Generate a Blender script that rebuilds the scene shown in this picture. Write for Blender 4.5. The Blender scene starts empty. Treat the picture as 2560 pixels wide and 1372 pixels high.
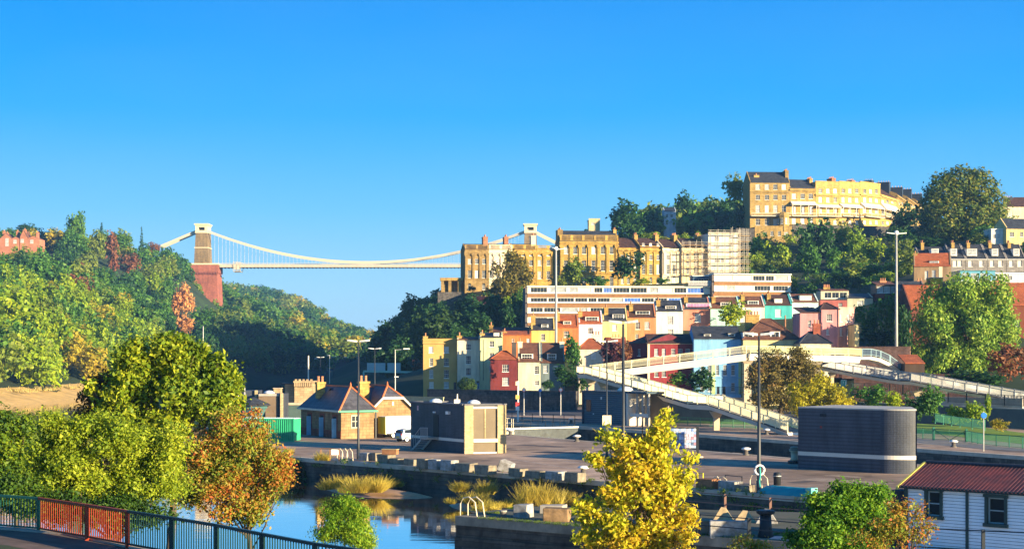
import bpy, math, random
import numpy as np
from mathutils import Vector, Matrix
sc = bpy.context.scene
COL = sc.collection
# ------------------------------------------------------------------ camera
F, HOR, CZ = 4000.0, 893.0, 9.5          # focal length in photo pixels, horizon row, eye height
cam = bpy.data.objects.new('camera', bpy.data.cameras.new('camera')); COL.objects.link(cam)
cam.location = (0, 0, CZ); cam.rotation_euler = (math.radians(90), 0, 0)
cam.data.sensor_width = 36; cam.data.lens = 36*F/2560; cam.data.shift_y = (HOR-686)/2560
cam.data.clip_start = 0.5; cam.data.clip_end = 12000
sc.camera = cam
# ------------------------------------------------------------------ sky and sun
SUN_AZ = math.atan2(0.815, -0.58)          # compass angle from +Y towards +X
SUN_EL = math.radians(10.3)
w = bpy.data.worlds.new('World'); sc.world = w; w.use_nodes = True
nt = w.node_tree; nt.nodes.clear()
out = nt.nodes.new('ShaderNodeOutputWorld'); bg = nt.nodes.new('ShaderNodeBackground')
sky = nt.nodes.new('ShaderNodeTexSky'); sky.sky_type = 'NISHITA'; sky.sun_disc = False
sky.sun_elevation = SUN_EL; sky.sun_rotation = SUN_AZ; sky.altitude = 0
sky.air_density = 1.0; sky.dust_density = 0.3; sky.ozone_density = 3.0
hs = nt.nodes.new('ShaderNodeHueSaturation'); hs.inputs['Saturation'].default_value = 1.3; hs.inputs['Value'].default_value = 1.0
hs.inputs['Hue'].default_value = 0.5
nt.links.new(sky.outputs[0], hs.inputs['Color'])
tcw = nt.nodes.new('ShaderNodeTexCoord'); sxz = nt.nodes.new('ShaderNodeSeparateXYZ'); nt.links.new(tcw.outputs['Generated'], sxz.inputs[0])
ramp = nt.nodes.new('ShaderNodeValToRGB'); nt.links.new(sxz.outputs[2], ramp.inputs[0])          # clear morning air: azure overhead, pale at the horizon
for i, (p_, c_) in enumerate([(0., (.56,.80,.90)), (.035, (.38,.70,.93)), (.09, (.15,.55,.97)), (.15, (.01,.40,.96)), (.215, (.0,.30,.90)), (.5, (.004,.17,.56)), (1., (.003,.11,.38))]):
    e_ = ramp.color_ramp.elements[i] if i < 2 else ramp.color_ramp.elements.new(p_)
    e_.position = p_; e_.color = (*c_, 1)
gain = nt.nodes.new('ShaderNodeMix'); gain.data_type = 'RGBA'; gain.blend_type = 'MULTIPLY'; gain.inputs[0].default_value = 1; gain.inputs[7].default_value = (2.12,2.12,2.12,1)
nt.links.new(ramp.outputs[0], gain.inputs[6])
skm = nt.nodes.new('ShaderNodeMix'); skm.data_type = 'RGBA'; skm.inputs[0].default_value = .95
dt = nt.nodes.new('ShaderNodeVectorMath'); dt.operation = 'DOT_PRODUCT'; dt.inputs[1].default_value = (math.sin(SUN_AZ), math.cos(SUN_AZ), 0)
nt.links.new(tcw.outputs['Generated'], dt.inputs[0]); mr = nt.nodes.new('ShaderNodeMapRange'); mr.interpolation_type = 'SMOOTHSTEP'
for k_, v_ in zip(range(1, 5), (-.1, 1., .97, .7)): mr.inputs[k_].default_value = v_
nt.links.new(dt.outputs['Value'], mr.inputs[0]); nt.links.new(mr.outputs[0], skm.inputs[0])      # paler sky on the sunward side behind the viewer
nt.links.new(hs.outputs[0], skm.inputs[6]); cln = nt.nodes.new('ShaderNodeTexNoise'); cln.inputs['Scale'].default_value = 2.2; cln.inputs['Detail'].default_value = 4; clm = nt.nodes.new('ShaderNodeMapping'); clm.inputs['Scale'].default_value = (1, 1, 4)
nt.links.new(tcw.outputs['Generated'], clm.inputs[0]); nt.links.new(clm.outputs[0], cln.inputs['Vector']); clr = nt.nodes.new('ShaderNodeMapRange'); clr.inputs[1].default_value = .45; clr.inputs[2].default_value = .75; clr.inputs[4].default_value = .07
nt.links.new(cln.outputs[0], clr.inputs[0]); cl = nt.nodes.new('ShaderNodeMix'); cl.data_type = 'RGBA'; cl.inputs[7].default_value = (1.0,1.25,1.5,1); nt.links.new(clr.outputs[0], cl.inputs[0]); nt.links.new(gain.outputs[2], cl.inputs[6])      # faint thin veils of vapour
nt.links.new(cl.outputs[2], skm.inputs[7]); nt.links.new(skm.outputs[2], bg.inputs[0])
bg.inputs[1].default_value = 0.15; nt.links.new(bg.outputs[0], out.inputs[0])
sun = bpy.data.objects.new('sun', bpy.data.lights.new('sun', 'SUN')); COL.objects.link(sun)
sun.data.energy = 5.0; sun.data.angle = math.radians(0.5); sun.data.color = (1.0, 0.80, 0.50)
sd = Vector((math.sin(SUN_AZ)*math.cos(SUN_EL), math.cos(SUN_AZ)*math.cos(SUN_EL), math.sin(SUN_EL)))
sun.rotation_euler = sd.to_track_quat('Z', 'Y').to_euler()
sc.view_settings.view_transform = 'Standard'; sc.view_settings.look = 'None'
sc.view_settings.exposure = 1.75; sc.view_settings.gamma = 1.0
sc.cycles.max_bounces = 5; sc.cycles.diffuse_bounces = 2; sc.cycles.transparent_max_bounces = 4
# ------------------------------------------------------------------ helpers
def P(px, py, Y): return Vector(((px-1280)/F*Y, Y, CZ+(HOR-py)/F*Y))      # a pixel at a known distance
def G(px, py, z=0.0): return P(px, py, (CZ-z)*F/(py-HOR))                  # a pixel on a level surface
def tag(o, label=None, cat=None, group=None, kind=None):
    if label: o['label'] = label
    if cat: o['category'] = cat
    if group: o['group'] = group
    if kind: o['kind'] = kind
    return o
_mats = {}
def mat(name, col, rough=.85, var=.18, scale=.6, bump=0., bscale=None, kind=None, metal=0., spec=.3, col2=None, obj=True):
    """procedural surface: base colour broken up by noise, optional brick / rib / board pattern"""
    if name in _mats: return _mats[name]
    m = bpy.data.materials.new(name); m.use_nodes = True; n = m.node_tree.nodes; L = m.node_tree.links
    b = n['Principled BSDF']; b.inputs['Roughness'].default_value = rough; b.inputs['Metallic'].default_value = metal
    b.inputs['Specular IOR Level'].default_value = spec
    tc = n.new('ShaderNodeTexCoord'); no = n.new('ShaderNodeTexNoise'); no.inputs['Scale'].default_value = scale
    no.inputs['Detail'].default_value = 8; no.inputs['Roughness'].default_value = .65
    L.new(tc.outputs['Object'], no.inputs['Vector'])
    cr = n.new('ShaderNodeValToRGB'); cr.color_ramp.elements[0].position = .32; cr.color_ramp.elements[1].position = .68
    c2 = col2 or tuple(min(1, c*(1+var)) for c in col); c1 = tuple(c*(1-var) for c in col) if not col2 else col
    cr.color_ramp.elements[0].color = (*c1, 1); cr.color_ramp.elements[1].color = (*c2, 1)
    L.new(no.outputs[0], cr.inputs[0]); last = cr.outputs[0]; hgt = no.outputs[0]
    if kind in ('brick', 'stone'):
        br = n.new('ShaderNodeTexBrick'); br.inputs['Scale'].default_value = 1
        br.inputs['Brick Width'].default_value = .45 if kind == 'brick' else .9; br.inputs['Row Height'].default_value = .15 if kind == 'brick' else .35
        br.inputs['Mortar Size'].default_value = .012 if kind == 'brick' else .025; br.inputs['Color1'].default_value = (1, 1, 1, 1)
        br.inputs['Color2'].default_value = (.68, .68, .68, 1); br.inputs['Mortar'].default_value = (.55, .55, .55, 1)
        if 'engineering' in name: br.inputs['Mortar'].default_value = (1.3, 1.3, 1.3, 1); br.inputs['Color2'].default_value = (.8, .8, .8, 1)
        mp = n.new('ShaderNodeMapping'); cx = n.new('ShaderNodeSeparateXYZ'); cb = n.new('ShaderNodeCombineXYZ'); ad = n.new('ShaderNodeMath')
        L.new(tc.outputs['Object'], cx.inputs[0]); L.new(cx.outputs[0], ad.inputs[0]); L.new(cx.outputs[1], ad.inputs[1])
        L.new(ad.outputs[0], cb.inputs[0]); L.new(cx.outputs[2], cb.inputs[1]); L.new(cb.outputs[0], br.inputs['Vector'])
        mx = n.new('ShaderNodeMix'); mx.data_type = 'RGBA'; mx.blend_type = 'MULTIPLY'; mx.inputs[0].default_value = 1
        L.new(last, mx.inputs[6]); L.new(br.outputs[0], mx.inputs[7]); last = mx.outputs[2]; hgt = br.outputs[0]
    if kind in ('ribs', 'slats'):
        wv = n.new('ShaderNodeTexWave'); wv.bands_direction = 'X' if kind == 'ribs' else 'Z'; wv.inputs['Scale'].default_value = bscale or 1.0
        wv.inputs['Distortion'].default_value = .15; L.new(tc.outputs['Object'], wv.inputs['Vector']); hgt = wv.outputs[1]
        mx = n.new('ShaderNodeMix'); mx.data_type = 'RGBA'; mx.blend_type = 'MULTIPLY'; mx.inputs[0].default_value = .5
        L.new(last, mx.inputs[6]); L.new(wv.outputs[0], mx.inputs[7]); last = mx.outputs[2]  # grooves darkened in the colour too, standing in for their shade
    if kind in ('stone', 'brick') or name.startswith('render_'):      # rain streaks and grime
        mp2 = n.new('ShaderNodeMapping'); mp2.inputs['Scale'].default_value = (1.1, 1.1, .16); n2 = n.new('ShaderNodeTexNoise'); n2.inputs['Scale'].default_value = .9; n2.inputs['Detail'].default_value = 7; n2.inputs['Roughness'].default_value = .7
        r2 = n.new('ShaderNodeMapRange'); r2.inputs[1].default_value = .35; r2.inputs[2].default_value = .6; r2.inputs[3].default_value = .62; r2.inputs[4].default_value = 1.06; m2 = n.new('ShaderNodeMix'); m2.data_type = 'RGBA'; m2.blend_type = 'MULTIPLY'; m2.inputs[0].default_value = .8
        L.new(tc.outputs['Object'], mp2.inputs[0]); L.new(mp2.outputs[0], n2.inputs['Vector']); L.new(n2.outputs[0], r2.inputs[0]); L.new(last, m2.inputs[6]); L.new(r2.outputs[0], m2.inputs[7]); last = m2.outputs[2]
    L.new(last, b.inputs['Base Color'])
    if bump:
        bp = n.new('ShaderNodeBump'); bp.inputs['Strength'].default_value = bump; bp.inputs['Distance'].default_value = .05
        L.new(hgt, bp.inputs['Height']); L.new(bp.outputs[0], b.inputs['Normal'])
    _mats[name] = m; return m
def leafmat(name, cols, trans=.35):
    """foliage: every leaf clump takes its own tone from a ramp"""
    if name in _mats: return _mats[name]
    m = bpy.data.materials.new(name); m.use_nodes = True; n = m.node_tree.nodes; L = m.node_tree.links; n.clear()
    o = n.new('ShaderNodeOutputMaterial'); ge = n.new('ShaderNodeNewGeometry'); cr = n.new('ShaderNodeValToRGB')
    el = cr.color_ramp.elements
    while len(el) < len(cols): el.new(.5)
    for i, c in enumerate(cols): el[i].position = i/max(1, len(cols)-1); el[i].color = (*c, 1)
    tc = n.new('ShaderNodeTexCoord'); no = n.new('ShaderNodeTexNoise'); no.inputs['Scale'].default_value = .45; L.new(tc.outputs['Object'], no.inputs['Vector'])
    oi = n.new('ShaderNodeObjectInfo')
    a1 = n.new('ShaderNodeMath'); a1.operation = 'MULTIPLY_ADD'; a1.inputs[1].default_value = .55; L.new(ge.outputs['Random Per Island'], a1.inputs[0])
    a2 = n.new('ShaderNodeMath'); a2.operation = 'MULTIPLY_ADD'; a2.inputs[1].default_value = 1.3; a2.inputs[2].default_value = -.5; L.new(no.outputs[0], a2.inputs[0]); L.new(a2.outputs[0], a1.inputs[2])
    a3 = n.new('ShaderNodeMath'); a3.operation = 'MULTIPLY_ADD'; a3.inputs[1].default_value = .3; L.new(oi.outputs['Random'], a3.inputs[0]); L.new(a1.outputs[0], a3.inputs[2]); L.new(a3.outputs[0], cr.inputs[0])
    d = n.new('ShaderNodeBsdfPrincipled'); d.inputs['Roughness'].default_value = .55; d.inputs['Specular IOR Level'].default_value = .25
    t = n.new('ShaderNodeBsdfTranslucent'); mx = n.new('ShaderNodeMixShader'); mx.inputs[0].default_value = trans
    L.new(cr.outputs[0], d.inputs['Base Color']); L.new(cr.outputs[0], t.inputs[0]); L.new(d.outputs[0], mx.inputs[1]); L.new(t.outputs[0], mx.inputs[2]); L.new(mx.outputs[0], o.inputs[0])
    _mats[name] = m; return m
class MB:
    """collects shapes, then links them as ONE mesh object"""
    def __init__(s): s.v = []; s.f = []; s.m = []
    def add(s, vs, fs, mi=0):
        k = len(s.v); s.v += [tuple(v) for v in vs]; s.f += [tuple(k+i for i in f) for f in fs]; s.m += [mi]*len(fs); return s
    def box(s, x0, x1, y0, y1, z0, z1, mi=0):
        return s.add([(x0,y0,z0),(x1,y0,z0),(x1,y1,z0),(x0,y1,z0),(x0,y0,z1),(x1,y0,z1),(x1,y1,z1),(x0,y1,z1)],
                     [(0,3,2,1),(4,5,6,7),(0,1,5,4),(1,2,6,5),(2,3,7,6),(3,0,4,7)], mi)
    def poly(s, pts, z0, z1, mi=0):        # vertical prism over a plan outline
        n = len(pts); vs = [(p[0], p[1], z0) for p in pts]+[(p[0], p[1], z1) for p in pts]
        return s.add(vs, [tuple(range(n-1, -1, -1)), tuple(range(n, 2*n))]+[(i, (i+1) % n, n+(i+1) % n, n+i) for i in range(n)], mi)
    def prof(s, pts, a, b, axis='x', mi=0):  # profile (y,z) swept along x from a to b, or (x,z) along y
        n = len(pts)
        vs = [((t, p[0], p[1]) if axis == 'x' else (p[0], t, p[1])) for t in (a, b) for p in pts]
        return s.add(vs, [tuple(range(n-1, -1, -1)), tuple(range(n, 2*n))]+[(i, (i+1) % n, n+(i+1) % n, n+i) for i in range(n)], mi)
    def bar(s, p, q, w, h, mi=0):          # rectangular bar between two points, w across, h upward
        p = Vector(p); q = Vector(q); d = (q-p).normalized(); up = Vector((0,0,1)) if abs(d.z) < .95 else Vector((0,1,0))
        sx = d.cross(up).normalized()*(w/2); sy = up*(h/2) if abs(d.z) < .95 else sx.cross(d).normalized()*(h/2)
        vs = [e+a*sx+b*sy for e in (p, q) for a, b in ((-1,-1),(1,-1),(1,1),(-1,1))]
        return s.add(vs, [(3,2,1,0),(4,5,6,7),(0,1,5,4),(1,2,6,5),(2,3,7,6),(3,0,4,7)], mi)
    def tube(s, pts, rs, n=8, mi=0):
        pts = [Vector(p) for p in pts]; rs = rs if hasattr(rs, '__len__') else [rs]*len(pts); k = len(s.v)
        for i, p in enumerate(pts):
            d = (pts[min(i+1, len(pts)-1)]-pts[max(i-1, 0)]).normalized(); up = Vector((0,0,1)) if abs(d.z) < .9 else Vector((1,0,0))
            a = d.cross(up).normalized(); b = a.cross(d)
            s.v += [tuple(p+(a*math.cos(2*math.pi*j/n)+b*math.sin(2*math.pi*j/n))*rs[i]) for j in range(n)]
        for i in range(len(pts)-1):
            for j in range(n):
                s.f.append((k+i*n+j, k+i*n+(j+1) % n, k+(i+1)*n+(j+1) % n, k+(i+1)*n+j)); s.m.append(mi)
        s.f += [tuple(k+j for j in range(n-1, -1, -1)), tuple(k+(len(pts)-1)*n+j for j in range(n))]; s.m += [mi, mi]; return s
    def lathe(s, c, prof, n=16, mi=0):     # profile (radius, z) about a vertical axis
        return s.tube([(c[0], c[1], c[2]+z) for r, z in prof], [r for r, z in prof], n, mi) if all(prof[i][1] < prof[i+1][1] for i in range(len(prof)-1)) else s
    def build(s, name, mats, parent=None, loc=None, rz=0., label=None, smooth=False):
        me = bpy.data.meshes.new(name); me.from_pydata(s.v, [], s.f)
        if not isinstance(mats, (list, tuple)): mats = [mats]
        for m in mats: me.materials.append(m)
        if len(mats) > 1: me.polygons.foreach_set('material_index', s.m)
        if smooth: me.polygons.foreach_set('use_smooth', [True]*len(s.f))
        me.update()
        return link(name, me, parent, loc, rz, label)
def link(name, me, parent=None, loc=None, rz=0., label=None):
    o = bpy.data.objects.new(name, me); COL.objects.link(o)
    if parent: o.parent = parent
    if loc is not None: o.location = loc
    if rz: o.rotation_euler.z = rz
    if label: o['label'] = label
    return o
def thing(name, loc, label, cat, group=None, rz=0.):
    o = bpy.data.objects.new(name, None); COL.objects.link(o); o.location = loc; o.rotation_euler.z = rz; o.empty_display_size = .3
    return tag(o, label, cat, group)
def copy_tree(o, parent=None):
    c = o.copy(); COL.objects.link(c)
    if parent: c.parent = parent
    for ch in list(o.children): copy_tree(ch, c)
    return c
def struct(name, mb, m, **k): return tag(mb.build(name, m, **k), kind='structure')
# ------------------------------------------------------------------ materials
WHITE = mat('white_paint', (.78,.76,.7), .5, .05); CREAM = mat('cream_paint', (.72,.62,.42), .6, .08)
BLACK = mat('black_metal', (.02,.025,.03), .5, .2); STEEL = mat('galvanised_steel', (.42,.42,.4), .45, .12, metal=.3)
GREENM = mat('green_metal', (.02,.13,.09), .45, .15); REDM = mat('red_metal', (.35,.05,.02), .5, .2)
CONC = mat('concrete', (.38,.34,.28), .9, .2, .8, .2); CONCL = mat('pale_concrete', (.72,.66,.54), .8, .08, .5)
SLATE = mat('slate', (.045,.05,.06), .6, .35, 1.2, .3, kind='stone'); TILE = mat('pantile', (.40,.11,.04), .8, .3, .9, .8, 2.6, 'ribs')
TILEB = mat('brown_pantile', (.17,.075,.045), .8, .35, .9, .8, 2.6, 'ribs'); TILED = mat('dark_pantile', (.08,.04,.03), .8, .35, .9, .8, 2.6, 'ribs')
BRICK = mat('orange_brick', (.42,.19,.10), .9, .25, 1.5, .3, kind='brick'); REDBRICK = mat('red_brick', (.36,.10,.055), .9, .2, .2, .3, kind='stone')
STONE = mat('golden_stone', (.47,.30,.085), .9, .2, .5, .25, kind='stone'); STONED = mat('ochre_stone', (.38,.23,.06), .9, .22, .4, .25, kind='stone')
RUBBLE = mat('dark_rubble', (.11,.10,.09), .95, .5, 1.5, .6, kind='stone'); QUAYST = mat('quay_stone', (.10,.085,.065), .95, .55, .7, .6, kind='stone')
COPE = mat('cope_stone', (.45,.37,.27), .9, .2, 1.); GLASS = mat('window_glass', (.018,.024,.03), .15, .3, .3, spec=.35)
BLIND = mat('blind', (.62,.58,.5), .6, .15); CURT = mat('grey_curtain', (.28,.30,.30), .35, .4, 1.5, spec=.6); POT = mat('clay_pot', (.45,.2,.1), .8, .2)
WOOD = mat('bark', (.10,.075,.05), .95, .3, 3, .4); DKMET = mat('dark_lamp_metal', (.035,.04,.045), .4, .2)
# ------------------------------------------------------------------ setting: terrain, water, quays
def rbf(ctrl):
    c = np.array([(p.x, p.y) for p in ctrl]); z = np.array([p.z for p in ctrl]); n = len(c)
    A = np.linalg.norm(c[:, None]-c[None], axis=2); Pm = np.c_[np.ones(n), c]
    M = np.block([[A, Pm], [Pm.T, np.zeros((3, 3))]]); s = np.linalg.solve(M+np.eye(n+3)*1e-9, np.r_[z, 0, 0, 0])
    def f(x, y):
        x = np.asarray(x, float); y = np.asarray(y, float); q = np.stack([x.ravel(), y.ravel()], 1)
        r = np.linalg.norm(q[:, None]-c[None], axis=2)
        return (r@s[:n]+s[n]+q@s[n+1:]).reshape(x.shape)
    return f
def V(x, y, z): return Vector((x, y, z))
left_ctrl = [P(0,1012,390), P(200,987,494), P(350,972,587), P(500,962,672), P(620,955,748), P(755,950,814), V(-118,950,-2), V(-128,1060,-2), V(-140,1180,-2),
    V(-112,300,-2), V(-112,180,-3), V(-90,400,-8), V(-100,550,-8), V(-100,700,-8), V(-90,800,-8), V(-100,950,-8), V(-105,1100,-8), V(-85,250,-8), V(-60,850,-8), V(-60,1100,-8),
    P(0,672,850), P(200,648,890), P(300,655,930), P(400,662,980), P(470,694,1030), P(500,772,1050), P(556,774,1052), P(560,835,1000), P(650,865,950), P(738,905,900), P(720,935,850),
    P(100,800,560), P(300,800,700), P(0,720,700), P(200,730,760), P(400,765,880), P(-150,675,840), P(-400,670,800), V(-330,560,45), V(-240,450,22), V(-160,400,5), V(-200,300,15), V(-160,250,3),
    V(-240,1120,58), V(-330,1150,60), V(-400,900,52), V(-450,600,60), P(400,900,700), P(200,930,560), P(60,940,470), P(560,890,860), V(-200,1180,50), V(-170,1150,22), V(-420,350,35)]
hL = rbf(left_ctrl)
def far_h(x, y):
    return hF(x, y)
far_ctrl = [V(-150,1200,-8), V(-120,1150,-10), V(-50,1200,-8), V(-150,1300,20), V(-60,1330,5), V(60,1300,20), V(-235,1200,40),
    P(545,770,1250), P(600,768,1300), P(700,795,1350), P(760,850,1350), P(600,755,1700), P(700,750,1700), P(800,800,1700), P(880,880,1700), P(945,925,1700),
    P(650,735,2100), P(760,770,2100), P(850,845,2100), P(940,915,2100), V(-500,1300,70), V(-500,1800,85), V(-600,2300,85), V(100,1700,0), V(100,2200,-5), P(1000,900,1700), V(-100,2400,5), V(-300,2500,40), P(850,935,1400)]
hF = rbf(far_ctrl)
right_ctrl = [V(-62,300,-6), V(-75,400,-6), V(-85,520,-6), V(-92,640,-6), V(-97,750,-6), V(-95,850,-6), V(-110,1000,-6), V(-110,1150,-6),
    V(-42,300,.3), V(-52,400,.8), V(-60,500,1.), V(-68,600,1.), V(-76,720,1.), V(-78,850,1.), V(-90,1000,1.), V(-95,1150,1.),
    V(-28,300,.5), V(-35,400,1.), V(-41,500,1.5), V(-50,600,2), V(-58,720,2), V(-62,850,3), V(-60,1000,5),
    V(-17,326,1.5), V(0,322,1.5), V(15,318,1.5), V(40,312,1.5), V(60,300,1.5), V(80,290,1.5), V(120,270,3), V(160,250,5), V(-20,240,-.6), V(20,245,-.6), V(60,235,-.6), V(100,220,-.6), V(-20,300,-.6), V(20,300,-.5), V(65,280,-.6), V(130,230,-.5), V(160,215,-.3),
    P(1330,850,350), P(1500,835,362), P(1700,815,375), P(1900,800,382), P(2050,790,386), P(2180,770,390), V(30,345,6), V(60,335,6), V(85,330,8), V(110,320,9),
    P(1325,815,422), P(1560,812,425), P(1780,800,430), P(1970,770,435), P(1150,860,420), P(1060,900,420), P(1143,730,498), P(1300,722,498), P(1500,722,498), P(1850,705,505), P(1960,690,520),
    P(1135,748,500), P(1110,790,490), P(1040,850,520), P(965,905,540), P(985,850,640), P(1060,800,700), P(1120,740,800), P(1060,770,860),
    P(1880,600,605), P(1980,595,608), P(2240,590,612), P(2100,640,570), P(2200,690,500), P(2060,700,480), P(2180,600,590), P(1780,620,600), P(1650,610,590), P(1550,625,580), P(1450,600,700), P(1700,580,680),
    P(2300,680,420), P(2560,680,428), P(2440,680,425), P(2320,715,395), P(2420,600,515), P(2560,610,500), P(2530,560,590), P(2350,580,600), P(2560,780,330), P(2380,800,330), P(2290,830,325),
    V(0,1000,58), V(60,1000,66), V(-35,1000,30), V(60,800,66), V(75,690,66), V(100,700,68), V(150,800,70), V(250,700,66), V(300,500,60), V(250,350,38), V(300,1000,70), V(250,250,20), V(250,1150,70)]
hR = rbf(right_ctrl)
GRASSY = mat('hillside_undergrowth', (.018,.035,.012), 1, .5, .08, 0)
def grid(name, x0, x1, y0, y1, step, h, m, thin=None):
    xs = np.arange(x0, x1+.1, step); ys = np.arange(y0, y1+.1, step); X, Y = np.meshgrid(xs, ys); Z = h(X, Y); nx = len(xs); ny = len(ys)
    mb = MB(); mb.v = [tuple(p) for p in np.stack([X.ravel(), Y.ravel(), Z.ravel()], 1).tolist()]
    for j in range(ny-1):
        for i in range(nx-1):
            a = j*nx+i; q = (a, a+1, a+1+nx, a+nx)
            if max(mb.v[k][2] for k in q) > -4.5: mb.f.append(q); mb.m.append(0)
    o = mb.build(name, m, smooth=True); return tag(o, kind='structure')
grid('wooded_hill', -520, -84, 180, 1200, 7, hL, GRASSY)
grid('far_hill', -700, 120, 1190, 2500, 25, hF, GRASSY)
def hRc(x, y): return np.where(y < 240, np.minimum(hR(x, y), .0), hR(x, y))
grid('terraced_hill', -98, 420, 236, 1200, 6, hR, GRASSY)
def hterr(x, y):
    return float(hR(np.array([x]), np.array([y]))[0]) if x > -84 else float(hL(np.array([x]), np.array([y]))[0])
# water: river, dock entrance and lock share one sheet
def water_mat():
    m = bpy.data.materials.new('river_water'); m.use_nodes = True; n = m.node_tree.nodes; L = m.node_tree.links; b = n['Principled BSDF']
    b.inputs['Base Color'].default_value = (.13,.075,.035,1); b.inputs['Roughness'].default_value = .04; b.inputs['IOR'].default_value = 1.33
    g = n.new('ShaderNodeBsdfGlossy'); g.inputs['Roughness'].default_value = .03; g.inputs['Color'].default_value = (1,1,1,1); lw = n.new('ShaderNodeMixShader'); lw.inputs[0].default_value = .8; mo = n['Material Output']
    L.new(b.outputs[0], lw.inputs[1]); L.new(g.outputs[0], lw.inputs[2]); L.new(lw.outputs[0], mo.inputs[0])
    tc = n.new('ShaderNodeTexCoord'); mp = n.new('ShaderNodeMapping'); mp.inputs['Scale'].default_value = (.35, 1.2, 1); no = n.new('ShaderNodeTexNoise'); no.inputs['Scale'].default_value = .8; no.inputs['Detail'].default_value = 5
    bp = n.new('ShaderNodeBump'); bp.inputs['Strength'].default_value = .2; bp.inputs['Distance'].default_value = .03
    L.new(tc.outputs['Object'], mp.inputs[0]); L.new(mp.outputs[0], no.inputs['Vector']); L.new(no.outputs[0], bp.inputs['Height']); L.new(bp.outputs[0], b.inputs['Normal']); L.new(bp.outputs[0], g.inputs['Normal']); return m
struct('river_water', MB().add([(-1200,20,-2.1),(1200,20,-2.1),(1200,2600,-2.1),(-1200,2600,-2.1)], [(0,1,2,3)]), water_mat())
# ground beyond everything: one sheet under all, to the horizon
struct('ground', MB().add([(-2900,-400,-9),(2900,-400,-9),(2900,5200,-9),(-2900,5200,-9)], [(0,1,2,3)]), mat('river_bed', (.1,.07,.04), 1, .3))
ASPH = mat('quay_asphalt', (.36,.245,.17), .92, .34, .35, .15); ROAD = mat('road_asphalt', (.07,.07,.075), .9, .25, .3, .1)
GRASS = mat('mown_grass', (.14,.24,.02), .95, .35, .5, .3)
# main quay (lock island) between the near and the far lock chamber
QN = [(-40,173), (-18.5,150), (6.7,123), (24.5,103.5), (60,65)]      # near edge
QF = [(85,103), (48,130.5), (26.2,151.4), (18.9,163.8), (10.4,178.4), (-.8,198), (-14,222), (-42,272), (-45,300)]
quay = MB().poly([(-45,301), (-42,230)]+QN+[(90,60)]+QF, -6, 0)
def weathered(m):
    n = m.node_tree.nodes; L = m.node_tree.links; b = n['Principled BSDF']; src = b.inputs['Base Color'].links[0].from_socket; tc = n.new('ShaderNodeTexCoord')
    vo = n.new('ShaderNodeTexVoronoi'); vo.inputs['Scale'].default_value = .11; vo.feature = 'F1'; no = n.new('ShaderNodeTexNoise'); no.inputs['Scale'].default_value = .06; no.inputs['Detail'].default_value = 9; no.inputs['Roughness'].default_value = .7
    L.new(tc.outputs['Object'], vo.inputs['Vector']); L.new(tc.outputs['Object'], no.inputs['Vector'])
    for sock, lo, hi, f in ((vo.outputs['Color'], .72, 1.1, .8), (no.outputs[0], .45, 1.55, 1.)):
        bw = n.new('ShaderNodeMapRange'); bw.inputs[1].default_value = .3; bw.inputs[2].default_value = .7; bw.inputs[3].default_value = lo; bw.inputs[4].default_value = hi; L.new(sock, bw.inputs[0])
        mx = n.new('ShaderNodeMix'); mx.data_type = 'RGBA'; mx.blend_type = 'MULTIPLY'; mx.inputs[0].default_value = f; L.new(src, mx.inputs[6]); L.new(bw.outputs[0], mx.inputs[7]); src = mx.outputs[2]
    L.new(src, b.inputs['Base Color'])
weathered(ASPH)
o = quay.build('quay', [QUAYST, ASPH])
for p in o.data.polygons: p.material_index = 1 if p.normal.z > .9 else 0
tag(o, kind='structure')
FQ = [(-42,274), (-13,246), (-2,234), (8.8,221), (22.9,198), (32.3,181), (42.2,166.7), (49.2,153.8), (120,90)]
o = MB().poly(FQ+[(420,90), (420,334), (-42,334)], -6, 0).build('far_quay', [QUAYST, ASPH])
for p in o.data.polygons: p.material_index = 1 if p.normal.z > .9 else 0
tag(o, kind='structure')
def strip(name, pts, w, z0, z1, m, side=1):       # band following a polyline, on its left (side 1) or right
    mb = MB(); pts = [Vector((p[0], p[1], 0)) for p in pts]; L = []
    for i, p in enumerate(pts):
        d = (pts[min(i+1, len(pts)-1)]-pts[max(i-1, 0)]).normalized(); nrm = Vector((-d.y, d.x, 0))*side*w; L.append((p, p+nrm))
    for i in range(len(pts)-1):
        a, b = L[i]; c, d = L[i+1]; vs = [(q.x, q.y, z) for z in (z0, z1) for q in (a, c, d, b)]
        mb.add(vs, [(3,2,1,0),(4,5,6,7),(0,1,5,4),(1,2,6,5),(2,3,7,6),(3,0,4,7)])
    return struct(name, mb, m)
strip('quay_coping', [(x-.06, y-.06) for x, y in QN], .7, -.35, .03, COPE, 1)
strip('quay_coping', [(x+.06, y+.06) for x, y in QF[:7]], .7, -.35, .03, COPE, 1)
strip('far_quay_coping', [(x-.05, y-.07) for x, y in FQ], .7, -.35, .03, COPE, 1)
# stone pier in the foreground
PIERE = [(-3.35,95.7), (4.57,89.6), (11.7,84), (19.3,78.5), (60,50)]
PIERB = [(70,85), (22,97), (11.4,100.2), (1.27,102.2), (-1.75,98.9)]
o = MB().poly(PIERE+PIERB, -6, 0).build('stone_pier', [QUAYST, mat('pier_top', (.07,.085,.05), .95, .5, .8, .2, col2=(.12,.11,.09))])
for p in o.data.polygons: p.material_index = 1 if p.normal.z > .9 else 0
tag(o, kind='structure')
strip('pier_coping', [(x-.05, y-.06) for x, y in PIERE], .75, -.5, .035, mat('mossy_coping', (.22,.19,.14), .95, .35, 1.), 1)
# lower ledge course of the pier, standing proud by 6 cm
strip('pier_ledge', [(x-.08, y-.1) for x, y in PIERE], .1, -6, -1.2, QUAYST, 1)
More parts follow.
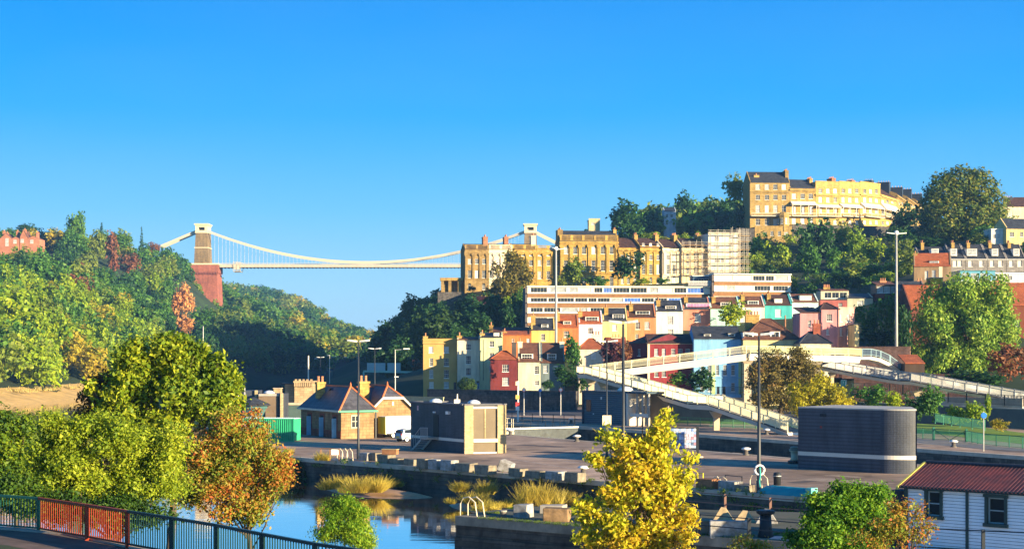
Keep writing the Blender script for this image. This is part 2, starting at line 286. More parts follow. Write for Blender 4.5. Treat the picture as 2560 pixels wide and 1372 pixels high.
# roads and grass on the far side of the lock
def sheet(name, pts, z, m): return struct(name, MB().add([(p[0], p[1], z) for p in pts], [tuple(range(len(pts)))]), m)
sheet('road', [(-30,268), (20,258), (60,235), (160,180), (260,120), (260,150), (160,205), (65,262), (20,292), (-30,298)], .006, ROAD)
sheet('lawn', [(13,237), (35,226), (44,205), (62,196), (62,214), (44,236), (13,248)], .012, GRASS)
sheet('roadside_lawn', [G(2285,1078), G(2560,1110), G(2900,1150), G(2900,1108), G(2560,1082), G(2400,1060), G(2285,1040)], .02, GRASS)
sheet('cycle_path', [G(2280,1108), G(2560,1128), G(2900,1165), G(2900,1150), G(2560,1110), G(2280,1092)], .014, mat('pale_path', (.32,.27,.22), .9, .2))
# road out along the gorge
RD = [(-40,300), (-44,340), (-52,420), (-58,520), (-66,640), (-74,760), (-84,900)]
sheet('gorge_road', [(x-1, y) for x, y in RD]+[(x+13, y) for x, y in RD[::-1]], 1.15, ROAD)
o = strip('gorge_road_bank', [(x-1.5, y) for x, y in RD], 15, -5, 1.12, RUBBLE, -1)
# painted lines on the quay (faint)
PLINE = mat('worn_line_paint', (.42,.34,.28), .9, .4, 2.)
mb = MB()
for a, b in (((1262,1134),(1498,1162)), ((1160,1122),(1290,1108)), ((1262,1144),(1440,1172)), ((960,1160),(1120,1134)), ((1750,1190),(2100,1196)), ((1300,1104),(1500,1118))):
    a = G(*a); b = G(*b); d = (b-a).normalized(); nn = Vector((-d.y, d.x, 0))*.09
    mb.add([(*(a-nn)[:2], .006), (*(b-nn)[:2], .006), (*(b+nn)[:2], .006), (*(a+nn)[:2], .006)], [(0,1,2,3)])
struct('painted_lines', mb, PLINE)
mb = MB(); r = random.Random(31)          # tarmac repairs and drain covers
for k in range(26):
    px, py = r.uniform(1270, 2150), r.uniform(1112, 1205); a = G(px, py)
    if a.x*1.07+a.y < 132 or a.y > 160-(a.x-20)*.5 and a.x > 15: continue
    w_, d_ = r.uniform(.5, 3.6), r.uniform(.4, 1.6); c_, s_ = math.cos(-.8), math.sin(-.8); q = [(-w_,-d_),(w_,-d_),(w_,d_),(-w_,d_)]
    mb.add([(a.x+x*c_-y*s_, a.y+x*s_+y*c_, .003+.0004*k) for x, y in q], [(0,1,2,3)], k % 2)
struct('tarmac_patches', mb, [mat('dark_tarmac', (.11,.085,.07), .85, .3, 1.5), mat('pale_tarmac', (.34,.25,.18), .95, .3, 1.5)])
# near bank and pavement the photographer overlooks
bank_ctrl = [V(-30,30,4.3), V(-15,30,4.3), V(-5,30,4.2), V(10,25,4), V(-16,48,4.2), V(-10.4,43.4,4.2), V(-4,36,4.2), V(-16,54,2.2), V(-10,50,1.8), V(-3,46,1.), V(8,46,.4), V(20,46,.4), V(-26,75,.2), V(-20,82,-2.3), V(-14,80,-2.6), V(-6,72,-2.8), V(4,72,-2.8), V(14,68,-2.8), V(30,60,-2), V(-40,95,-2.4), V(-60,60,2), V(-60,110,-2.4), V(-40,70,1), V(0,60,-1), V(12,58,-.6), V(25,50,.5), V(-10,65,-.8), V(-80,140,-3), V(-20,100,-5), V(10,85,-5)]
hB = rbf(bank_ctrl)
grid('near_bank', -80, 40, 24, 120, 2, hB, mat('bank_undergrowth', (.025,.045,.012), 1, .6, .5, .3))
FEN = [(-24,52.5), (-15.36,48), (-13,46.6), (-10.43,43.4), (-9.1,41.6), (-7.6,39.8), (-5.9,37.6), (-3.7,35.1), (-1.5,33), (3,29)]
PAVE = mat('brown_paving', (.19,.13,.10), .9, .2, .8, .3, kind='stone')
sheet('pavement', [(-24,26), (6,26)]+FEN[::-1], 4.34, PAVE)
strip('pavement_kerb', FEN, .3, 3.4, 4.4, CONC, 1)
# ------------------------------------------------------------------ foliage
def quadmesh(name, V4, m):
    me = bpy.data.meshes.new(name); n = len(V4)//4
    me.vertices.add(n*4); me.vertices.foreach_set('co', V4.astype(np.float32).ravel()); me.loops.add(n*4)
    me.loops.foreach_set('vertex_index', np.arange(n*4, dtype=np.int32)); me.polygons.add(n); me.polygons.foreach_set('loop_start', np.arange(0, n*4, 4, dtype=np.int32))
    me.materials.append(m); me.update(calc_edges=True); return me
def leaves(blobs, ncl, nl, L, spread, seed, asp=.55, up=.35, inner=.55, droop=0., sub=0, ss=.34):
    """leaf faces in clusters over the blobs (x,y,z,rx,ry,rz); sub > 0 first breaks each blob into that many smaller boughs"""
    r = np.random.default_rng(seed); B = np.array(blobs, float)
    if sub:
        k = np.repeat(np.arange(len(B)), sub); d = r.normal(size=(len(k), 3)); d[:, 2] += .25; d /= np.linalg.norm(d, axis=1)[:, None]; q = (.35+.65*r.random(len(k))**.6)[:, None]; f_ = ss*(.55+.9*r.random(len(k)))[:, None]
        B = np.c_[B[k, :3]+d*q*B[k, 3:6], B[k, 3:6]*f_*np.array([1, 1, 1.25])]
    B = B.reshape(-1, 6) 
    wgt = B[:, 3]*B[:, 5]; k = r.choice(len(B), ncl, p=wgt/wgt.sum())
    d = r.normal(size=(ncl, 3)); d /= np.linalg.norm(d, axis=1)[:, None]; rad = inner+(1-inner)*r.random(ncl)**.5; rad *= 1+.13*np.sin(d[:, 0]*5+k)*np.cos(d[:, 2]*4+k*2)
    c = B[k, :3]+d*rad[:, None]*B[k, 3:6]
    p = np.repeat(c, nl, 0)+r.normal(size=(ncl*nl, 3))*spread*np.array([1, 1, .8]); dd = np.repeat(d, nl, 0); n = ncl*nl
    nr = dd*.9+r.normal(size=(n, 3))*.55+np.array([0, 0, up]); nr /= np.linalg.norm(nr, axis=1)[:, None]
    t = np.cross(nr, r.normal(size=(n, 3))+np.array([0, 0, -droop*3])); t /= np.linalg.norm(t, axis=1)[:, None]+1e-9; b = np.cross(nr, t)
    if droop: t, b = b, t
    s = (L*(.45+1.15*r.random(n)**1.6))[:, None]; V4 = np.stack([p+t*s, p+b*s*asp+nr*s*.12, p-t*s, p-b*s*asp+nr*s*.12], 1); return V4.reshape(-1, 3)
def limbs(mb, base, blobs, r0, seed, fork=.35):
    rg = random.Random(seed); base = Vector(base); top = Vector((sum(b[0] for b in blobs)/len(blobs), sum(b[1] for b in blobs)/len(blobs), max(b[2] for b in blobs)))
    mid = base.lerp(top, fork); q = base.lerp(mid, .5)+Vector((rg.uniform(-.1,.1), rg.uniform(-.1,.1), 0))*(top-base).length*.2
    mb.tube([base, q, mid, mid.lerp(top, .5), top], [r0, r0*.8, r0*.62, r0*.4, r0*.12], 7)
    for b in blobs:
        e = Vector(b[:3]); s = mid.lerp(top, rg.uniform(0, .5)); m_ = s.lerp(e, .5)+Vector((0, 0, -.12*(e-s).length))
        mb.tube([s, m_, e], [r0*.38, r0*.25, r0*.08], 5)
        for _ in range(3):
            e2 = e+Vector((rg.uniform(-1,1)*b[3], rg.uniform(-1,1)*b[4], rg.uniform(-.3,.9)*b[5]))*.8; mb.tube([m_.lerp(e, rg.random()), e2], [r0*.14, r0*.04], 4)
def tree(name, label, cat, base, blobs, ncl, nl, L, spread, m, seed, r0=.15, group=None, bark=None, two=None, **k):
    """trunk and crown as parts of one thing; blobs in world coordinates"""
    base = Vector(base); t = thing(name, base, label, cat, group); lb = [(b[0]-base.x, b[1]-base.y, b[2]-base.z, *b[3:]) for b in blobs]
    mb = MB(); limbs(mb, (0,0,-.3), lb, r0, seed); mb.build('trunk', bark or WOOD, t, smooth=True)
    link('crown', quadmesh('crown', leaves(lb, ncl, nl, L, spread, seed, **k), m), t)
    return t
def pb(px, py, Y, rx, rz, ry=None):     # blob from picture position and picture radii
    p = P(px, py, Y); s = Y/F; return (p.x, p.y, p.z, rx*s, (ry or (rx+rz)/2)*s, rz*s)
DG, MG, OL, YG, GD, OR, RU = (.025,.085,.020), (.07,.19,.022), (.16,.22,.025), (.26,.36,.012), (.40,.32,.02), (.66,.32,.10), (.22,.10,.04)
LM = {k: leafmat('foliage_'+k, c) for k, c in dict(dark_green=[(.012,.045,.018), DG, (.045,.12,.025)], mid_green=[DG, MG, (.14,.26,.03)], olive=[MG, OL, (.24,.28,.04)],
     yellow_green=[MG, (.16,.27,.015), YG, (.42,.46,.02)], golden=[OL, (.28,.27,.02), GD, (.5,.36,.03)], orange=[(.42,.18,.05), OR, (.74,.42,.14)], russet=[(.08,.04,.02), RU, (.28,.09,.05)]).items()}
# --- wooded hillside on the left: shared crown meshes, one object per tree
def crown_mesh(i, n, L):
    r = random.Random(i); bl = []
    for _ in range(r.randint(5, 8)): bl.append((r.uniform(-.5,.5), r.uniform(-.5,.5), r.uniform(-.2,.6), *(r.uniform(.34,.55),)*2, r.uniform(.35,.6)))
    bl.append((0, 0, 0, .55, .55, .8)); V4 = leaves(bl, n//6, 6, L, .06, i, .7, .3, .6, sub=9, ss=.42); return quadmesh('hillside_crown', V4, LM['mid_green'])
def conifer_mesh(i, n, L):
    bl = [(0, 0, -.8+.25*j, .5*(1-j/9)+.04, .5*(1-j/9)+.04, .12) for j in range(9)]; return quadmesh('conifer_crown', leaves(bl, n//6, 6, L, .05, i, .5, .1, .6), LM['dark_green'])
CM = [crown_mesh(100+i, 1900, .075) for i in range(9)]; CN = [conifer_mesh(300+i, 1500, .06) for i in range(2)]
def hill_tree(me, x, y, z, r, rz, kind, label, name='hillside_tree', cat='tree', group='trees on the wooded hillside', rot=0.):
    o = bpy.data.objects.new(name, me); COL.objects.link(o); o.location = (x, y, z); o.scale = (r, r, rz); o.rotation_euler.z = rot
    o.material_slots[0].link = 'OBJECT'; o.material_slots[0].material = LM[kind]; return tag(o, label, cat, group)
# single trees that stand out on the hill
SPECIAL = [
    (CM[6], 193, 578, 860, 22, 40, 'mid_green', 'conifer', 'tall green conifer topping the hill left of the bridge tower'),
    (CM[2], 178, 600, 864, 18, 34, 'dark_green', 'conifer', 'narrow dark conifer with rounded top beside the tallest one on the hill'),
    (CM[2], 180, 620, 860, 30, 42, 'mid_green', 'tall_tree', 'tall broad green tree right below the tallest conifer on the hill'),
    (CM[3], 128, 605, 845, 30, 26, 'golden', 'autumn_tree', 'golden brown tree standing right of the brick mansion'),
    (CM[1], 70, 574, 870, 24, 14, 'dark_green', 'cedar', 'dark flat topped cedar behind the brick mansion'),
    (CM[8], 28, 585, 880, 20, 14, 'mid_green', 'tall_tree', 'green tree behind the left chimneys of the brick mansion'),
    (CN[0], 254, 580, 905, 12, 16, 'dark_green', 'conifer', 'small spreading dark conifer on the hill skyline'),
    (CN[1], 354, 605, 950, 10, 25, 'dark_green', 'conifer', 'slender pointed dark conifer on the skyline left of the bridge chain'),
    (CM[4], 245, 615, 880, 28, 36, 'olive', 'pale_trunk_tree', 'olive tree with a bare pale trunk high on the hill'),
    (CM[5], 280, 640, 870, 20, 42, 'russet', 'copper_beech', 'tall rust red tree high on the wooded hill'),
    (CM[6], 300, 610, 930, 30, 22, 'mid_green', 'tall_tree', 'dark rounded green tree on the skyline right of the rust red tree'),
    (CM[6], 326, 665, 880, 24, 26, 'russet', 'copper_beech', 'smaller rust brown tree right of the tall rust red one'),
    (CM[7], 388, 620, 985, 14, 13, 'russet', 'autumn_tree', 'russet tree on the skyline where the bridge chain lands'),
    (CM[0], 456, 760, 790, 28, 46, 'orange', 'autumn_tree', 'bright orange tree on the slope left of the red buttress'),
    (CM[1], 464, 815, 780, 24, 25, 'orange', 'autumn_tree', 'lower orange brown tree under the bright orange one'),
    (CM[2], 476, 716, 1035, 22, 34, 'dark_green', 'tall_tree', 'dark tree leaning over the left edge of the red buttress'),
    (CM[3], 500, 805, 1030, 34, 30, 'mid_green', 'tall_tree', 'green tree at the foot of the red buttress'),
    (CM[5], 535, 800, 1032, 22, 20, 'olive', 'tall_tree', 'olive tree right against the foot of the red buttress'),
    (CM[3], 5, 800, 470, 70, 70, 'yellow_green', 'tall_tree', 'large bright yellow green tree at the left edge of the photo'),
    (CM[4], 80, 850, 460, 62, 75, 'yellow_green', 'tall_tree', 'large yellow green tree second from the left edge by the river')]
def ground_Y(px, py, Y, rzp, h=hL, y0=380, y1=1175):
    """distance at which a crown seen at this place would stand on the slope"""
    best = None
    for y in np.arange(y0, y1, 4.):
        p = P(px, py, y); g = float(h(np.array([p.x]), np.array([p.y]))[0]); e = p.z-.8*rzp*y/F-g
        if best is None or abs(y-Y)+60*abs(e) < best[0]: best = (abs(y-Y)+60*abs(e), y)
    return best[1]
SPECIAL = [(me, px, py, ground_Y(px, py, Y, rzp), rx, rzp, kind, nm, lb) for me, px, py, Y, rx, rzp, kind, nm, lb in SPECIAL]
rg = random.Random(7); cand = []
yy = 395
while yy < 1185:
    s = 10.5 if yy < 700 else 12.5
    for i in range(int(420/s)):
        x = -108-i*s+rg.uniform(-.4,.4)*s; y = yy+rg.uniform(-.4,.4)*s; cand.append((x, y))
    yy += s
z_ = hL(np.array([c[0] for c in cand]), np.array([c[1] for c in cand])); T = []
for (x, y), z in zip(cand, z_):
    px = 1280+F*x/y
    if z < .6 or px < -260 or px > 800: continue
    if 452 < px < 562 and 900 < y < 1060: continue           # keep the bridge buttress clear
    if x > -205 and 1030 < y < 1075: continue
    if px < 130 and y > 790 and y < 860: continue            # the mansion's terrace
    r = rg.uniform(5.2, 8.2)*(1.0 if y < 700 else 1.1); rz = r*rg.uniform(.85, 1.2)
    pyc = HOR-F*(z+rz*.75-CZ)/y
    if any(y < q[3]+14 and abs(px-q[1]) < q[4]+.5*F*r/y and -q[5] < pyc-F*rz/y*.6-q[2]+q[5]*.3 < q[5]*.8 for q in SPECIAL[3:17]) or any(abs(y-q[3]) < 9 and abs(px-q[1]) < q[4]*.8 for q in SPECIAL): continue
    T.append([x, y, z+rz*.75, r, rz, px, HOR-F*(z+rz*.75-CZ)/y])
# which trees show most (nearest first into a coarse picture buffer)
buf = np.zeros((400, 320), bool); T.sort(key=lambda t: t[1])
for t in T:
    x0 = int((t[5]-F*t[3]/t[1]+260)/4); x1 = int((t[5]+F*t[3]/t[1]+260)/4); y0 = int((t[6]-F*t[4]/t[1])/4); y1 = int((t[6]+F*t[4]/t[1])/4)
    sl = buf[max(0, y0):max(0, y1), max(0, x0):max(0, x1)]; inpic = buf[max(0, y0):max(0, y1), max(65, x0):max(65, x1)]
    t.append(int((~inpic).sum())); sl[:] = True
T.sort(key=lambda t: -t[7]); woods = []
for k, (x, y, z, r, rz, px, py, vis) in enumerate(T):
    q = rg.random()
    if py > 725 and px < 450 and y < 700: kind = 'yellow_green' if q < .62 else 'golden' if q < .72 else 'mid_green' if q < .86 else 'olive'
    elif px > 500: kind = 'mid_green' if q < .5 else 'dark_green' if q < .8 else 'olive'
    else: kind = 'dark_green' if q < .24 else 'mid_green' if q < .56 else 'olive' if q < .83 else 'yellow_green' if q < .91 else 'golden' if q < .985 else 'russet'
    zone = ['on the skyline', 'just under the skyline', 'high up', 'half way up', 'on the lower slope', 'near the foot', 'at the water'][min(6, max(0, int((py-620)/50)))]
    side = ['at the photo edge', 'far left', 'left', 'left of centre', 'centre', 'right of centre', 'right', 'beyond the buttress'][min(7, max(0, int((px+20)/78)))]; size = 'big' if r > 6.9 else 'small' if r < 6.0 else 'medium'
    if k < 275: hill_tree(CM[k % 9], x, y, z, r, rz, kind, f'{size} {kind.replace("_", " ")} tree {zone} of the left hill, {side}', rot=rg.random()*6)
    else: woods.append((x, y, z, r, rz, kind))
def woodland(name, lst, label, group, n=420, L=.13):
    bykind = {}
    for x, y, z, r, rz, kind in lst: bykind.setdefault(kind, []).append((x, y, z, r, rz))
    base = [leaves([(0,0,0,.7,.7,.75), (.3,.2,.35,.5,.5,.5), (-.35,.1,.2,.5,.5,.5), (.1,-.4,.1,.5,.5,.5)], n//5, 5, L, .1, 900+i, .7, .3, .7) for i in range(4)]
    A = []; mi = []; kinds = sorted(bykind)
    for ki, kd in enumerate(kinds):
        for j, (x, y, z, r, rz) in enumerate(bykind[kd]): A.append(base[j % 4]*np.array([r, r*(1 if j % 3 else -1), rz])+np.array([x, y, z])); mi += [ki]*(len(base[j % 4])//4)
    me = quadmesh(name, np.concatenate(A), LM[kinds[0]])
    for kd in kinds[1:]: me.materials.append(LM[kd])
    me.polygons.foreach_set('material_index', np.array(mi, np.int32)); me.update(); return tag(link(name, me), label, 'woodland', kind='stuff')
woodland('hillside_woodland', woods, 'dense woodland filling in behind the trees of the left hillside', None)
# far wooded hill closing the gorge
lst = []
for yy in np.arange(1200, 2250, 17):
    for xx in np.arange(-560, -60, 17):
        x = xx+rg.uniform(-7, 7); y = yy+rg.uniform(-7, 7); px = 1280+F*x/y
        if 530 < px < 1010: lst.append((x, y))
zz = hF(np.array([c[0] for c in lst]), np.array([c[1] for c in lst])); far = []
for (x, y), z in zip(lst, zz):
    if z > -1: far.append((x, y, z+5, rg.uniform(8.5, 12.5), rg.uniform(7.5, 12), rg.choice(['dark_green','mid_green','mid_green','olive','mid_green','olive','dark_green','golden'])))
woodland('gorge_woodland', far, 'distant wooded hill closing the gorge under the bridge', None, 400, .12)
for i, (px, py) in enumerate([(462,676), (472,700), (486,724), (498,748), (512,768), (528,784), (546,792)]):
    p = P(px, py, 1033); hill_tree(CM[i], p.x, p.y, p.z, 6.2, 7.2, ('mid_green', 'dark_green', 'olive')[i % 3], ['first', 'second', 'third', 'fourth', 'fifth', 'sixth', 'seventh'][i]+' tree down the slope against the left side of the red bridge buttress', rot=i)
for me, px, py, Y, rx, rzp, kind, nm, lb in SPECIAL:
    p = P(px, py, Y); hill_tree(me, p.x, p.y, p.z, rx*Y/F*1.25, rzp*Y/F*1.15, kind, lb, nm, 'tree', None, px*.1)
# ------------------------------------------------------------------ suspension bridge
YB = 1052.; SB = YB/F
def bridge():
    c = P(918, 663, YB); zd = P(0, 662, YB).z; t = thing('suspension_bridge', (c.x, YB, 0), 'white chain suspension bridge with stone towers spanning the wooded gorge', 'bridge')
    X = lambda px: (px-918)*SB
    Z = lambda py: CZ+(HOR-py)*SB
    CH = mat('bridge_chain_paint', (.46,.41,.31), .6, .06); TW = mat('tower_stone', (.24,.17,.085), .9, .22, .12, .3, kind='stone'); TC = mat('tower_cap_stone', (.58,.50,.32), .8, .1, .3)
    DK = mat('bridge_deck_paint', (.40,.35,.27), .7, .12, .4); UN = mat('deck_underside', (.06,.05,.05), .9, .2)
    mb = MB(); x0, x1 = X(552), X(1300)
    for s in (-4.4, 4.4): mb.box(x0, x1, s-.2, s+.2, Z(669), Z(662), 0)
    mb.box(x0, x1, -4.2, 4.2, Z(668), Z(666.5), 1)
    for k in range(int((x1-x0)/2.4)): mb.box(x0+k*2.4, x0+k*2.4+.35, -4.6, 4.6, Z(671), Z(669.02), 1)
    mb.build('deck', [DK, UN], t)
    mb = MB()
    for s in (-4.35, 4.35):
        mb.bar((x0, s, Z(659)), (x1, s, Z(659)), .12, .18)
        for k in range(int((x1-x0)/1.2)): mb.box(x0+k*1.2, x0+k*1.2+.07, s-.04, s+.04, Z(662), Z(659))
    mb.build('parapet', CH, t)
    sag = lambda px: 656.5-81*((px-918)/405)**2
    for s in (-3.2, 3.2):
        mb = MB()
        for lv in range(3):
            off = (lv-1)*2.3; pts = [(X(px), s, Z(sag(px)+off)) for px in range(518, 1323, 12)]
            for a, b in zip(pts, pts[1:]): mb.bar(a, b, .45, .42)
            mb.bar((X(404), s, Z(617+off)), (X(496), s, Z(578+off)), .5, .62); mb.bar((X(1340), s, Z(582+off)), (X(1420), s, Z(622+off)), .5, .62)
        mb.build('chain', CH, t)
    rear = MB()
    for k in range(83):
        px = 530+k*9.35
        if px > 1305: break
        MB().bar((X(px), -3.2, Z(662)), (X(px), -3.2, Z(sag(px))), .08, .08).build('suspender_rod', CH, t)
        rear.bar((X(px)+1.2, 3.2, Z(662)), (X(px)+1.2, 3.2, Z(sag(px)+1)), .06, .06)
    tag(rear.build('suspender_rods', CH, t), kind='stuff')
    for px0, lb in ((508, None), (1326, None)):
        # tapering tower as two legs joined over an arch, seen along the gorge
        xc = X(px0); zb = Z(660); z2 = Z(583); tw = MB()
        def slab(z0, z1, hw0, hw1, y0, y1, mi=0):
            vs = [(xc-hw0, y0, z0), (xc+hw0, y0, z0), (xc+hw0, y1, z0), (xc-hw0, y1, z0), (xc-hw1, y0+.4, z1), (xc+hw1, y0+.4, z1), (xc+hw1, y1-.4, z1), (xc-hw1, y1-.4, z1)]
            tw.add(vs, [(3,2,1,0),(4,5,6,7),(0,1,5,4),(1,2,6,5),(2,3,7,6),(3,0,4,7)], mi)
        slab(zb, Z(621.5), 4.75, 4.35, -6.5, 6.5); slab(Z(619.5), z2, 4.25, 3.85, -6.1, 6.1)
        t1 = tw.build('tower', TW, t)
        MB().box(xc-4.6, xc+4.6, -6.6, 6.6, Z(621.5), Z(619.5)).build('string_course', TC, t1)
        cp = MB(); cp.box(xc-3.95, xc-2.1, -6, 6, z2, Z(566)).box(xc+2.1, xc+3.95, -6, 6, z2, Z(566)).box(xc-2.1, xc+2.1, -6, 6, z2, Z(577.5)).box(xc-2.1, xc+2.1, -6, 6, Z(569.5), Z(566))
        cp.box(xc-2.05, xc+2.05, -3, 3, Z(577.6), Z(569.6), 1); cp.box(xc-4.3, xc+4.3, -6.4, 6.4, Z(566), Z(563.5)); cp.box(xc-4.75, xc+4.75, -6.9, 6.9, Z(563.5), Z(560.8)); cp.box(xc-4.2, xc+4.2, -6.3, 6.3, z2-.3, z2+.35)
        cp.build('tower_cap', [TC, UN], t)
    ab = MB(); xl, xr = X(474), X(551)
    ab.box(xl-8, xr+.4, -9, 9, Z(663.5), Z(660)); ab.box(xl-8, xr, -8.6, 8.6, Z(684), Z(663.5), 1)
    vs = [(xl-8, -8.3, Z(684)), (xr-.7, -8.3, Z(684)), (xr-.7, 8.3, Z(684)), (xl-8, 8.3, Z(684)), (xl-7, -9.6, 20), (xr+1.1, -9.6, 20), (xr+1.1, 9.6, 20), (xl-7, 9.6, 20)]
    ab.add(vs, [(0,1,2,3),(7,6,5,4),(4,5,1,0),(5,6,2,1),(6,7,3,2),(7,4,0,3)], 1)
    for k in range(28): ab.box(xl-7.6+k*1.02, xl-7.2+k*1.02, -8.9, -8.6, Z(688), Z(681), 1)
    ab.build('abutment', [TC, mat('red_sandstone', (.33,.11,.07), .95, .25, .1, .4, kind='stone')], t)
    ga = MB(); a, b = X(586), X(604)
    for s in (-5, 5):
        for x in (a, (a+b)/2, b): ga.bar((x, s, Z(679)), (x, s, Z(656)), .2, .2)
        for z in (679, 675, 660, 656): ga.bar((a, s, Z(z)), (b, s, Z(z)), .2, .25)
        ga.bar((a, s, Z(675)), (b, s, Z(660)), .15, .15)
    ga.box(a, b, -5, 5, Z(680), Z(679)); ga.box(a+.5, b-.5, -4.8, -4.7, Z(674), Z(662)); ga.build('maintenance_gantry', CH, t)
    MB().box(X(1300), X(1400), -9, 9, 40, Z(661)).build('rock_abutment', mat('pale_rock', (.3,.24,.17), .95, .3, .1, .5), t)
bridge()
# ------------------------------------------------------------------ houses
class Fac:
    """a facade standing between two picture columns at given distances; answers with metres along / up it"""
    def __init__(s, x0, Y0, x1, Y1=None):
        Y1 = Y1 or Y0; s.A = Vector(((x0-1280)/F*Y0, Y0, 0)); s.B = Vector(((x1-1280)/F*Y1, Y1, 0)); d = s.B-s.A; s.W = d.length; s.u = d/s.W; s.rz = math.atan2(d.y, d.x)
        s.n = Vector((s.u.y, -s.u.x, 0))
    def uz(s, px, py, back=0.):
        k = (px-1280)/F; A = s.A-s.n*back; t = (k*A.y-A.x)/(s.u.x-k*s.u.y); Y = A.y+s.u.y*t; return t, CZ+(HOR-py)/F*Y
_wm = {}
def winmesh(w, h, style, pane):
    """sash window: white frame with glazing bars; the pane is a child. origin at its lower left corner, sits .12 behind the wall"""
    key = (round(w, 1), round(h, 1), style, pane)
    if key not in _wm:
        w, h = max(.3, key[0]), max(.3, key[1]); fr = MB(); t = .055; y0, y1 = .1, .17
        fr.box(0, w, y0, y1, 0, t).box(0, w, y0, y1, h-t, h).box(0, t, y0, y1, t, h-t).box(w-t, w, y0, y1, t, h-t)
        nc, nr = {'sash': (3, 4), 'pair': (2, 1), 'plain': (1, 2), 'wide': (max(2, round(w/.8)), 1), 'none': (1, 1), 'dorm': (4, 2)}[style]
        for i in range(1, nc): x = w*i/nc; fr.box(x-.016, x+.016, y0+.01, y1-.01, t, h-t)
        for j in range(1, nr): z = h*j/nr; b = .03 if j*2 == nr else .015; fr.box(t, w-t, y0+.012, y1-.012, z-b, z+b)
        fr.box(-.1, w+.1, -.08, .1, -.1, -.004)
        me = []
        for mb, nm, m in ((fr, 'window', FRAMEM), (MB().box(t*.5, w-t*.5, y1-.03, y1+.02, t*.5, h-t*.5), 'pane', {'g': GLASS, 'b': BLIND, 'c': CURT, 'p': PINKB, 'u': BLUEB}[pane])):
            o = mb.build(nm, m); me.append(o.data); bpy.data.objects.remove(o)
        _wm[key] = me
    return _wm[key]
FRAMEM = mat('window_frame_paint', (.74,.72,.66), .5, .05); PINKB = mat('pink_curtain', (.5,.16,.3), .6, .3); BLUEB = mat('blue_curtain', (.04,.12,.4), .6, .3)
_rw = random.Random(11)
def put_window(t, x, z, w, h, style='sash', pane=None, y=0., rz=0., nm='window'):
    pane = pane or _rw.choices('gbc', [.68, .12, .2])[0]; fm, pm = winmesh(w, h, style, pane)
    o = link(nm, fm, t, (x, y, z), rz); link('pane', pm, o); return o
def wall_with_holes(mb, W, z0, z1, holes, mi=0, rev=1):
    """front wall in the plane y=0 with real openings and .2 deep reveals"""
    xs = sorted({0, W, *[max(0, h[0]) for h in holes], *[min(W, h[1]) for h in holes]}); zs = sorted({z0, z1, *[max(z0, h[2]) for h in holes], *[min(z1, h[3]) for h in holes]})
    for i in range(len(xs)-1):
        for j in range(len(zs)-1):
            cx = (xs[i]+xs[i+1])/2; cz = (zs[j]+zs[j+1])/2
            if any(h[0] < cx < h[1] and h[2] < cz < h[3] for h in holes): continue
            mb.add([(xs[i],0,zs[j]),(xs[i+1],0,zs[j]),(xs[i+1],0,zs[j+1]),(xs[i],0,zs[j+1])], [(0,1,2,3)], mi)
    for a, b, c, d in holes:
        a = max(a, .001); c = max(c, z0)
        mb.add([(a,0,c),(b,0,c),(b,0,d),(a,0,d),(a,.2,c),(b,.2,c),(b,.2,d),(a,.2,d)], [(0,4,5,1),(1,5,6,2),(2,6,7,3),(3,7,4,0),(4,7,6,5)], mi)
def chimney(t, x, y, z0, z1, w=.9, d=1.6, m=None, pots=3, nm='chimney'):
    mb = MB(); mb.box(x-w/2, x+w/2, y-d/2, y+d/2, z0, z1-.25).box(x-w/2-.08, x+w/2+.08, y-d/2-.08, y+d/2+.08, z1-.25, z1)
    o = mb.build(nm, m or BRICK, t); pm = MB()
    for i in range(pots):
        q = y-d/2+d*(i+.5)/pots; qx = x-w/2+w*(i+.5)/pots if w > d else x; q = y if w > d else q
        pm.tube([(qx, q, z1), (qx, q, z1+.45), (qx, q, z1+.7)], [.16, .13, .15], 6)
    if pots: pm.build('chimney_pots', POT, o)
    return o
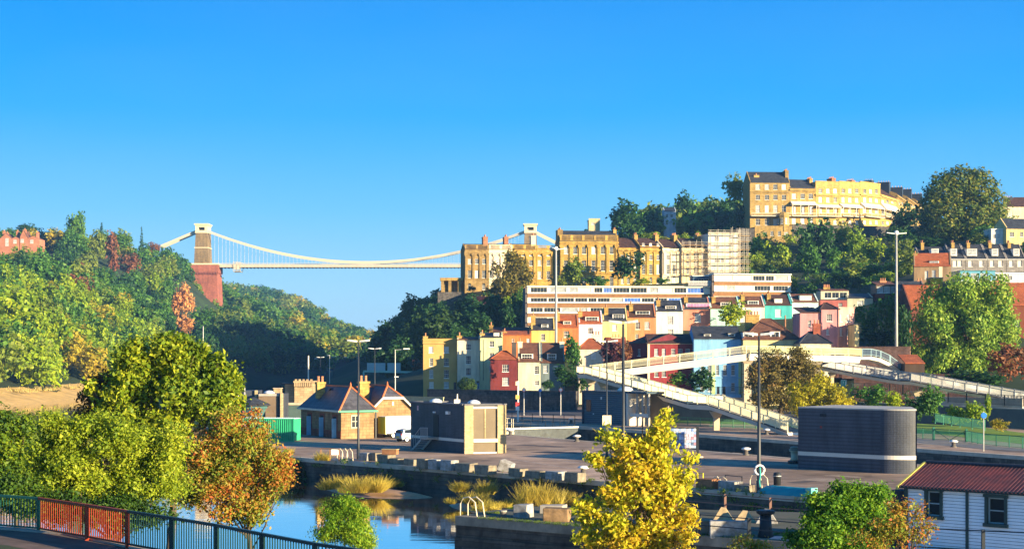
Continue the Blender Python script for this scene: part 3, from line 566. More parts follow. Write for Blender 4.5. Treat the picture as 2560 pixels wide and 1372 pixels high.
def house(name, label, x0, x1, yt, yb, Y, wall, D=8., Y1=None, cat='house', group=None, roof=None, rm=None, win=(), chim=(), dorm=(), style='sash', cornice=None, trim=None, doors=(), firewalls=True, ridge_in=None, panes=None, band=()):
    """x0,x1 picture columns of the front; yt eaves row, yb ground row; win (x0,x1,y0,y1) rows in the picture; chim (x,ytop,side); dorm (x0,x1,y0,y1)"""
    f = Fac(x0, Y, x1, Y1); W = f.W-.02; zb = f.uz(x0, yb)[1]; H = f.uz((x0+x1)/2, yt)[1]-zb
    t = thing(name, (f.A.x, f.A.y, zb), label, cat, group, f.rz)
    wall = tuple(.93*c**1.22 for c in wall) if isinstance(wall, tuple) else wall
    wm = wall if not isinstance(wall, tuple) else mat('render_%d_%d_%d' % tuple(int(c*100) for c in wall), wall, .9, .12, .35, .15)
    holes = []; wins = []
    for w_ in win:
        a, z1 = f.uz(w_[0], w_[2]); b, z0 = f.uz(w_[1], w_[3]); z1 -= zb; z0 -= zb
        holes.append((a, b, z0, z1)); wins.append((a, z0, b-a, z1-z0, w_[4] if len(w_) > 4 else None, w_[5] if len(w_) > 5 else style))
    for d_ in doors:
        a, z1 = f.uz(d_[0], d_[2]); b, z0 = f.uz(d_[1], d_[3]); z1 -= zb; z0 -= zb; holes.append((a, b, z0, z1))
        dm = MB(); dm.box(a, b, .1, .16, z0, z1-.4, 0).box(a, b, .11, .15, z1-.4, z1, 1).box(a-.1, b+.1, -.25, 0, z0-.15, z0-.003, 2); dm.build('door', [d_[4] if len(d_) > 4 else mat('blue_door', (.03,.14,.3), .4), GLASS, CONC], t)
    mb = MB(); wall_with_holes(mb, W, -3, H, holes)
    mb.add([(0,0,-3),(W,0,-3),(W,D,-3),(0,D,-3),(0,0,H),(W,0,H),(W,D,H),(0,D,H)], [(4,5,6,7),(1,2,6,5),(2,3,7,6),(3,0,4,7)])
    tm = trim or wm
    if cornice: # (row, projection) pairs
        for row, pr, th in cornice:
            z = f.uz((x0+x1)/2, row)[1]-zb; mb.box(-pr*.3, W+pr*.3, -pr, -.003, z-th/2, z+th/2, 1)
    mb.build('wall', [wm, tm], t)
    for a, z0, w, h, pane, st in wins: put_window(t, a, z0, w, h, st, pane)
    zr = None
    if roof and roof[0] in ('gable', 'hip', 'shed'):
        ri = ridge_in or D/2; k = Vector((f.A.x, f.A.y, 0)).lerp(Vector((f.B.x, f.B.y, 0)), .5)-f.n*ri; zr = max(H+.4, CZ+(HOR-roof[1])/F*k.y-zb)
        ov = .25; sl = (zr-H)/ri; r = MB(); th = .14
        if roof[0] == 'gable':
            r.prof([(-ov, H-ov*sl), (ri, zr), (D+ov, H-ov*sl if abs(D-2*ri) < .1 else H), (D+ov, H+th-ov*sl if abs(D-2*ri) < .1 else H+th), (ri, zr+th), (-ov, H+th-ov*sl)], .004, W-.004)
            for a in ((-.02, .26), (W-.26, W+.02)) if firewalls else ((.006, .2), (W-.2, W-.006)):
                lift = .3 if firewalls else -.02; MB().prof([(0, H-.1), (D, H-.1), (D, H+lift), (ri, zr+lift), (0, H+lift)], a[0], a[1]).build('gable_wall', wm, t)
        elif roof[0] == 'hip':
            ix = min(W*.42, ri); o_ = ov; zo = H-ov*sl
            r.add([(-o_,-o_,zo),(W+o_,-o_,zo),(W+o_,D+o_,zo),(-o_,D+o_,zo),(ix,ri,zr),(W-ix,ri,zr)], [(0,1,5,4),(1,2,5),(2,3,4,5),(3,0,4),(3,2,1,0)])
            hr = MB()
            for a, b in (((-o_,-o_,zo),(ix,ri,zr)), ((W+o_,-o_,zo),(W-ix,ri,zr)), ((ix,ri,zr),(W-ix,ri,zr))): hr.tube([a, b], .13, 6)
            hr.build('ridge_tiles', rm or TILE, t)
        else:
            r.prof([(-ov, H), (D, zr), (D, zr+th), (-ov, H+th)], .004, W-.004)
        r.build('roof', rm or TILE, t)
    elif roof and roof[0] == 'flat':
        r = MB(); r.box(-.15, W+.15, -.15, D+.15, H+.003, H+.18); r.build('roof', rm or SLATE, t)
    elif roof and roof[0] == 'parapet':
        r = MB(); r.box(-.04, W+.04, -.06, .3, H+.003, H+roof[1]).box(-.12, W+.12, -.14, .36, H+roof[1], H+roof[1]+.15).box(.3, W-.3, .3, D-.3, H+.003, H+.2); r.build('parapet', wm, t)
    for c_ in chim:
        x, z1 = f.uz(c_[0], c_[1], c_[2] if len(c_) > 2 else D*.35); chimney(t, min(max(x, .4), W-.4), c_[2] if len(c_) > 2 else D*.35, H-.5, z1-zb-.6, c_[3] if len(c_) > 3 else .8, c_[4] if len(c_) > 4 else 1.5, c_[5] if len(c_) > 5 else None, c_[6] if len(c_) > 6 else 3)
    for d_ in dorm:
        bk = .7; a, z1 = f.uz(d_[0], d_[2], bk); b, z0 = f.uz(d_[1], d_[3], bk); z0 -= zb; z1 -= zb; dd = MB(); w = b-a
        dd.box(a-.15, b+.15, bk, bk+D*.42, z0-.2, z1+.08, 0).box(a-.3, b+.3, bk-.25, bk+D*.44, z1+.083, z1+.2, 1); o = dd.build('dormer', [WHITE, rm or SLATE], t)
        fm, pm = winmesh(w, z1-z0, d_[5] if len(d_) > 5 else 'dorm', d_[4] if len(d_) > 4 else 'g'); me2 = _merge(fm, pm); link('window', me2, o, (a, bk-.15, z0))
    for bx in band:   # flat painted band (x0,x1,y0,y1,material)
        a, z1 = f.uz(bx[0], bx[2]); b, z0 = f.uz(bx[1], bx[3]); MB().box(a, b, -.05, -.003, z0-zb, z1-zb).build('pilaster', bx[4], t)
    return t, f, zb, H, W
_mg = {}
def _merge(a, b):
    k = (a.name, b.name)
    if k not in _mg:
        me = bpy.data.meshes.new('dormer_window'); va = [v.co[:] for v in a.vertices]; vb = [v.co[:] for v in b.vertices]
        me.from_pydata(va+vb, [], [tuple(p.vertices) for p in a.polygons]+[tuple(len(va)+i for i in p.vertices) for p in b.polygons])
        me.materials.append(a.materials[0]); me.materials.append(b.materials[0]); me.polygons.foreach_set('material_index', [0]*len(a.polygons)+[1]*len(b.polygons)); me.update(); _mg[k] = me
    return _mg[k]
def balustrade(t, x0, x1, z, h=1., m=None, y=-.1, nm='balustrade'):
    mb = MB(); mb.box(x0, x1, y-.12, y+.12, z+.003, z+.14).box(x0, x1, y-.14, y+.14, z+h-.15, z+h); n = max(1, int((x1-x0)/3.2)); s = (x1-x0)/n
    for i in range(n+1): xx = x0+i*s; mb.box(max(x0, xx-.4), min(x1, xx+.4), y-.13, y+.13, z+.14, z+h-.15)
    for i in range(int((x1-x0)/.36)): xx = x0+.18+i*.36; mb.box(xx-.07, xx+.07, y-.07, y+.07, z+.14, z+h-.15)
    return mb.build(nm, m or STONE, t)
BD = mat('black_door', (.02,.02,.025), .4); BLD = mat('blue_door', (.03,.14,.3), .4); OG = mat('ochre_render', (.40,.25,.07), .9, .22, .35, .15, col2=(.52,.36,.12))
GR = 'houses at the foot of the hill'
# lowest row beside the dock road
house('town_house', 'ochre three storey house with plain parapet at the left end of the lower row', 1058, 1142.3, 851, 983, 325, OG, 9,
      win=[(1072,1083,866,882,'b'),(1110,1122,866,882,'b'),(1073.5,1083,895,915),(1110,1122,895,915),(1073.5,1083,924,945),(1110,1122,924,945),(1073,1084,954,970,'b'),(1110,1122,954,970,'c')],
      doors=[(1134,1141,955,975,BD)], cornice=[(857,.25,.35),(851.5,.18,.2)], roof=('parapet',.25), chim=[(1060,833,1.2,.8,1.2,OG,1)], group=GR)
house('town_house', 'tall white house with leaf shadows behind the round clipped bush', 1143, 1199.6, 849, 975, 323, (.74,.68,.52), 9, roof=('gable',843), rm=TILEB,
      win=[(1165,1177,860,875),(1165,1177,889,910),(1165,1177,920,938)], doors=[(1191,1198,952,972,BLD)], chim=[(1146,832,2.,.9,1.6,STONE,2)], group=GR)
house('town_house', 'pale yellow green house with black drainpipe left of the dark red one', 1200.2, 1256, 843, 978, 321, (.66,.68,.42), 9, roof=('gable',833), rm=SLATE,
      win=[(1223,1235,852.5,867),(1223,1235,882,898),(1223,1235,912,928)], chim=[(1203,826,2.,.9,1.8,STONE,2)], group=GR, dorm=[(1236,1246,832,842,'b','plain')], band=[(1208,1209,849,950,BLACK)])
house('town_house', 'dark red house with a small hipped orange tile roof', 1226, 1294, 898, 980, 312, (.23,.055,.055), 7, roof=('hip',877),
      win=[(1256,1272,911,929),(1256,1272,943,963,'c')], group=GR, chim=[(1285,848,3.,.9,1.8,(mat('dark_render', (.07,.06,.055))),3)])
house('town_house', 'cream fronted house with brown pantiled attic and two white dormers', 1295.4, 1352, 903, 966, 314, (.62,.62,.48), 9, roof=('gable',858), rm=TILEB, ridge_in=6,
      win=[(1336,1347,915,935),(1337,1348,951,963)], dorm=[(1305,1331,884.5,899)], chim=[(1299,846,5,.9,1.5,CREAM,2)], group=GR)
house('town_house', 'house coloured grey blue for shade, sharing the brown pantiled attic, behind the tall mast', 1352.6, 1412, 905, 966, 314, (.20,.25,.25), 9, roof=('gable',858), rm=TILEB, ridge_in=6,  # right half of the cream front: its shade is put into the wall colour
      win=[(1359,1369,913,932),(1384,1394,913,930)], dorm=[(1370,1389,884.5,899)], chim=[(1406,846,5,.9,1.5,CREAM,2)], group=GR)
house('cottage', 'cream cottage with bright orange hipped roof behind the end of the footbridge', 1447, 1514, 871, 975, 310, (.70,.62,.50), 9, roof=('hip',846), win=[(1478,1490,878,896,'b')],
      chim=[(1490,829,5,1.6,1.,CREAM,3)], group=GR)
house('cottage', 'low orange roofed house behind the dark purple bush', 1514.6, 1568, 866, 975, 318, (.55,.42,.3), 9, roof=('gable',844), chim=[(1540,836,4.5,1.8,1.,CREAM,3)], group=GR, firewalls=False)
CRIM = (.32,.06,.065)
house('terrace_house', 'crimson house in the shade with a dark roof left of the white quoin', 1569, 1618, 858, 985, 312, (.20,.04,.06), 9, Y1=302, roof=('gable',836), rm=TILED, win=[(1594,1601,872,889)], group=GR, firewalls=False)  # deeper crimson than next door: shade put into the wall colour
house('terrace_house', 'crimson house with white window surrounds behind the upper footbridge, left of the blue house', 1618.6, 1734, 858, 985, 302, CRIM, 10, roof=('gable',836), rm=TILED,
      win=[(1636,1646,871.5,889),(1655,1664.5,871.5,889),(1678,1688.5,871.5,889),(1695.5,1706,871.5,889),(1714,1724.5,871.5,889),(1655,1665,925,942),(1636,1646,925,942)], group=GR, firewalls=False,
      band=[(1619,1624.5,858,985,CREAM)], cornice=[(858.5,.2,.2)], trim=CREAM)
PG = mat('green_pilaster', (.42,.55,.25), .8, .1)
BLU = mat('render_blue', (.20,.42,.62), .9, .10, .35)
house('terrace_house', 'light blue house with tall sash windows and pale green pilasters under the footbridge', 1734.5, 1853, 846, 985, 300, BLU, 10, roof=('gable',816), rm=SLATE,
      win=[(1752,1760,912,938),(1770,1778,912,938),(1790,1797.5,912,938),(1808,1817,912,938),(1828,1837,912,938),(1752,1760,957,978),(1770,1778,957,978),(1828,1837,957,978)],
      doors=[(1792,1799,966,985,BD),(1806,1813,966,985,BD)], band=[(1779,1788,905,985,PG),(1846,1852.5,895,985,PG)], cornice=[(847,.2,.2),(944,.12,.15)], dorm=[(1762,1775,836,845,'g','plain'),(1823,1836,834,845,'g','plain')], group=GR, firewalls=False)
house('corner_house', 'pale yellow house with big brown hipped mansard roof behind the footbridge', 1858, 2000, 847, 985, 298, (.68,.60,.34), 12, roof=('hip',797), rm=TILEB, win=[(1875,1885,905,925),(1900,1910,905,925),(1940,1950,905,925)],
      dorm=[(1860,1882,831,845,'g','pair'),(1928,1948,829,844,'g','pair')], chim=[(1880,779,9,2.6,1.2,STONE,5)], group=GR)
house('cottage', 'low cream cottage with dark hipped slate roof beside the pink house', 2000.6, 2078, 857, 900, 292, (.70,.66,.50), 9, roof=('hip',829), rm=SLATE, chim=[(2041,801,4,1.3,1.,REDBRICK,2)], group=GR)
PK = (.62,.33,.33)
house('villa_wing', 'pink rendered wing on the left side of the large pink house', 2000, 2053, 782, 900, 309.6, PK, 8, roof=('shed',768), rm=TILED, win=[(2020,2028,800,815)], group=GR)
house('villa', 'large pink house with blue barred window', 2053.4, 2096, 772, 900, 309.2, PK, 9, roof=('hip',757), rm=TILED, win=[(2067,2080,785,803),(2066,2072,822,836)], group=GR)
house('villa_wing', 'sunlit pink gable of the large house with small arched windows', 2096.4, 2136, 772, 905, 309, (.72,.42,.36), 9, Y1=312, roof=('parapet',.2), win=[(2117,2125,785,804),(2118,2124,818,839),(2100,2105,785,804,'b'),(2100,2105,818,839,'b')], group=GR)  # lighter pink than wing and villa: sunlight put into the wall colour
house('outbuilding', 'narrow cream annexe standing against the right side of the pink house', 2136.6, 2148, 812, 905, 304, (.70,.60,.34), 6, roof=('flat',), group=GR)
# colourful terrace climbing to the right
GC = 'brightly painted terrace half way up the hill'
house('rear_house', 'long low house with brown tiled roof behind the orange one at the row end', 1223, 1326, 833, 870, 345, (.6,.3,.14), 8, roof=('gable',819), rm=TILEB, chim=[(1219,806,1.,.8,1.2,STONE,2)], group=GC)
for (nm, lb, x0, x1, yt, yb, Y, wl, rf, rmat, wn, dm, ch) in [
 ('painted_house', 'orange rendered house with red tile roof left of the yellow one in the painted row', 1256.6, 1327.6, 837, 880, 336, (.62,.25,.09), 828, TILE, [(1317,1325,846,862),(1280,1287,846,862)], [], [(1259,822)]),
 ('painted_house', 'yellow house with dark slate roof left of the tall mast', 1328.4, 1387, 824, 885, 340, (.72,.56,.20), 797, SLATE, [(1352.5,1363,834,851)], [(1355,1369,811,821,'g')], [(1333,782)]),
 ('painted_house', 'burnt orange house with red roof just right of the tall mast', 1388, 1446.4, 817, 880, 345, (.60,.24,.10), 788, TILE, [(1410,1423,827,843)], [(1410,1426,803,816,'g')], [(1394,775)]),
 ('painted_house', 'lilac white house with tile roof and wide white dormer', 1447, 1506.4, 808, 880, 350, (.76,.68,.74), 779, TILE, [(1470,1482,819,834)], [(1465,1495,792,805,'g')], [(1450,771)]),
 ('painted_house', 'primrose yellow house with dark roof behind the lamp head', 1507, 1568.6, 801, 880, 355, (.70,.60,.28), 771, SLATE, [(1531,1542,811,827)], [(1533,1559,786,797,'g')], [(1515,762)]),
 ('painted_house', 'salmon orange house with four windows and one large dormer', 1569.2, 1639.6, 792, 880, 360, (.66,.30,.15), 762, TILED, [(1589,1600,804,823),(1612,1624,804,823),(1589,1597,835,853)], [(1591,1623,778,791,'g')], [(1577,754)]),
 ('painted_house', 'very pale blue house with slate roof in the painted row', 1640.2, 1707.6, 777, 880, 366, (.62,.72,.70), 752, SLATE, [(1668,1683,790,811,'c'),(1669,1683,823,837)], [(1665,1689,765,775,'g')], [(1645,744)]),
 ('painted_house', 'salmon pink house with full width glazed attic', 1708.2, 1775.6, 772, 880, 371, (.66,.29,.20), 745, SLATE, [(1737,1752,784,805),(1737,1748,819,832)], [(1717,1774,758,771,'p','wide')], [(1714,736)]),
 ('painted_house', 'pale mint house with brown tile roof partly behind the round green tree', 1776.2, 1849.6, 770, 860, 376, (.45,.68,.62), 743, TILEB, [(1820,1832,784,802)], [(1803,1825,756,768,'g')], [(1783,736)]),
 ('painted_house', 'off white house with brown tile roof left of the turquoise one', 1850.2, 1911.6, 766, 850, 380, (.74,.66,.60), 742, TILEB, [(1866,1878,778,795)], [(1871,1895,752,765,'g')], [(1856,730)]),
 ('painted_house', 'bright turquoise house crossed by a slanting shadow', 1912.2, 1979.6, 762, 850, 384, (.10,.46,.46), 738, TILED, [(1938,1953,773,792,'b')], [(1938,1954,747,758,'b','plain')], [(1921,728)]),
 ('painted_house', 'ice blue house with white dormer right of the turquoise one', 1980.2, 2046, 755, 850, 388, (.62,.74,.72), 736, TILEB, [(2007,2021,766,781,'c')], [(2001,2027,739,753,'b')], []),
 ]:
    house(nm, lb, x0, x1, yt, yb, Y, wl, 8.5, roof=('gable', rf), rm=rmat, win=wn, dorm=dm, chim=[(c[0], c[1], 2.6, .9, 1.8, STONE, 3) for c in ch], group=GC, cornice=[(yt+1, .12, .18)], ridge_in=4.6)
house('studio_house', 'house with flat roofed glazed studio storey above a dull pink wall', 2051, 2117, 750, 850, 392, (.42,.15,.13), 9, roof=('flat',), group=GC, win=[(2096,2106,757,768)])
house('roof_studio', 'glazed attic room with cream frame on top of the dull pink house', 2052, 2122, 727, 749, 396, (.62,.56,.42), 6, roof=('shed',722), rm=TILEB, win=[(2061,2078,731,745,'g','wide'),(2080,2097,731,745,'g','wide'),(2099,2117,731,745,'g','wide')], group=GC, chim=[(2066,712,4,1.6,.9,STONE,4)])
house('painted_house', 'grey cream house with pale blue blind above the dark green trees', 2118, 2182, 745, 850, 394, (.50,.50,.38), 9, roof=('gable',735), rm=SLATE, win=[(2143,2158,751,764,'c')], group=GC)
house('studio_house', 'house with turquoise glazed attic right behind the second tall mast', 2186, 2240, 735, 800, 396, (.22,.06,.05), 9, roof=('flat',), group=GC)
house('roof_studio', 'turquoise glazed attic under a brown tile roof behind the second tall mast', 2190, 2240, 713, 735, 398, (.25,.2,.15), 6, roof=('shed',703), rm=TILEB, win=[(2193,2208,716,732,'c','wide'),(2210,2225,716,732,'c','wide'),(2227,2239,716,732,'c','wide')], group=GC, chim=[(2207,696,4,1.6,.9,POT,3)])
house('dormer_house', 'dark slate roofed house with a white dormer right of the second tall mast', 2252, 2316, 735, 800, 392, (.2,.2,.2), 9, roof=('gable',704), rm=SLATE, dorm=[(2276,2296,718,731,'g')], group=GC, chim=[(2306,696,5,1.4,1.,BRICK,2)])
# white apartment slab with brown bands
def flats(name, label, x0, x1, rows, Y, nwin, seed, top, bottom):
    f = Fac(x0, Y, x1, Y+3); zb = f.uz(x0, bottom)[1]; W = f.W; t = thing(name, (f.A.x, f.A.y, zb), label, 'apartment block', None, f.rz); D = 10
    BB = mat('brown_cladding', (.24,.12,.05), .85, .2, .6); Wm = mat('white_cladding', (.74,.69,.56), .7, .08, .5); r = random.Random(seed)
    zz = lambda py: f.uz((x0+x1)/2, py)[1]-zb; mb = MB(); bm = MB(); holes_all = []
    mb.box(0, W, .9, D, -3, zz(top)-.3, 0)
    mb.box(-.15, W+.15, -.35, D, zz(top)-.3, zz(top), 0)
    for (a, b) in rows:   # window band
        z1, z0 = zz(a), zz(b); H = []; x = .8
        while x < W-3:
            w = r.choice([2.2, 3.2, 4.3, 4.3]); w = min(w, W-.8-x)
            if w < 1.5: break
            H.append((x, x+w, z0+.1, z1-.1)); x += w+r.choice([.3, .35, .8])
        b_ = MB(); wall_with_holes(b_, W, z0, z1, H); k = len(mb.v); mb.v += b_.v; mb.f += [tuple(i+k for i in q) for q in b_.f]; mb.m += b_.m
        mb.box(0, .2, .003, .9, z0, z1).box(W-.2, W, .003, .9, z0, z1); holes_all += H
    for i, (a, b) in enumerate(rows):
        nxt = rows[i+1][0] if i+1 < len(rows) else b+9; bm.box(-.05, W+.05, -.12, .9, zz(nxt)+.003, zz(b)-.003); mb.box(-.1, W+.1, -.5, -.123, zz(b)-.22, zz(b)-.003)
    mb.build('wall', Wm, t); bm.build('brown_band', BB, t)
    for H in holes_all: put_window(t, H[0], H[2], H[1]-H[0], H[3]-H[2], 'wide', r.choices('gcbu', [.55, .3, .07, .08])[0])
    # brick end wall with stair windows
    MB().box(-.6, -.003, 0, D, -3, zz(top)-.35).build('end_wall', mat('dark_end_wall', (.12,.1,.09), .9), t)
    return t, f, zb
t, f, zb = flats('apartment_block', 'long white apartment block with brown bands above the painted terrace', 1319, 1784, [(718.5,732.5),(743.5,756),(768.5,781.5),(792.5,805)], 420, 0, 5, 715, 815)
t2, f2, zb2 = flats('apartment_block', 'shorter and higher right hand part of the white apartment block with brown bands', 1785.5, 1977, [(688.5,702.5),(713.5,727.5),(740.5,752)], 421, 0, 9, 684, 800)
t3, *_ = house('roof_pavilion', 'blue glazed rooftop room with white railing on the white apartment block', 1732, 1783, 690, 716, 424, mat('dark_blue_cladding', (.04,.08,.12), .5), 7, roof=('flat',), rm=WHITE, win=[(1740,1760,697,710,'g','wide'),(1762,1780,697,710,'g','wide')], cat='rooftop room')
mb = MB(); a = P(1722, 714.5, 421.5); b = P(1780, 714.5, 421.8)
for i in range(24): q = a.lerp(b, i/23); mb.box(q.x-.05, q.x+.05, q.y-.05, q.y+.05, q.z, q.z+1.2)
mb.bar(a+V(0,0,1.2), b+V(0,0,1.2), .12, .12); tag(mb.build('roof_railing', WHITE), 'white baluster railing in front of the blue rooftop room', 'railing')
# golden terrace on the hill shoulder
GT = 'classical stone terrace above the white apartment block'
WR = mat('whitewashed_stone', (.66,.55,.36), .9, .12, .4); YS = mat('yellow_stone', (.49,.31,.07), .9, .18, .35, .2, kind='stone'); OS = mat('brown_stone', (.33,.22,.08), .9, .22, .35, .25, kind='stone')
def grand(label, x0, x1, yt, yb, Y, Y1, m, cols, rows, arch=None, base=None, chim=(), roofrow=None, D=13, pil=None, pilrows=(630,690), bal=None, cornrow=None, extra=None, rm=TILED, attic=None, pm=None, name='terrace_mansion', group=GT, parapet=None, panes=None):
    wn = [(c-hw, c+hw, a, b) for (a, b, hw) in rows for c in cols]
    if arch: wn += [(c-arch[2], c+arch[2], arch[0], arch[1]) for c in cols[::arch[3] if len(arch) > 3 else 1]]
    if panes: wn = [w_+(panes,) if random.Random(int(w_[0]*7+w_[2])).random() < .6 else w_ for w_ in wn]
    cn = [(cornrow or yt+8, .5, .55), ((cornrow or yt+8)+4, .25, .3)]
    if base: cn.append((base, .22, .4))
    t, f, zb, H, W = house(name, label, x0, x1, yt, yb, Y, m, D, Y1, 'house', group, ('gable', roofrow) if roofrow else ('parapet', parapet or .3), rm, wn, [(c[0], c[1], D*.4, c[2] if len(c) > 2 else 1.1, c[3] if len(c) > 3 else 3.2, c[4] if len(c) > 4 else BRICK, 5) for c in chim], cornice=cn, trim=m, ridge_in=6)
    if pil:
        for px in pil:
            a, z0 = f.uz(px-2.2, pilrows[1]); b, z1 = f.uz(px+2.2, pilrows[0]); mb = MB(); mb.box(a, b, -.3, -.003, z0-zb, z1-zb-.9).box(a-.15, b+.15, -.38, -.003, z0-zb-.3, z0-zb).box(a-.2, b+.2, -.42, -.003, z1-zb-.9, z1-zb-.55).box(a-.32, b+.32, -.5, -.003, z1-zb-.5, z1-zb)
            mb.build('pilaster', pm or m, t)
    if arch:      # round heads over the basement openings
        mb = MB()
        for c in cols[::arch[3] if len(arch) > 3 else 1]:
            u, z = f.uz(c, arch[0]); r_ = arch[2]*Y/F; n = 8
            for i in range(n):
                a0, a1 = math.pi*i/n, math.pi*(i+1)/n; mb.prof([(u+math.cos(a0)*r_, z-zb+math.sin(a0)*r_), (u+math.cos(a1)*r_, z-zb+math.sin(a1)*r_), (u+math.cos(a1)*(r_+.22), z-zb+math.sin(a1)*(r_+.22)), (u+math.cos(a0)*(r_+.22), z-zb+math.sin(a0)*(r_+.22))], -.06, -.003, 'y')
            mb.prof([(u+math.cos(math.pi*i/n)*r_, z-zb+math.sin(math.pi*i/n)*r_) for i in range(n+1)], -.02, -.003, 'y', 1)
        mb.build('arch_head', [m, GLASS], t)
    if bal: balustrade(t, 0, W, H, bal, m)
    return t, f, zb, H, W
c17 = lambda a, n, s=17.6: [a+s*i for i in range(n)]
LOWP = (633, 694)
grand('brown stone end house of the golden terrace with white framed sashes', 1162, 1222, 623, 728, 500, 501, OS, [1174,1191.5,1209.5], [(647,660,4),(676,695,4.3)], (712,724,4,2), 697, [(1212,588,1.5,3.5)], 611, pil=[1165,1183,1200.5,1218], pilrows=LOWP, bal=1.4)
grand('whitewashed house of the golden terrace behind the tall golden tree', 1222.5, 1281, 623, 728, 501, 502, WR, [1227,1244.5,1262], [(647,660,3.8),(676,695,3.8),(629,637,3.5)], None, 697, [(1264,588,1.3,3.5)], 611, pil=[1236,1253.5,1271], pilrows=LOWP, bal=1.4, pm=WR)
grand('yellow stone house of the golden terrace left of the tall lamp mast', 1281.5, 1341, 623, 728, 502, 503, YS, [1290,1308,1327], [(628,640,4),(650,664,4.2),(678,697,4.4)], None, 700, [(1335,585,1.5,3.5,WR)], 611, pil=[1299,1317,1336], pilrows=LOWP, bal=1.4)
grand('narrow flat topped yellow stone house directly left of the tall central block', 1341.5, 1398.5, 623, 728, 503, 504, YS, [1349,1371,1392], [(628,640,4),(650,664,4.2),(678,697,4.4)], None, 700, [], None, pil=[1360,1381], pilrows=LOWP, bal=1.2)
T2 = grand('tall central block of the golden terrace with long balustrade and six bays', 1400, 1545.5, 602, 725, 501.8, 503.2, YS, [1415,1438,1460,1484,1507,1529], [(617,635,5),(651,677,5.2)], (694,715,4.5,1), 683, [(1394,571,1.6,6,OS),(1540,570,1.,3,STONE)], 578, D=15, pil=[1403,1426,1449,1472,1495.5,1518,1541], pilrows=(612,681), bal=1.8, rm=SLATE, cornrow=606)
grand('ochre stone house with two small attic windows right of the central block', 1546, 1600, 618, 722, 503, 504, YS, [1556,1571,1588], [(637,650,3.8),(661,680,4)], (697,709,3.5,1), 686, [(1596,583,1.1,3,STONE)], 596, pil=[1549,1564,1580,1596], pilrows=(625,684), rm=TILED)
grand('ochre stone house with pale attic storey in the golden terrace', 1600.5, 1656, 618, 722, 503, 505, YS, [1609,1627,1645.5], [(637,650,3.8),(661,685,4.1),(608,615,3.5)], (697,709,3.8,1), 687, [(1648,583,1.1,3,STONE)], 596, pil=[1618,1636], pilrows=(625,685), rm=TILED)
grand('pale stone house with tall narrow windows left of the scaffolding', 1656.5, 1704, 619, 722, 504, 506, WR, [1670,1685.5], [(637,650,3.6),(661,685,3.6)], (694,706,4,1), 687, [(1703,584,1.1,3,STONE)], 599, pil=[1661,1678,1694], pilrows=(625,685), rm=TILED, pm=WR)
T6 = grand('cream stone house standing behind low scaffolding', 1704.5, 1770, 617, 722, 505, 507, mat('cream_stone', (.66,.52,.28), .9, .12, .4), [1720,1739,1757], [(634,648,4),(655,664,4),(669,684,4)], None, 690, [(1743,583,1.1,3,STONE)], 597, pil=[1711,1729,1748,1766], pilrows=(624,688), rm=TILED)
T7 = house('wrapped_building', 'building wrapped in white sheeting at the right end of the golden terrace', 1771, 1846, 586, 715, 505.5, mat('white_sheeting', (.64,.58,.46), .7, .22, .25, .3), 14, Y1=508, cat='building', roof=('parapet', .4), win=[(1788,1797,592,603),(1789,1798,615,622),(1788,1799,646,657),(1803,1810,646,657)])
# west pavilion wall seen in shade and the porch with arches at the far left end
MB_ = MB(); a = P(1162, 728, 500); t = thing('side_pavilion', (a.x, a.y, a.z), 'columned porch on the shaded left flank of the golden terrace', 'porch')
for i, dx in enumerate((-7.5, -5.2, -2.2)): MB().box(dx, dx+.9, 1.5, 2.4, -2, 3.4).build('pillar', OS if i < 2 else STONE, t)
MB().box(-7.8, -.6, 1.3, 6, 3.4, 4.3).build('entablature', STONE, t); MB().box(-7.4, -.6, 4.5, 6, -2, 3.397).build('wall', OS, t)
MB().box(-8.5, 3, .8, 1.25, -5.5, -.2).build('retaining_wall', RUBBLE, t)
def scaffold(label, x0, x1, yt, yb, Y, Y1, lifts, seed, off=1.4):
    f = Fac(x0, Y, x1, Y1); zb = f.uz(x0, yb)[1]; t = thing('scaffolding', (f.A.x, f.A.y, zb), label, 'scaffolding', None, f.rz); W = f.W; H = f.uz(x0, yt)[1]-zb; r = random.Random(seed)
    SP = mat('scaffold_pole', (.5,.45,.36), .5, .2); n = max(2, round(W/2.3)); mb = MB()
    for i in range(n+1):
        x = W*i/n
        for y in (-off, -off+1.1): mb.tube([(x, y, -2), (x, y, H+r.uniform(0, 1.6))], .055, 5)
    mb.build('uprights', SP, t); bd = MB(); rl = MB()
    for z_ in lifts:
        z = f.uz(x0, z_)[1]-zb; bd.box(-.6, W+.6, -off-.1, -off+1.2, z-.1, z); 
        for dz in (.5, 1.05): rl.tube([(-.9, -off-.06, z+dz), (W+.9, -off-.06, z+dz)], .04, 4)
    for i in range(n): x = W*i/n; z = H*r.uniform(0, .7); rl.tube([(x, -off-.1, z), (x+W/n, -off-.1, z+H*.22)], .04, 4)
    bd.build('boards', mat('scaffold_board', (.42,.30,.16), .9, .2), t); rl.build('rails', SP, t); return t
scaffold('scaffolding across the front of the cream stone house', 1706, 1769, 608, 715, 503.6, 505.6, (613, 631, 648.5, 667, 685), 3)
scaffold('tall scaffolding round the white sheeted building', 1773, 1845, 578, 712, 504, 506.5, (584, 608, 624.5, 641, 659, 677), 4)
scaffold('scaffolding bay reaching right past the white sheeted building towards the trees', 1847, 1866, 582, 690, 506.6, 507.2, (590, 604, 624, 641, 659, 677), 5)
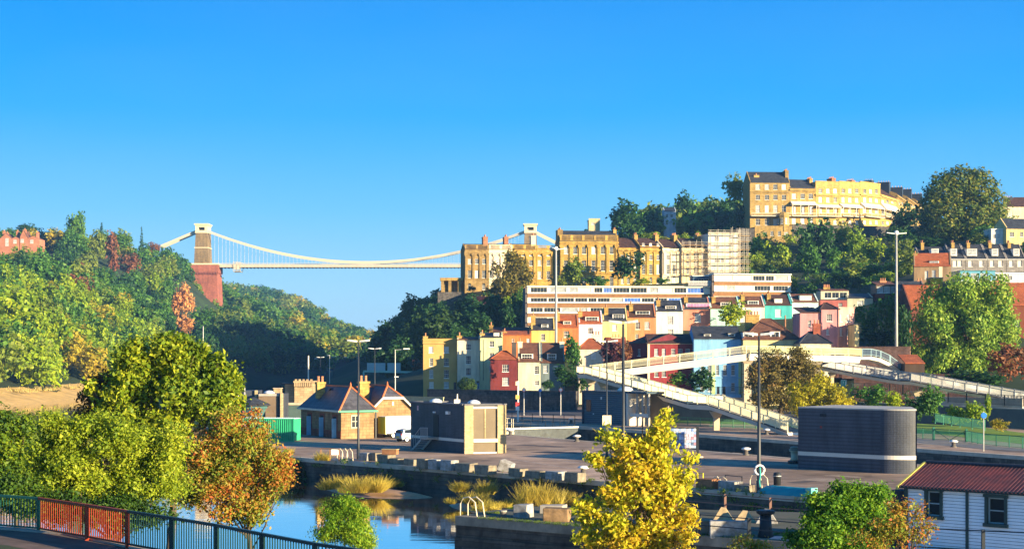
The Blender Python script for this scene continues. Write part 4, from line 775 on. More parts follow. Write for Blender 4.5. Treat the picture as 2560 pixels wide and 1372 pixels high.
# upper crescent with verandas
GP = 'upper crescent with verandas on the hilltop'
US = mat('crescent_stone', (.42,.28,.085), .9, .16, .3, .2, kind='stone'); UY = mat('crescent_yellow_stone', (.50,.34,.10), .9, .14, .3, .2, kind='stone')
def cresc(label, x0, x1, yt, Y, Y1, m, cols, rows, canopy=None, **k):
    t, f, zb, H, W = grand(label, x0, x1, yt, 575, Y, Y1, m, cols, rows, name='crescent_house', group=GP, D=13, **k)
    if canopy:
        u0, z0 = f.uz(x0+1, canopy[1]); u1, z1 = f.uz(x1-1, canopy[0]); z0 -= zb; z1 -= zb; mb = MB(); mb.prof([(-2.2, z0), (-2.2, z0+.2), (-.003, z1), (-.003, z0)], max(.1, u0), min(W-.1, u1)); n = 4
        for i in range(n): x = .3+(W-.6)*i/(n-1); mb.box(x-.09, x+.09, -2.1, -1.93, f.uz(x0, canopy[2])[1]-zb, z0)
        mb.build('veranda', mat('veranda_paint', (.70,.62,.48), .7, .1), t)
    zf = f.uz(x0, 540)[1]-zb; bl = MB(); bl.box(.05, W-.05, -2.3, -.003, zf-.25, zf); bl.bar((.05, -2.2, zf+1.05), (W-.05, -2.2, zf+1.05), .1, .12)
    for i in range(int(W/.45)): x = .2+i*.45; bl.box(x-.035, x+.035, -2.24, -2.16, zf, zf+1)
    bl.build('balcony', mat('balcony_paint', (.55,.48,.36), .7, .1), t)
    return t, f, zb, H, W
cresc('tall left end house of the upper crescent with two attic dormers', 1875, 1974.5, 456, 600, 601, US, [1894.5,1917.5,1938.5,1960], [(461,474,5.4),(487,500,5.4),(513,532,5.2),(547,563,5.4)], None, roofrow=431, chim=[(1888,436,2.,5,STONE),(1972,424,1.3,5,OS)], cornrow=479, rm=SLATE)
cresc('crescent house with a long grey roof dormer and striped canopy', 1975, 2038.5, 470, 601, 603, US, [1985,2006.5,2027], [(484,497,5.4),(514,535,5),(545,559,5)], (504,513,540), roofrow=450, cornrow=476, rm=SLATE, chim=[(2036,444,1.2,4,STONE)])
cresc('first of three equal yellow stone crescent houses with pale shutters', 2039, 2097.5, 456, 603, 606, UY, [2051,2070,2088], [(472,483,4.2),(492,506,4),(520,533,4.2),(551,561,4)], (512,519,540), chim=[(2084,443,1.6,4,BRICK)], cornrow=488, panes='b')
cresc('second of three equal yellow stone crescent houses with pale shutters', 2098, 2150, 457, 606, 611, UY, [2108,2125,2142], [(472,483,3.8),(492,506,3.8),(520,533,4),(551,561,3.6)], (512,519,540), chim=[(2136,449,1.6,4,BRICK)], cornrow=489, panes='b')
cresc('third of three equal yellow stone crescent houses with pale shutters', 2150.5, 2201, 459, 611, 620, UY, [2162,2176.5,2191], [(473,484,3.4),(492,506,3.6),(520,533,3.8),(551,561,3.4)], (512,519,540), chim=[(2176,449,1.6,4,DKMET)], cornrow=490, panes='b')
cresc('low crescent house with attic dormer where the yellow front turns away', 2201.5, 2242, 490, 620, 640, UY, [2207,2219,2231], [(499,509,3),(522,536,3.4),(553,562,3)], (517,524,544), roofrow=468, cornrow=496, chim=[(2210,453,2.2,5,DKMET)], rm=TILED)
for i, (x0, x1, yt, Y, Y1, lb) in enumerate([(2242.5,2268,494,640,668,'shaded crescent house next to the turn of the yellow front'), (2268.5,2290,500,668,694,'shaded crescent house between the other two shaded ones'), (2290.5,2316,508,694,722,'farthest shaded crescent house, beside the big round tree')]):
    grand(lb, x0, x1, yt, 590, Y, Y1, US, [x0+(x1-x0)*k for k in (.25, .55, .85)], [(yt+10,yt+19,2), (yt+28,yt+42,2)], None, None, [((x0+x1)/2-2, yt-18, 2.2, 6, DKMET)], yt-12, D=12, name='crescent_house', group=GP, cornrow=yt+4, rm=SLATE)
h = house('garden_wall', 'tall stone terrace wall with small windows under the upper crescent', 1887, 1980, 567, 612, 597, US, 4, cat='wall', win=[(1908,1917,580,589),(1926,1934,578,589),(1945,1952,578,590),(1961,1971,580,593)], roof=('parapet', .2))
house('garden_wall', 'long shaded retaining wall under the right half of the upper crescent', 1981, 2240, 566, 600, 600, RUBBLE, 3, Y1=612, cat='wall', roof=('parapet', .2))
house('garden_wall', 'low bluish retaining wall running left from the upper crescent', 1840, 1886, 573, 600, 596, RUBBLE, 3, cat='wall', roof=('parapet', .2))
bay = thing('bay_window', P(1958, 566, 599), 'domed octagonal bay window on the left end crescent house', 'bay window')
mb = MB(); mb.lathe((0,0,0), [(2.2,-2),(2.2,3.6),(2.35,3.7),(2.35,4.),(1.9,4.6),(1.1,5.2),(.2,5.5)], 8); mb.build('bay', US, bay)
for k in range(8):
    a_ = -math.pi/2+(k-3.5)*math.pi/4*1.0; put_window(bay, math.cos(a_)*2.25-.4*math.cos(a_+math.pi/2), .8, .8, 2.2, 'sash', 'g', y=math.sin(a_)*2.25-.4*math.sin(a_+math.pi/2), rz=a_+math.pi/2)
# right hand slope
GS = 'slate roofed row on the right slope'
for i, (x0, x1, d0, d1, lb) in enumerate([(2300,2374,2330,2345,'left end house of the slate roofed row, half behind the tan house'), (2376,2414,2378,2391,'slate roofed house above the tan house with one small dormer'), (2414.6,2468,2419,2441,'slate roofed house with a wide four light dormer'), (2468.6,2516,2481,2494,'slate roofed house third from the right edge with a narrow dormer'), (2516.6,2564,2535,2547,'slate roofed house at the right edge of the slate row')]):
    house('terrace_house', lb, x0, x1, 648, 680, 428, mat('grey_rubble_wall', (.26,.24,.22), .9, .3, .8, .3, kind='stone'), 9, roof=('gable', 612 if i else 618), rm=SLATE, ridge_in=5.5, dorm=[(d0, d1, 622, 638, 'c', 'dorm')],
          win=[(x0+6, x0+16, 651, 666, 'b'), (x1-20, x1-10, 651, 666, 'b')] if i else [], chim=[(x0+4, 602, 5, .8, 2., STONE, 3)], group=GS, cornice=[(649, .25, .3)], trim=WHITE)
house('tan_house', 'tan rendered house with red pantile roof and dormer below the slate row', 2285, 2378, 664, 712, 402, (.42,.30,.18), 8, Y1=400, roof=('gable',634), rm=TILE, dorm=[(2325,2346,653,663,'c','pair')], win=[(2312,2320,677,698,'b'),(2330,2339,675,695)], chim=[(2288,628,4,1.,1.6,STONE,2)], band=[(2347,2356,664,700,CREAM)])
house('garden_room', 'small bright yellow box room beside a brick chimney', 2329, 2357, 695, 716, 385, (.70,.45,.03), 5, roof=('flat',), rm=CONC, cat='garden room', chim=[(2324,698,2,1.4,1.2,BRICK,2)])
house('glass_studio', 'long blue glass studio with white base on the right slope', 2400, 2488, 678, 712, 380, mat('blue_glass_wall', (.10,.30,.40), .2, .2, .8, spec=.8), 7, roof=('flat',), rm=mat('teal_fascia', (.03,.16,.2), .5), cat='studio', win=[(2405,2424,683,698,'c','wide'),(2427,2448,683,698,'c','wide'),(2451,2470,683,698,'c','wide')], band=[(2400,2488,701,712,WHITE)])
house('white_house', 'small white house with terrace railing right of the glass studio', 2489, 2562, 683, 712, 386, (.74,.70,.66), 7, roof=('flat',), rm=WHITE, win=[(2495,2503,688,699),(2520,2530,690,700)])
house('hall', 'large hall with red pantile roof at the right edge behind the willow', 2487, 2640, 762, 880, 322, (.25,.09,.05), 14, roof=('gable',708), rm=TILE, firewalls=False, chim=[(2496,694,6,1.6,1.,BRICK,1)], win=[(2530,2550,800,830)])
house('barn', 'red roofed house with steep pale gable edge left of the willow', 2276, 2370, 772, 880, 318, (.22,.09,.06), 13, roof=('gable',714), rm=TILE, firewalls=True)
house('shelter', 'small lean-to with bright orange pantiles beside the footbridge end', 2262, 2312, 909, 945, 262, (.10,.07,.05), 5, roof=('shed',888), rm=TILE, cat='shelter')
house('villa', 'cream villa front with blue shaded side on the far right slope', 2516, 2600, 571, 612, 498, (.70,.56,.26), 9, Y1=500, roof=('gable',548), rm=SLATE, ridge_in=4, win=[(2524,2535,580,592),(2550,2558,580,592)], group=None)
house('villa_wing', 'low white shaded wing on the left of the cream villa', 2478, 2515, 573, 612, 500, (.66,.68,.64), 8, roof=('flat',), rm=WHITE, win=[(2483,2489,586,596),(2493,2499,584,596)])
house('mansion', 'pale cream mansion with dark roof at the right edge skyline', 2507, 2640, 516, 560, 600, (.78,.70,.50), 12, roof=('hip',494), rm=TILED, win=[(2518,2521,528,542),(2528,2531,528,542)], chim=[(2520,490,5,3,1.5,DKMET,4)])
house('mansion', 'small tan stone building with a tall dark chimney behind the round dark tree', 1472, 1500, 549, 590, 640, (.66,.55,.33), 10, roof=('parapet', .3), win=[(1478,1486,556,562)], chim=[(1446,548,3,1.6,2,DKMET,0)])
house('hillside_house', 'pale blue shaded house half hidden among dark trees on the skyline', 1660, 1690, 528, 585, 640, (.55,.60,.66), 9, roof=('gable',520), rm=SLATE, win=[(1664,1670,536,544),(1676,1682,536,544),(1664,1670,552,562)])
# brick mansion on the wooded hill
t = thing('brick_mansion', P(10, 625, 830), 'red brick mansion with stepped gables and chimneys on top of the wooded hill', 'mansion'); s = 830/F
MB1 = mat('mansion_brick', (.34,.14,.08), .9, .25, .2, .2)
for (x0, x1, ev, pk) in ((-2, 30, 598, 583), (30, 48, 596, 592), (50, 66, 592, 576), (66, 98, 597, 590)):
    a, b = (x0-10)*s, (x1-10)*s; ze, zp = (625-ev)*s, (625-pk)*s; mb = MB(); mb.prof([(a, -8), (b, -8), (b, ze), ((a+b)/2, zp), (a, ze)], 0, 10, 'y'); mb.build('gabled_bay', MB1, t)
    rf = MB(); rf.add([(a-.2, .2, ze-.1), ((a+b)/2, .2, zp+.15), ((a+b)/2, 10, zp+.15), (a-.2, 10, ze-.1), (b+.2, .2, ze-.1), (b+.2, 10, ze-.1)], [(0,1,2,3),(1,4,5,2)]); rf.build('roof', TILEB, t)
for px, top in ((6, 574), (14, 578), (40, 574), (45, 580), (58, 570), (90, 577)): chimney(t, (px-10)*s, 3, (625-598)*s, (625-top)*s-.6, 1.3, 1.3, MB1, 2)
for px, py in ((18, 600), (18, 610), (56, 602), (38, 604), (80, 604)): put_window(t, (px-12)*s-.5, (625-py)*s-.9, 1.6, 1.8, 'sash', 'c', y=-.2)
# ------------------------------------------------------------------ dockside buildings
SUNBR = mat('sunlit_tone_brick', (.52,.41,.22), .9, .15, .6, .3, kind='brick'); SHADEBR = mat('shade_tone_engineering_brick', (.045,.053,.07), .6, .3, .5, .4, kind='brick', spec=.5)  # the brick's sunlit and shaded tones are put into two separate colours
LOUV = mat('brown_louvre', (.25,.20,.13), .5, .12, .6, .6, 3.5, 'slats')
def kiosk():
    C, L, R = Vector((-4.74,158,0)), Vector((-10.6,167.4,0)), Vector((-.68,159.3,0)); B = L+R-C
    t = thing('pump_house', C, 'dark brick block with louvred doors on its sunlit end and short steps', 'pump house'); lo = lambda v: (v.x-C.x, v.y-C.y)
    H = 4.88; mb = MB(); mb.poly([lo(L), (0,0), (.05,.02), lo(R), lo(B)], -.5, H-.1); mb.build('wall', SHADEBR, t)
    u = (L-C).normalized(); n = Vector((u.y, -u.x, 0)); n = n if n.x < 0 else -n
    mb = MB(); q = [lo(C+n*.04-(R-C).normalized()*0), lo(L+n*.04), lo(L+n*.0), lo(C)]; mb.poly(q[::-1], 1.13, 1.42); mb.build('pale_band', CONCL, t)
    mb = MB()
    for a, b in ((L, C), (C, R), (R, B), (B, L)): mb.bar((a.x-C.x, a.y-C.y, H-.04), (b.x-C.x, b.y-C.y, H-.04), .4, .14)
    mb.build('coping', mat('dark_coping', (.12,.12,.13), .7), t)
    r = (R-C).normalized(); rn = Vector((r.y, -r.x, 0)); W = (R-C).length; F_ = lambda a, d, z: (r.x*a+rn.x*d, r.y*a+rn.y*d, z)
    def slab(a0, a1, z0, z1, d, m, nm, lab=None):
        vs = [F_(a0,.0,z0), F_(a1,.0,z0), F_(a1,d,z0), F_(a0,d,z0), F_(a0,.0,z1), F_(a1,.0,z1), F_(a1,d,z1), F_(a0,d,z1)]
        return MB().add(vs, [(0,1,2,3),(7,6,5,4),(0,4,5,1),(1,5,6,2),(2,6,7,3),(3,7,4,0)]).build(nm, m, t, label=lab)
    for a0, a1 in ((-.02, .88), (W-.88, W+.02)): slab(a0, a1, -.3, H-.12, .3, SUNBR, 'brick_pillar')
    slab(.885, W-.885, H-.45, H-.25, .26, CONCL, 'lintel'); slab(.885, W-.885, 1.12, 1.45, .34, CONCL, 'sill_band'); slab(.885, W-.885, -.3, .14, .2, CONCL, 'plinth')
    m_ = W/2; slab(.9, m_-.07, 1.46, H-.5, .1, LOUV, 'louvred_door'); slab(m_+.07, W-.9, 1.46, H-.5, .1, LOUV, 'louvred_door'); slab(m_-.065, m_+.065, 1.46, H-.5, .16, SUNBR, 'door_mullion')
    slab(.9, W-.9, .15, 1.11, .08, LOUV, 'lower_louvre')
    # door, lamp, steps and landing on the shaded side
    def on(px, d=0.): f = Fac(1028, 167.4, 1160, 158); tt, _ = f.uz(px, 1000); return f.A+f.u*tt+f.n*d-C
    f = Fac(1028, 167.4, 1160, 158); rz = f.rz
    def lb(px0, px1, z0, z1, d0, d1, m, nm):
        a = on(px0); x1 = (on(px1)-a).length; o = MB().box(0, x1, -d1, -d0, z0, z1).build(nm, m, t, (a.x, a.y, 0), rz); return o
    lb(1084, 1097, 1.45, 3.7, .003, .06, mat('dark_door', (.015,.015,.02), .5), 'door'); lb(1086, 1090, 3.85, 4.0, .003, .2, WHITE, 'door_lamp'); lb(1120, 1126, 3.8, 4.1, .003, .3, WHITE, 'flood_lamp'); lb(1043.5, 1047, 4.0, 4.5, .003, .04, mat('warning_sign', (.7,.6,.6), .5, .2, 9, col2=(.6,.1,.1)), 'warning_sign')
    lb(1080, 1098, 1.2, 1.42, .003, 1.4, CONC, 'landing')
    st = MB(); a = on(1080)-on(1060); a = on(1080, 0); dr = (on(1050)-on(1080)).normalized(); nn = f.n
    for k in range(6):
        p = a+dr*(.3*k+.15); q = p+nn*1.25; z = 1.1-.19*k; st.bar((p.x, p.y, z), (q.x, q.y, z), .3, .06)
    for s in (.1, 1.3):
        p = a+nn*s; q = a+dr*2.0+nn*s; st.bar((p.x, p.y, 1.1), (q.x, q.y, -.05), .06, .25)
    st.build('steps', STEEL, t); hr = MB(); p = a+nn*1.35; q = p+dr*2.0; e = on(1098, 1.35)
    hr.tube([(q.x, q.y, 0), (q.x, q.y, 1.), (p.x, p.y, 2.35), (e.x, e.y, 2.4), (e.x, e.y, 1.3)], .035, 6)
    for k in range(9): w_ = p.lerp(e, k/8); hr.tube([(w_.x, w_.y, 1.3), (w_.x, w_.y, 2.38)], .02, 4)
    for k in range(1, 4): w_ = q.lerp(p, k/4); hr.tube([(w_.x, w_.y, k*.3-.1), (w_.x, w_.y, 1+k*.33)], .02, 4)
    hr.build('handrail', STEEL, t)
    for px, d, nm in ((1045, -1.5, 'roof_dome'), (1120, -2.4, 'roof_dome')):
        p = on(px, d-.6); MB().lathe((p.x, p.y, H-.1), [(.7,0),(.62,.22),(.35,.38),(.05,.44)], 12).build(nm, mat('skylight_dome', (.6,.62,.62), .2, spec=.8), t, smooth=True)
    p = on(1100, -2); MB().box(p.x-.3, p.x+.3, p.y-.3, p.y+.3, H-.1, H+.35).tube([(p.x, p.y, H+.35), (p.x+.02, p.y, H+.9)], [.1, .05], 6).build('roof_vent', CONCL, t)
kiosk()
def curved():
    pts = [(24.5,137), (30.1,131.4)]
    for k in range(1, 13): a = math.radians(-135+k*5.2); pts.append((30.1+2.9*(math.cos(a)-math.cos(math.radians(-135))), 131.4+2.9*(math.sin(a)-math.sin(math.radians(-135)))))
    ex, ey = pts[-1]; pts += [(33.05,130.6), (34.3,137.5), (29,143)]; C = Vector((24.5,137,0)); lo = [(x-C.x, y-C.y) for x, y in pts]
    t = thing('curved_pump_house', C, 'dark brick building with rounded corner and a pale band near its base', 'pump house'); H = 5.15
    MB().poly(lo, -.5, H).build('wall', SHADEBR, t, smooth=False)
    off = lambda d: [(x+d*nx, y+d*ny) for (x, y), (nx, ny) in zip(lo[:14], [(-.7,-.7)]*2+[(math.cos(math.radians(-135+k*5.2)), math.sin(math.radians(-135+k*5.2))) for k in range(1, 13)])]
    o = off(.03); MB().poly(o+lo[:14][::-1], 1.15, 1.48).build('pale_band', CONCL, t); o = off(.06); MB().poly(o+lo[14:], H+.003, H+.12).build('coping', mat('pale_coping', (.4,.38,.34), .7), t)
    f = Fac(1995, 137, 2190, 132.2)
    for px, py, w_, h_, m, nm in ((2120, 1049, .28, .5, mat('notice', (.7,.62,.6), .5, .2, 8, col2=(.6,.12,.08)), 'notice'), (2058, 1037, .5, .25, BLACK, 'flood_lamp'), (2053, 1067, .2, .2, mat('alarm_box', (.25,.05,.04)), 'alarm_box')):
        f = Fac(1995, 137, 2201, 131.4); a, z = f.uz(px, py); p = f.A+f.u*a-C; MB().box(-w_/2, w_/2, -.12 if nm == 'flood_lamp' else -.05, -.003, z-h_/2, z+h_/2).build(nm, m, t, (p.x, p.y, 0), f.rz)
curved()
def clad_shed():
    f = Fac(1456, 230, 1567, 222.5); t = thing('clad_building', f.A, 'blue grey clad single storey building with open colonnade under the footbridge', 'building', None, f.rz); W = f.W
    CL = mat('blue_grey_cladding', (.07,.12,.15), .5, .1, .4, .6, 1.1, 'slats'); MB().box(0, W, 0, 7, -.2, 4.5).build('wall', CL, t); MB().box(-.1, W+4.2, -.12, 7.1, 4.503, 4.75).build('roof', mat('dark_fascia', (.03,.06,.08), .5), t)
    MB().box(.0, .35, -.1, -.003, -.2, 4.5).build('corner_pier', mat('dark_pier', (.03,.035,.05)), t); MB().box(W+.003, W+.25, -.1, 7, -.2, 4.5).build('end_panel', CONCL, t)
    for x in (W+1.5, W+2.6, W+3.7): MB().box(x, x+.3, .4, .7, -.2, 4.5).build('column', CONC, t)
    MB().box(W+.26, W+4., .3, .5, 1.25, 1.75).build('beam', CONCL, t); MB().box(W+.26, W+4, 4, 4.3, -.2, 4.5).build('back_wall', mat('brown_panel', (.2,.17,.12)), t)
    w_ = MB(); w_.prof([(W+.3, 1.75), (W+2, 1.75), (W+2, 3.9), (W+1.1, 3.2), (W+.5, 2.5)], 1.4, 1.5, 'y'); w_.build('curved_screen', mat('buff_screen', (.4,.34,.22)), t)
    for px, py, s in ((1503.5, 995, .35), (1484, 1034, .2)): a, z = f.uz(px, py); MB().box(a-.1, a+.1, -.06, -.003, z-s/2, z+s/2).build('notice', WHITE, t)
    a, z = f.uz(1472, 1013); MB().box(a-.5, a+.5, -.06, -.003, z-.8, z+.8).build('window', GLASS, t)
    MB().lathe((W*.62, 3, 4.75), [(1.2,0),(1.05,.3),(.6,.55),(.05,.65)], 12).build('roof_dome', WHITE, t, smooth=True)
clad_shed()
def station():
    C = Vector((-19.9,186.3,0)); rz = math.atan2(.45,.89); t = thing('stone_office', C, 'old stone dock office with slate roofs and orange ridge tiles beside the white van', 'building', None, rz)
    SW = mat('office_stone', (.36,.23,.11), .9, .3, .7, .4, kind='stone'); GRN = mat('green_trim', (.05,.30,.16), .5); CRT = mat('cream_trim', (.66,.60,.45), .6); RT = mat('office_slate', (.075,.075,.09), .55, .45, 1.2, .4, kind='stone', spec=.5)
    W, D, H = 4.1, 14, 3.26
    MB().box(0, W, 0, D, -.3, H).build('wall', SW, t); MB().box(4.7, 9.9, 2.2, 12, -.3, 3.3).box(W, 4.7, 3.5, 11, -.3, 3.2).build('wall', SW, t)
    def hip(x0, x1, y0, y1, z0, z1, ri, name='roof'):
        m = (x0+x1)/2; r = MB(); r.add([(x0,y0,z0),(x1,y0,z0),(x1,y1,z0),(x0,y1,z0),(m,y0+ri,z1),(m,y1-ri,z1)], [(0,1,4),(1,2,5,4),(2,3,5),(3,0,4,5),(3,2,1,0)]); o = r.build(name, RT, t)
        rr = MB()
        for a, b in (((x0,y0,z0),(m,y0+ri,z1)), ((x1,y0,z0),(m,y0+ri,z1)), ((m,y0+ri,z1),(m,y1-ri,z1))): rr.tube([a, b], .11, 6)
        rr.tube([(m, y0+ri, z1), (m, y0+ri, z1+.5)], [.12, .04], 6); rr.build('ridge_tiles', mat('orange_ridge', (.55,.16,.06), .8), t); return o
    hip(-.35, W+.35, -.35, D+.3, H+.02, 6.05, 2.6)
    # second wing: half hipped front gable
    g = MB(); g.prof([(4.7,3.3),(5.1,3.55),(6.0,4.6),(8.6,4.6),(9.5,3.55),(9.9,3.3)], 2.2, 2.5, 'y'); g.build('gable_wall', SW, t)
    r = MB(); m = 7.3; r.add([(4.4,1.9,3.2),(6.0,1.9,4.75),(8.6,1.9,4.75),(10.2,1.9,3.2),(m,3.6,6.1),(m,11,6.1),(10.2,12,3.2),(4.4,12,3.2)], [(0,1,4,5,7),(1,2,4),(2,3,6,5,4),(5,6,7)]); r.build('roof', RT, t)
    rr = MB(); 
    for a, b in (((6.0,1.9,4.78),(m,3.6,6.1)), ((8.6,1.9,4.78),(m,3.6,6.1)), ((m,3.6,6.1),(m,11,6.1)), ((2.1,7.5,5.9),(m,7.5,5.9))): rr.tube([a, b], .11, 6)
    rr.tube([(m, 3.6, 6.1), (m, 3.6, 6.6)], [.12, .04], 6); rr.build('ridge_tiles', mat('orange_ridge', (.55,.16,.06), .8), t)
    cr = MB(); cr.add([(1.5,4.5,4.2),(8,4.5,4.2),(8,7.5,5.85),(1.5,7.5,5.85),(8,10.5,4.2),(1.5,10.5,4.2)], [(0,1,2,3),(3,2,4,5)]); cr.build('roof', RT, t)
    v = MB()
    for a, b in (((4.35,1.8,3.1),(6.0,1.8,4.65)), ((6.0,1.8,4.65),(8.6,1.8,4.65)), ((8.6,1.8,4.65),(10.25,1.8,3.1))): v.bar(a, b, .12, .3)
    v.build('bargeboard', CRT, t)
    v = MB(); v.box(-.38, W+.38, -.45, -.36, H-.16, H+.06); v.build('fascia', GRN, t); MB().box(-.46, -.37, -.35, D+.3, H-.16, H+.06).build('gutter', CRT, t)
    chimney(t, .9, 9.5, 4.5, 6.5, 1.,.7, STONE, 2); chimney(t, 5.0, 5.6, 4.5, 6.6, 1.2, .8, STONE, 2)
    fl = Fac(751, 198.9, 852, 186.3)
    for px in (774, 805, 837):
        a, _ = fl.uz(px, 1050); y = (fl.W-a); MB().box(-.05, -.003, y-.55, y+.55, 0, 2.55).build('doorway', mat('dark_doorway', (.02,.02,.02)), t); MB().box(-.6, -.055, y-.55, y-.48, .05, 2.35).build('door', mat('pale_blue_door', (.25,.5,.65), .4), t)
        MB().box(-.06, -.003, y-.8, y-.56, 0, 2.8).box(-.06, -.003, y+.56, y+.8, 0, 2.8).box(-.06, -.003, y-.56, y+.56, 2.56, 2.8).build('door_surround', REDBRICK, t)
    MB().box(-.04, -.003, 0, D, -.3, .9).build('brick_plinth', REDBRICK, t)
    fr = MB(); fr.box(1.25, 2.3, -.06, -.003, 1.25, 2.75); o = fr.build('window', CRT, t); MB().box(1.33, 1.73, -.08, -.063, 1.35, 2.0).box(1.8, 2.2, -.08, -.063, 1.35, 2.0).box(1.33, 1.73, -.08, -.063, 2.05, 2.65).box(1.8, 2.2, -.08, -.063, 2.05, 2.65).build('pane', GLASS, o)
    MB().box(W+.15, W+.3, -.1, .05, -.2, H-.2).build('drainpipe', BLACK, t); MB().box(7.3, 7.55, 2.15, 2.19, 3.75, 4.2).build('plaque', CREAM, t)
station()
# neighbours of the dock office
def simple(name, label, cat, x0, x1, yt, Y, D, m, extra=None, Y1=None, zb=0.):
    f = Fac(x0, Y, x1, Y1); t = thing(name, (f.A.x, f.A.y, zb), label, cat, None, f.rz); H = f.uz((x0+x1)/2, yt)[1]-zb; MB().box(0, f.W, 0, D, -2, H).build('wall', m, t)
    if extra: extra(t, f.W, D, H)
    return t, f, H
TWS = mat('tower_block_stone', (.50,.36,.20), .9, .18, .4, .3, kind='stone')
def battl(t, W, D, H):
    mb = MB(); n = 9
    for i in range(n): mb.box(W*i/n, W*(i+.6)/n, -.25, 0.2, H-.6, H)
    mb.box(-.12, W+.12, -.28, D+.1, H+.003, H+.25)
    for i in range(5): mb.box(W*i/5+.1, W*(i+.7)/5, -.28, .1, H+.25, H+.5)
    mb.build('corbelled_parapet', TWS, t)
simple('stone_tower', 'squat sandstone tower with corbelled top behind the dock office', 'tower', 736, 784, 956, 236, 3.5, TWS, battl)
simple('stone_annexe', 'plain lower sandstone annexe left of the squat tower', 'building', 712, 735.5, 960, 238, 3.2, TWS, lambda t, W, D, H: MB().box(-.6, W+.1, -.4, D, H+.003, H+.18).build('roof', SLATE, t))
simple('stone_pier_block', 'small sandstone stub beyond the dark sheds', 'building', 684, 701, 971, 250, 2, TWS, lambda t, W, D, H: MB().box(-.1, W+.1, -.1, D, H+.003, H+.1).build('coping', COPE, t))
simple('boundary_wall', 'low teal grey wall with pale coping between tower and office', 'wall', 709, 752, 1012, 218, 1.5, mat('teal_wall', (.06,.10,.10), .9), lambda t, W, D, H: MB().box(-.1, W+.1, -.1, 1.6, H+.003, H+.3).build('coping', COPE, t))
def kb(t, W, D, H):
    MB().box(.1, W-.7, -.06, -.003, -.5, H-.35).build('double_door', mat('brown_door', (.17,.12,.075), .6), t); MB().box(.1, W-.5, -.12, -.003, H-.3, H-.003).build('lintel', CONC, t)
    MB().box(W-.32, W+.003, -.5, -.003, -2, H+.1).build('buff_pillar', SUNBR, t); MB().box(.9, 1.4, -.09, -.061, H-1.7, H-1.2).build('vent', BLACK, t)
    MB().lathe((W*.35, 2, H), [(.8,0),(.7,.2),(.4,.36),(.05,.42)], 12).build('roof_dome', mat('skylight_dome', (.6,.62,.62), .2, spec=.8), t, smooth=True)
simple('pump_house', 'dark kiosk with brown double doors behind the green container', 'pump house', 645, 708, 984, 212, 5, SHADEBR, kb)
simple('pump_house', 'dark kiosk with a pale right hand pillar left of the brown double doors', 'pump house', 607, 644, 976, 214, 4, SHADEBR, lambda t, W, D, H: MB().box(W-.35, W+.003, -.3, -.003, -2, H+.05).build('buff_pillar', SUNBR, t))
h = thing('octagonal_hut', G(632, 1087), 'small hut with low pyramid slate roof behind the trees', 'hut'); h.location.z = 0
MB().lathe((0,0,0), [(1.55,-.2),(1.55,3.2),(1.75,3.25),(1.8,3.6)], 8).build('wall', mat('hut_wall', (.05,.13,.13), .8), h); MB().lathe((0,0,3.6), [(2.15,0),(2.2,.12),(1.2,.6),(.1,1.05)], 8).build('roof', SLATE, h)
def container():
    C = G(734, 1103.7); t = thing('shipping_container', C, 'green corrugated shipping container with a pale roof and white sign', 'container', None, math.atan2(-.2,.98)+0)
    G2 = mat('container_green', (.03,.36,.17), .5, .15, .6); n = 26; L = 6.6; H = 2.6; mb = MB(); top = []
    for i in range(n):
        x0 = -L+L*i/n; w_ = L/n; pr = [(x0, 0), (x0+w_*.3, 0), (x0+w_*.45, .1), (x0+w_*.85, .1), (x0+w_, 0)]
        for a, b in zip(pr, pr[1:]): mb.add([(a[0],a[1],.15),(b[0],b[1],.15),(b[0],b[1],H-.1),(a[0],a[1],H-.1)], [(0,1,2,3)])
    mb.box(-L, 0, .14, 2.4, .1, H-.05).box(-L, 0, -.03, .12, .02, .15).box(-L, 0, -.03, .12, H-.1, H).box(-.08, .04, -.04, .15, 0, H+.02); mb.build('body', G2, t)
    rf = MB()
    for i in range(n): rf.box(-L+L*i/n, -L+L*(i+.5)/n, .05, 2.35, H-.045, H+.03)
    rf.box(-L, 0, .0, 2.4, H-.04, H); rf.build('roof', mat('container_roof', (.45,.60,.62), .5), t)
    MB().box(-L+.3, -L+1.4, -.08, -.04, 1.2, 2.0).build('sign', [mat('sign_white_red', (.75,.72,.72), .5, .05, 7, col2=(.78,.74,.74))], t); s = MB()
    for k in range(3): s.box(-L+.45, -L+1.2-.2*k, -.1, -.082, 1.75-.2*k, 1.83-.2*k)
    s.build('sign_text', mat('sign_red', (.6,.05,.05), .5), t)
container()
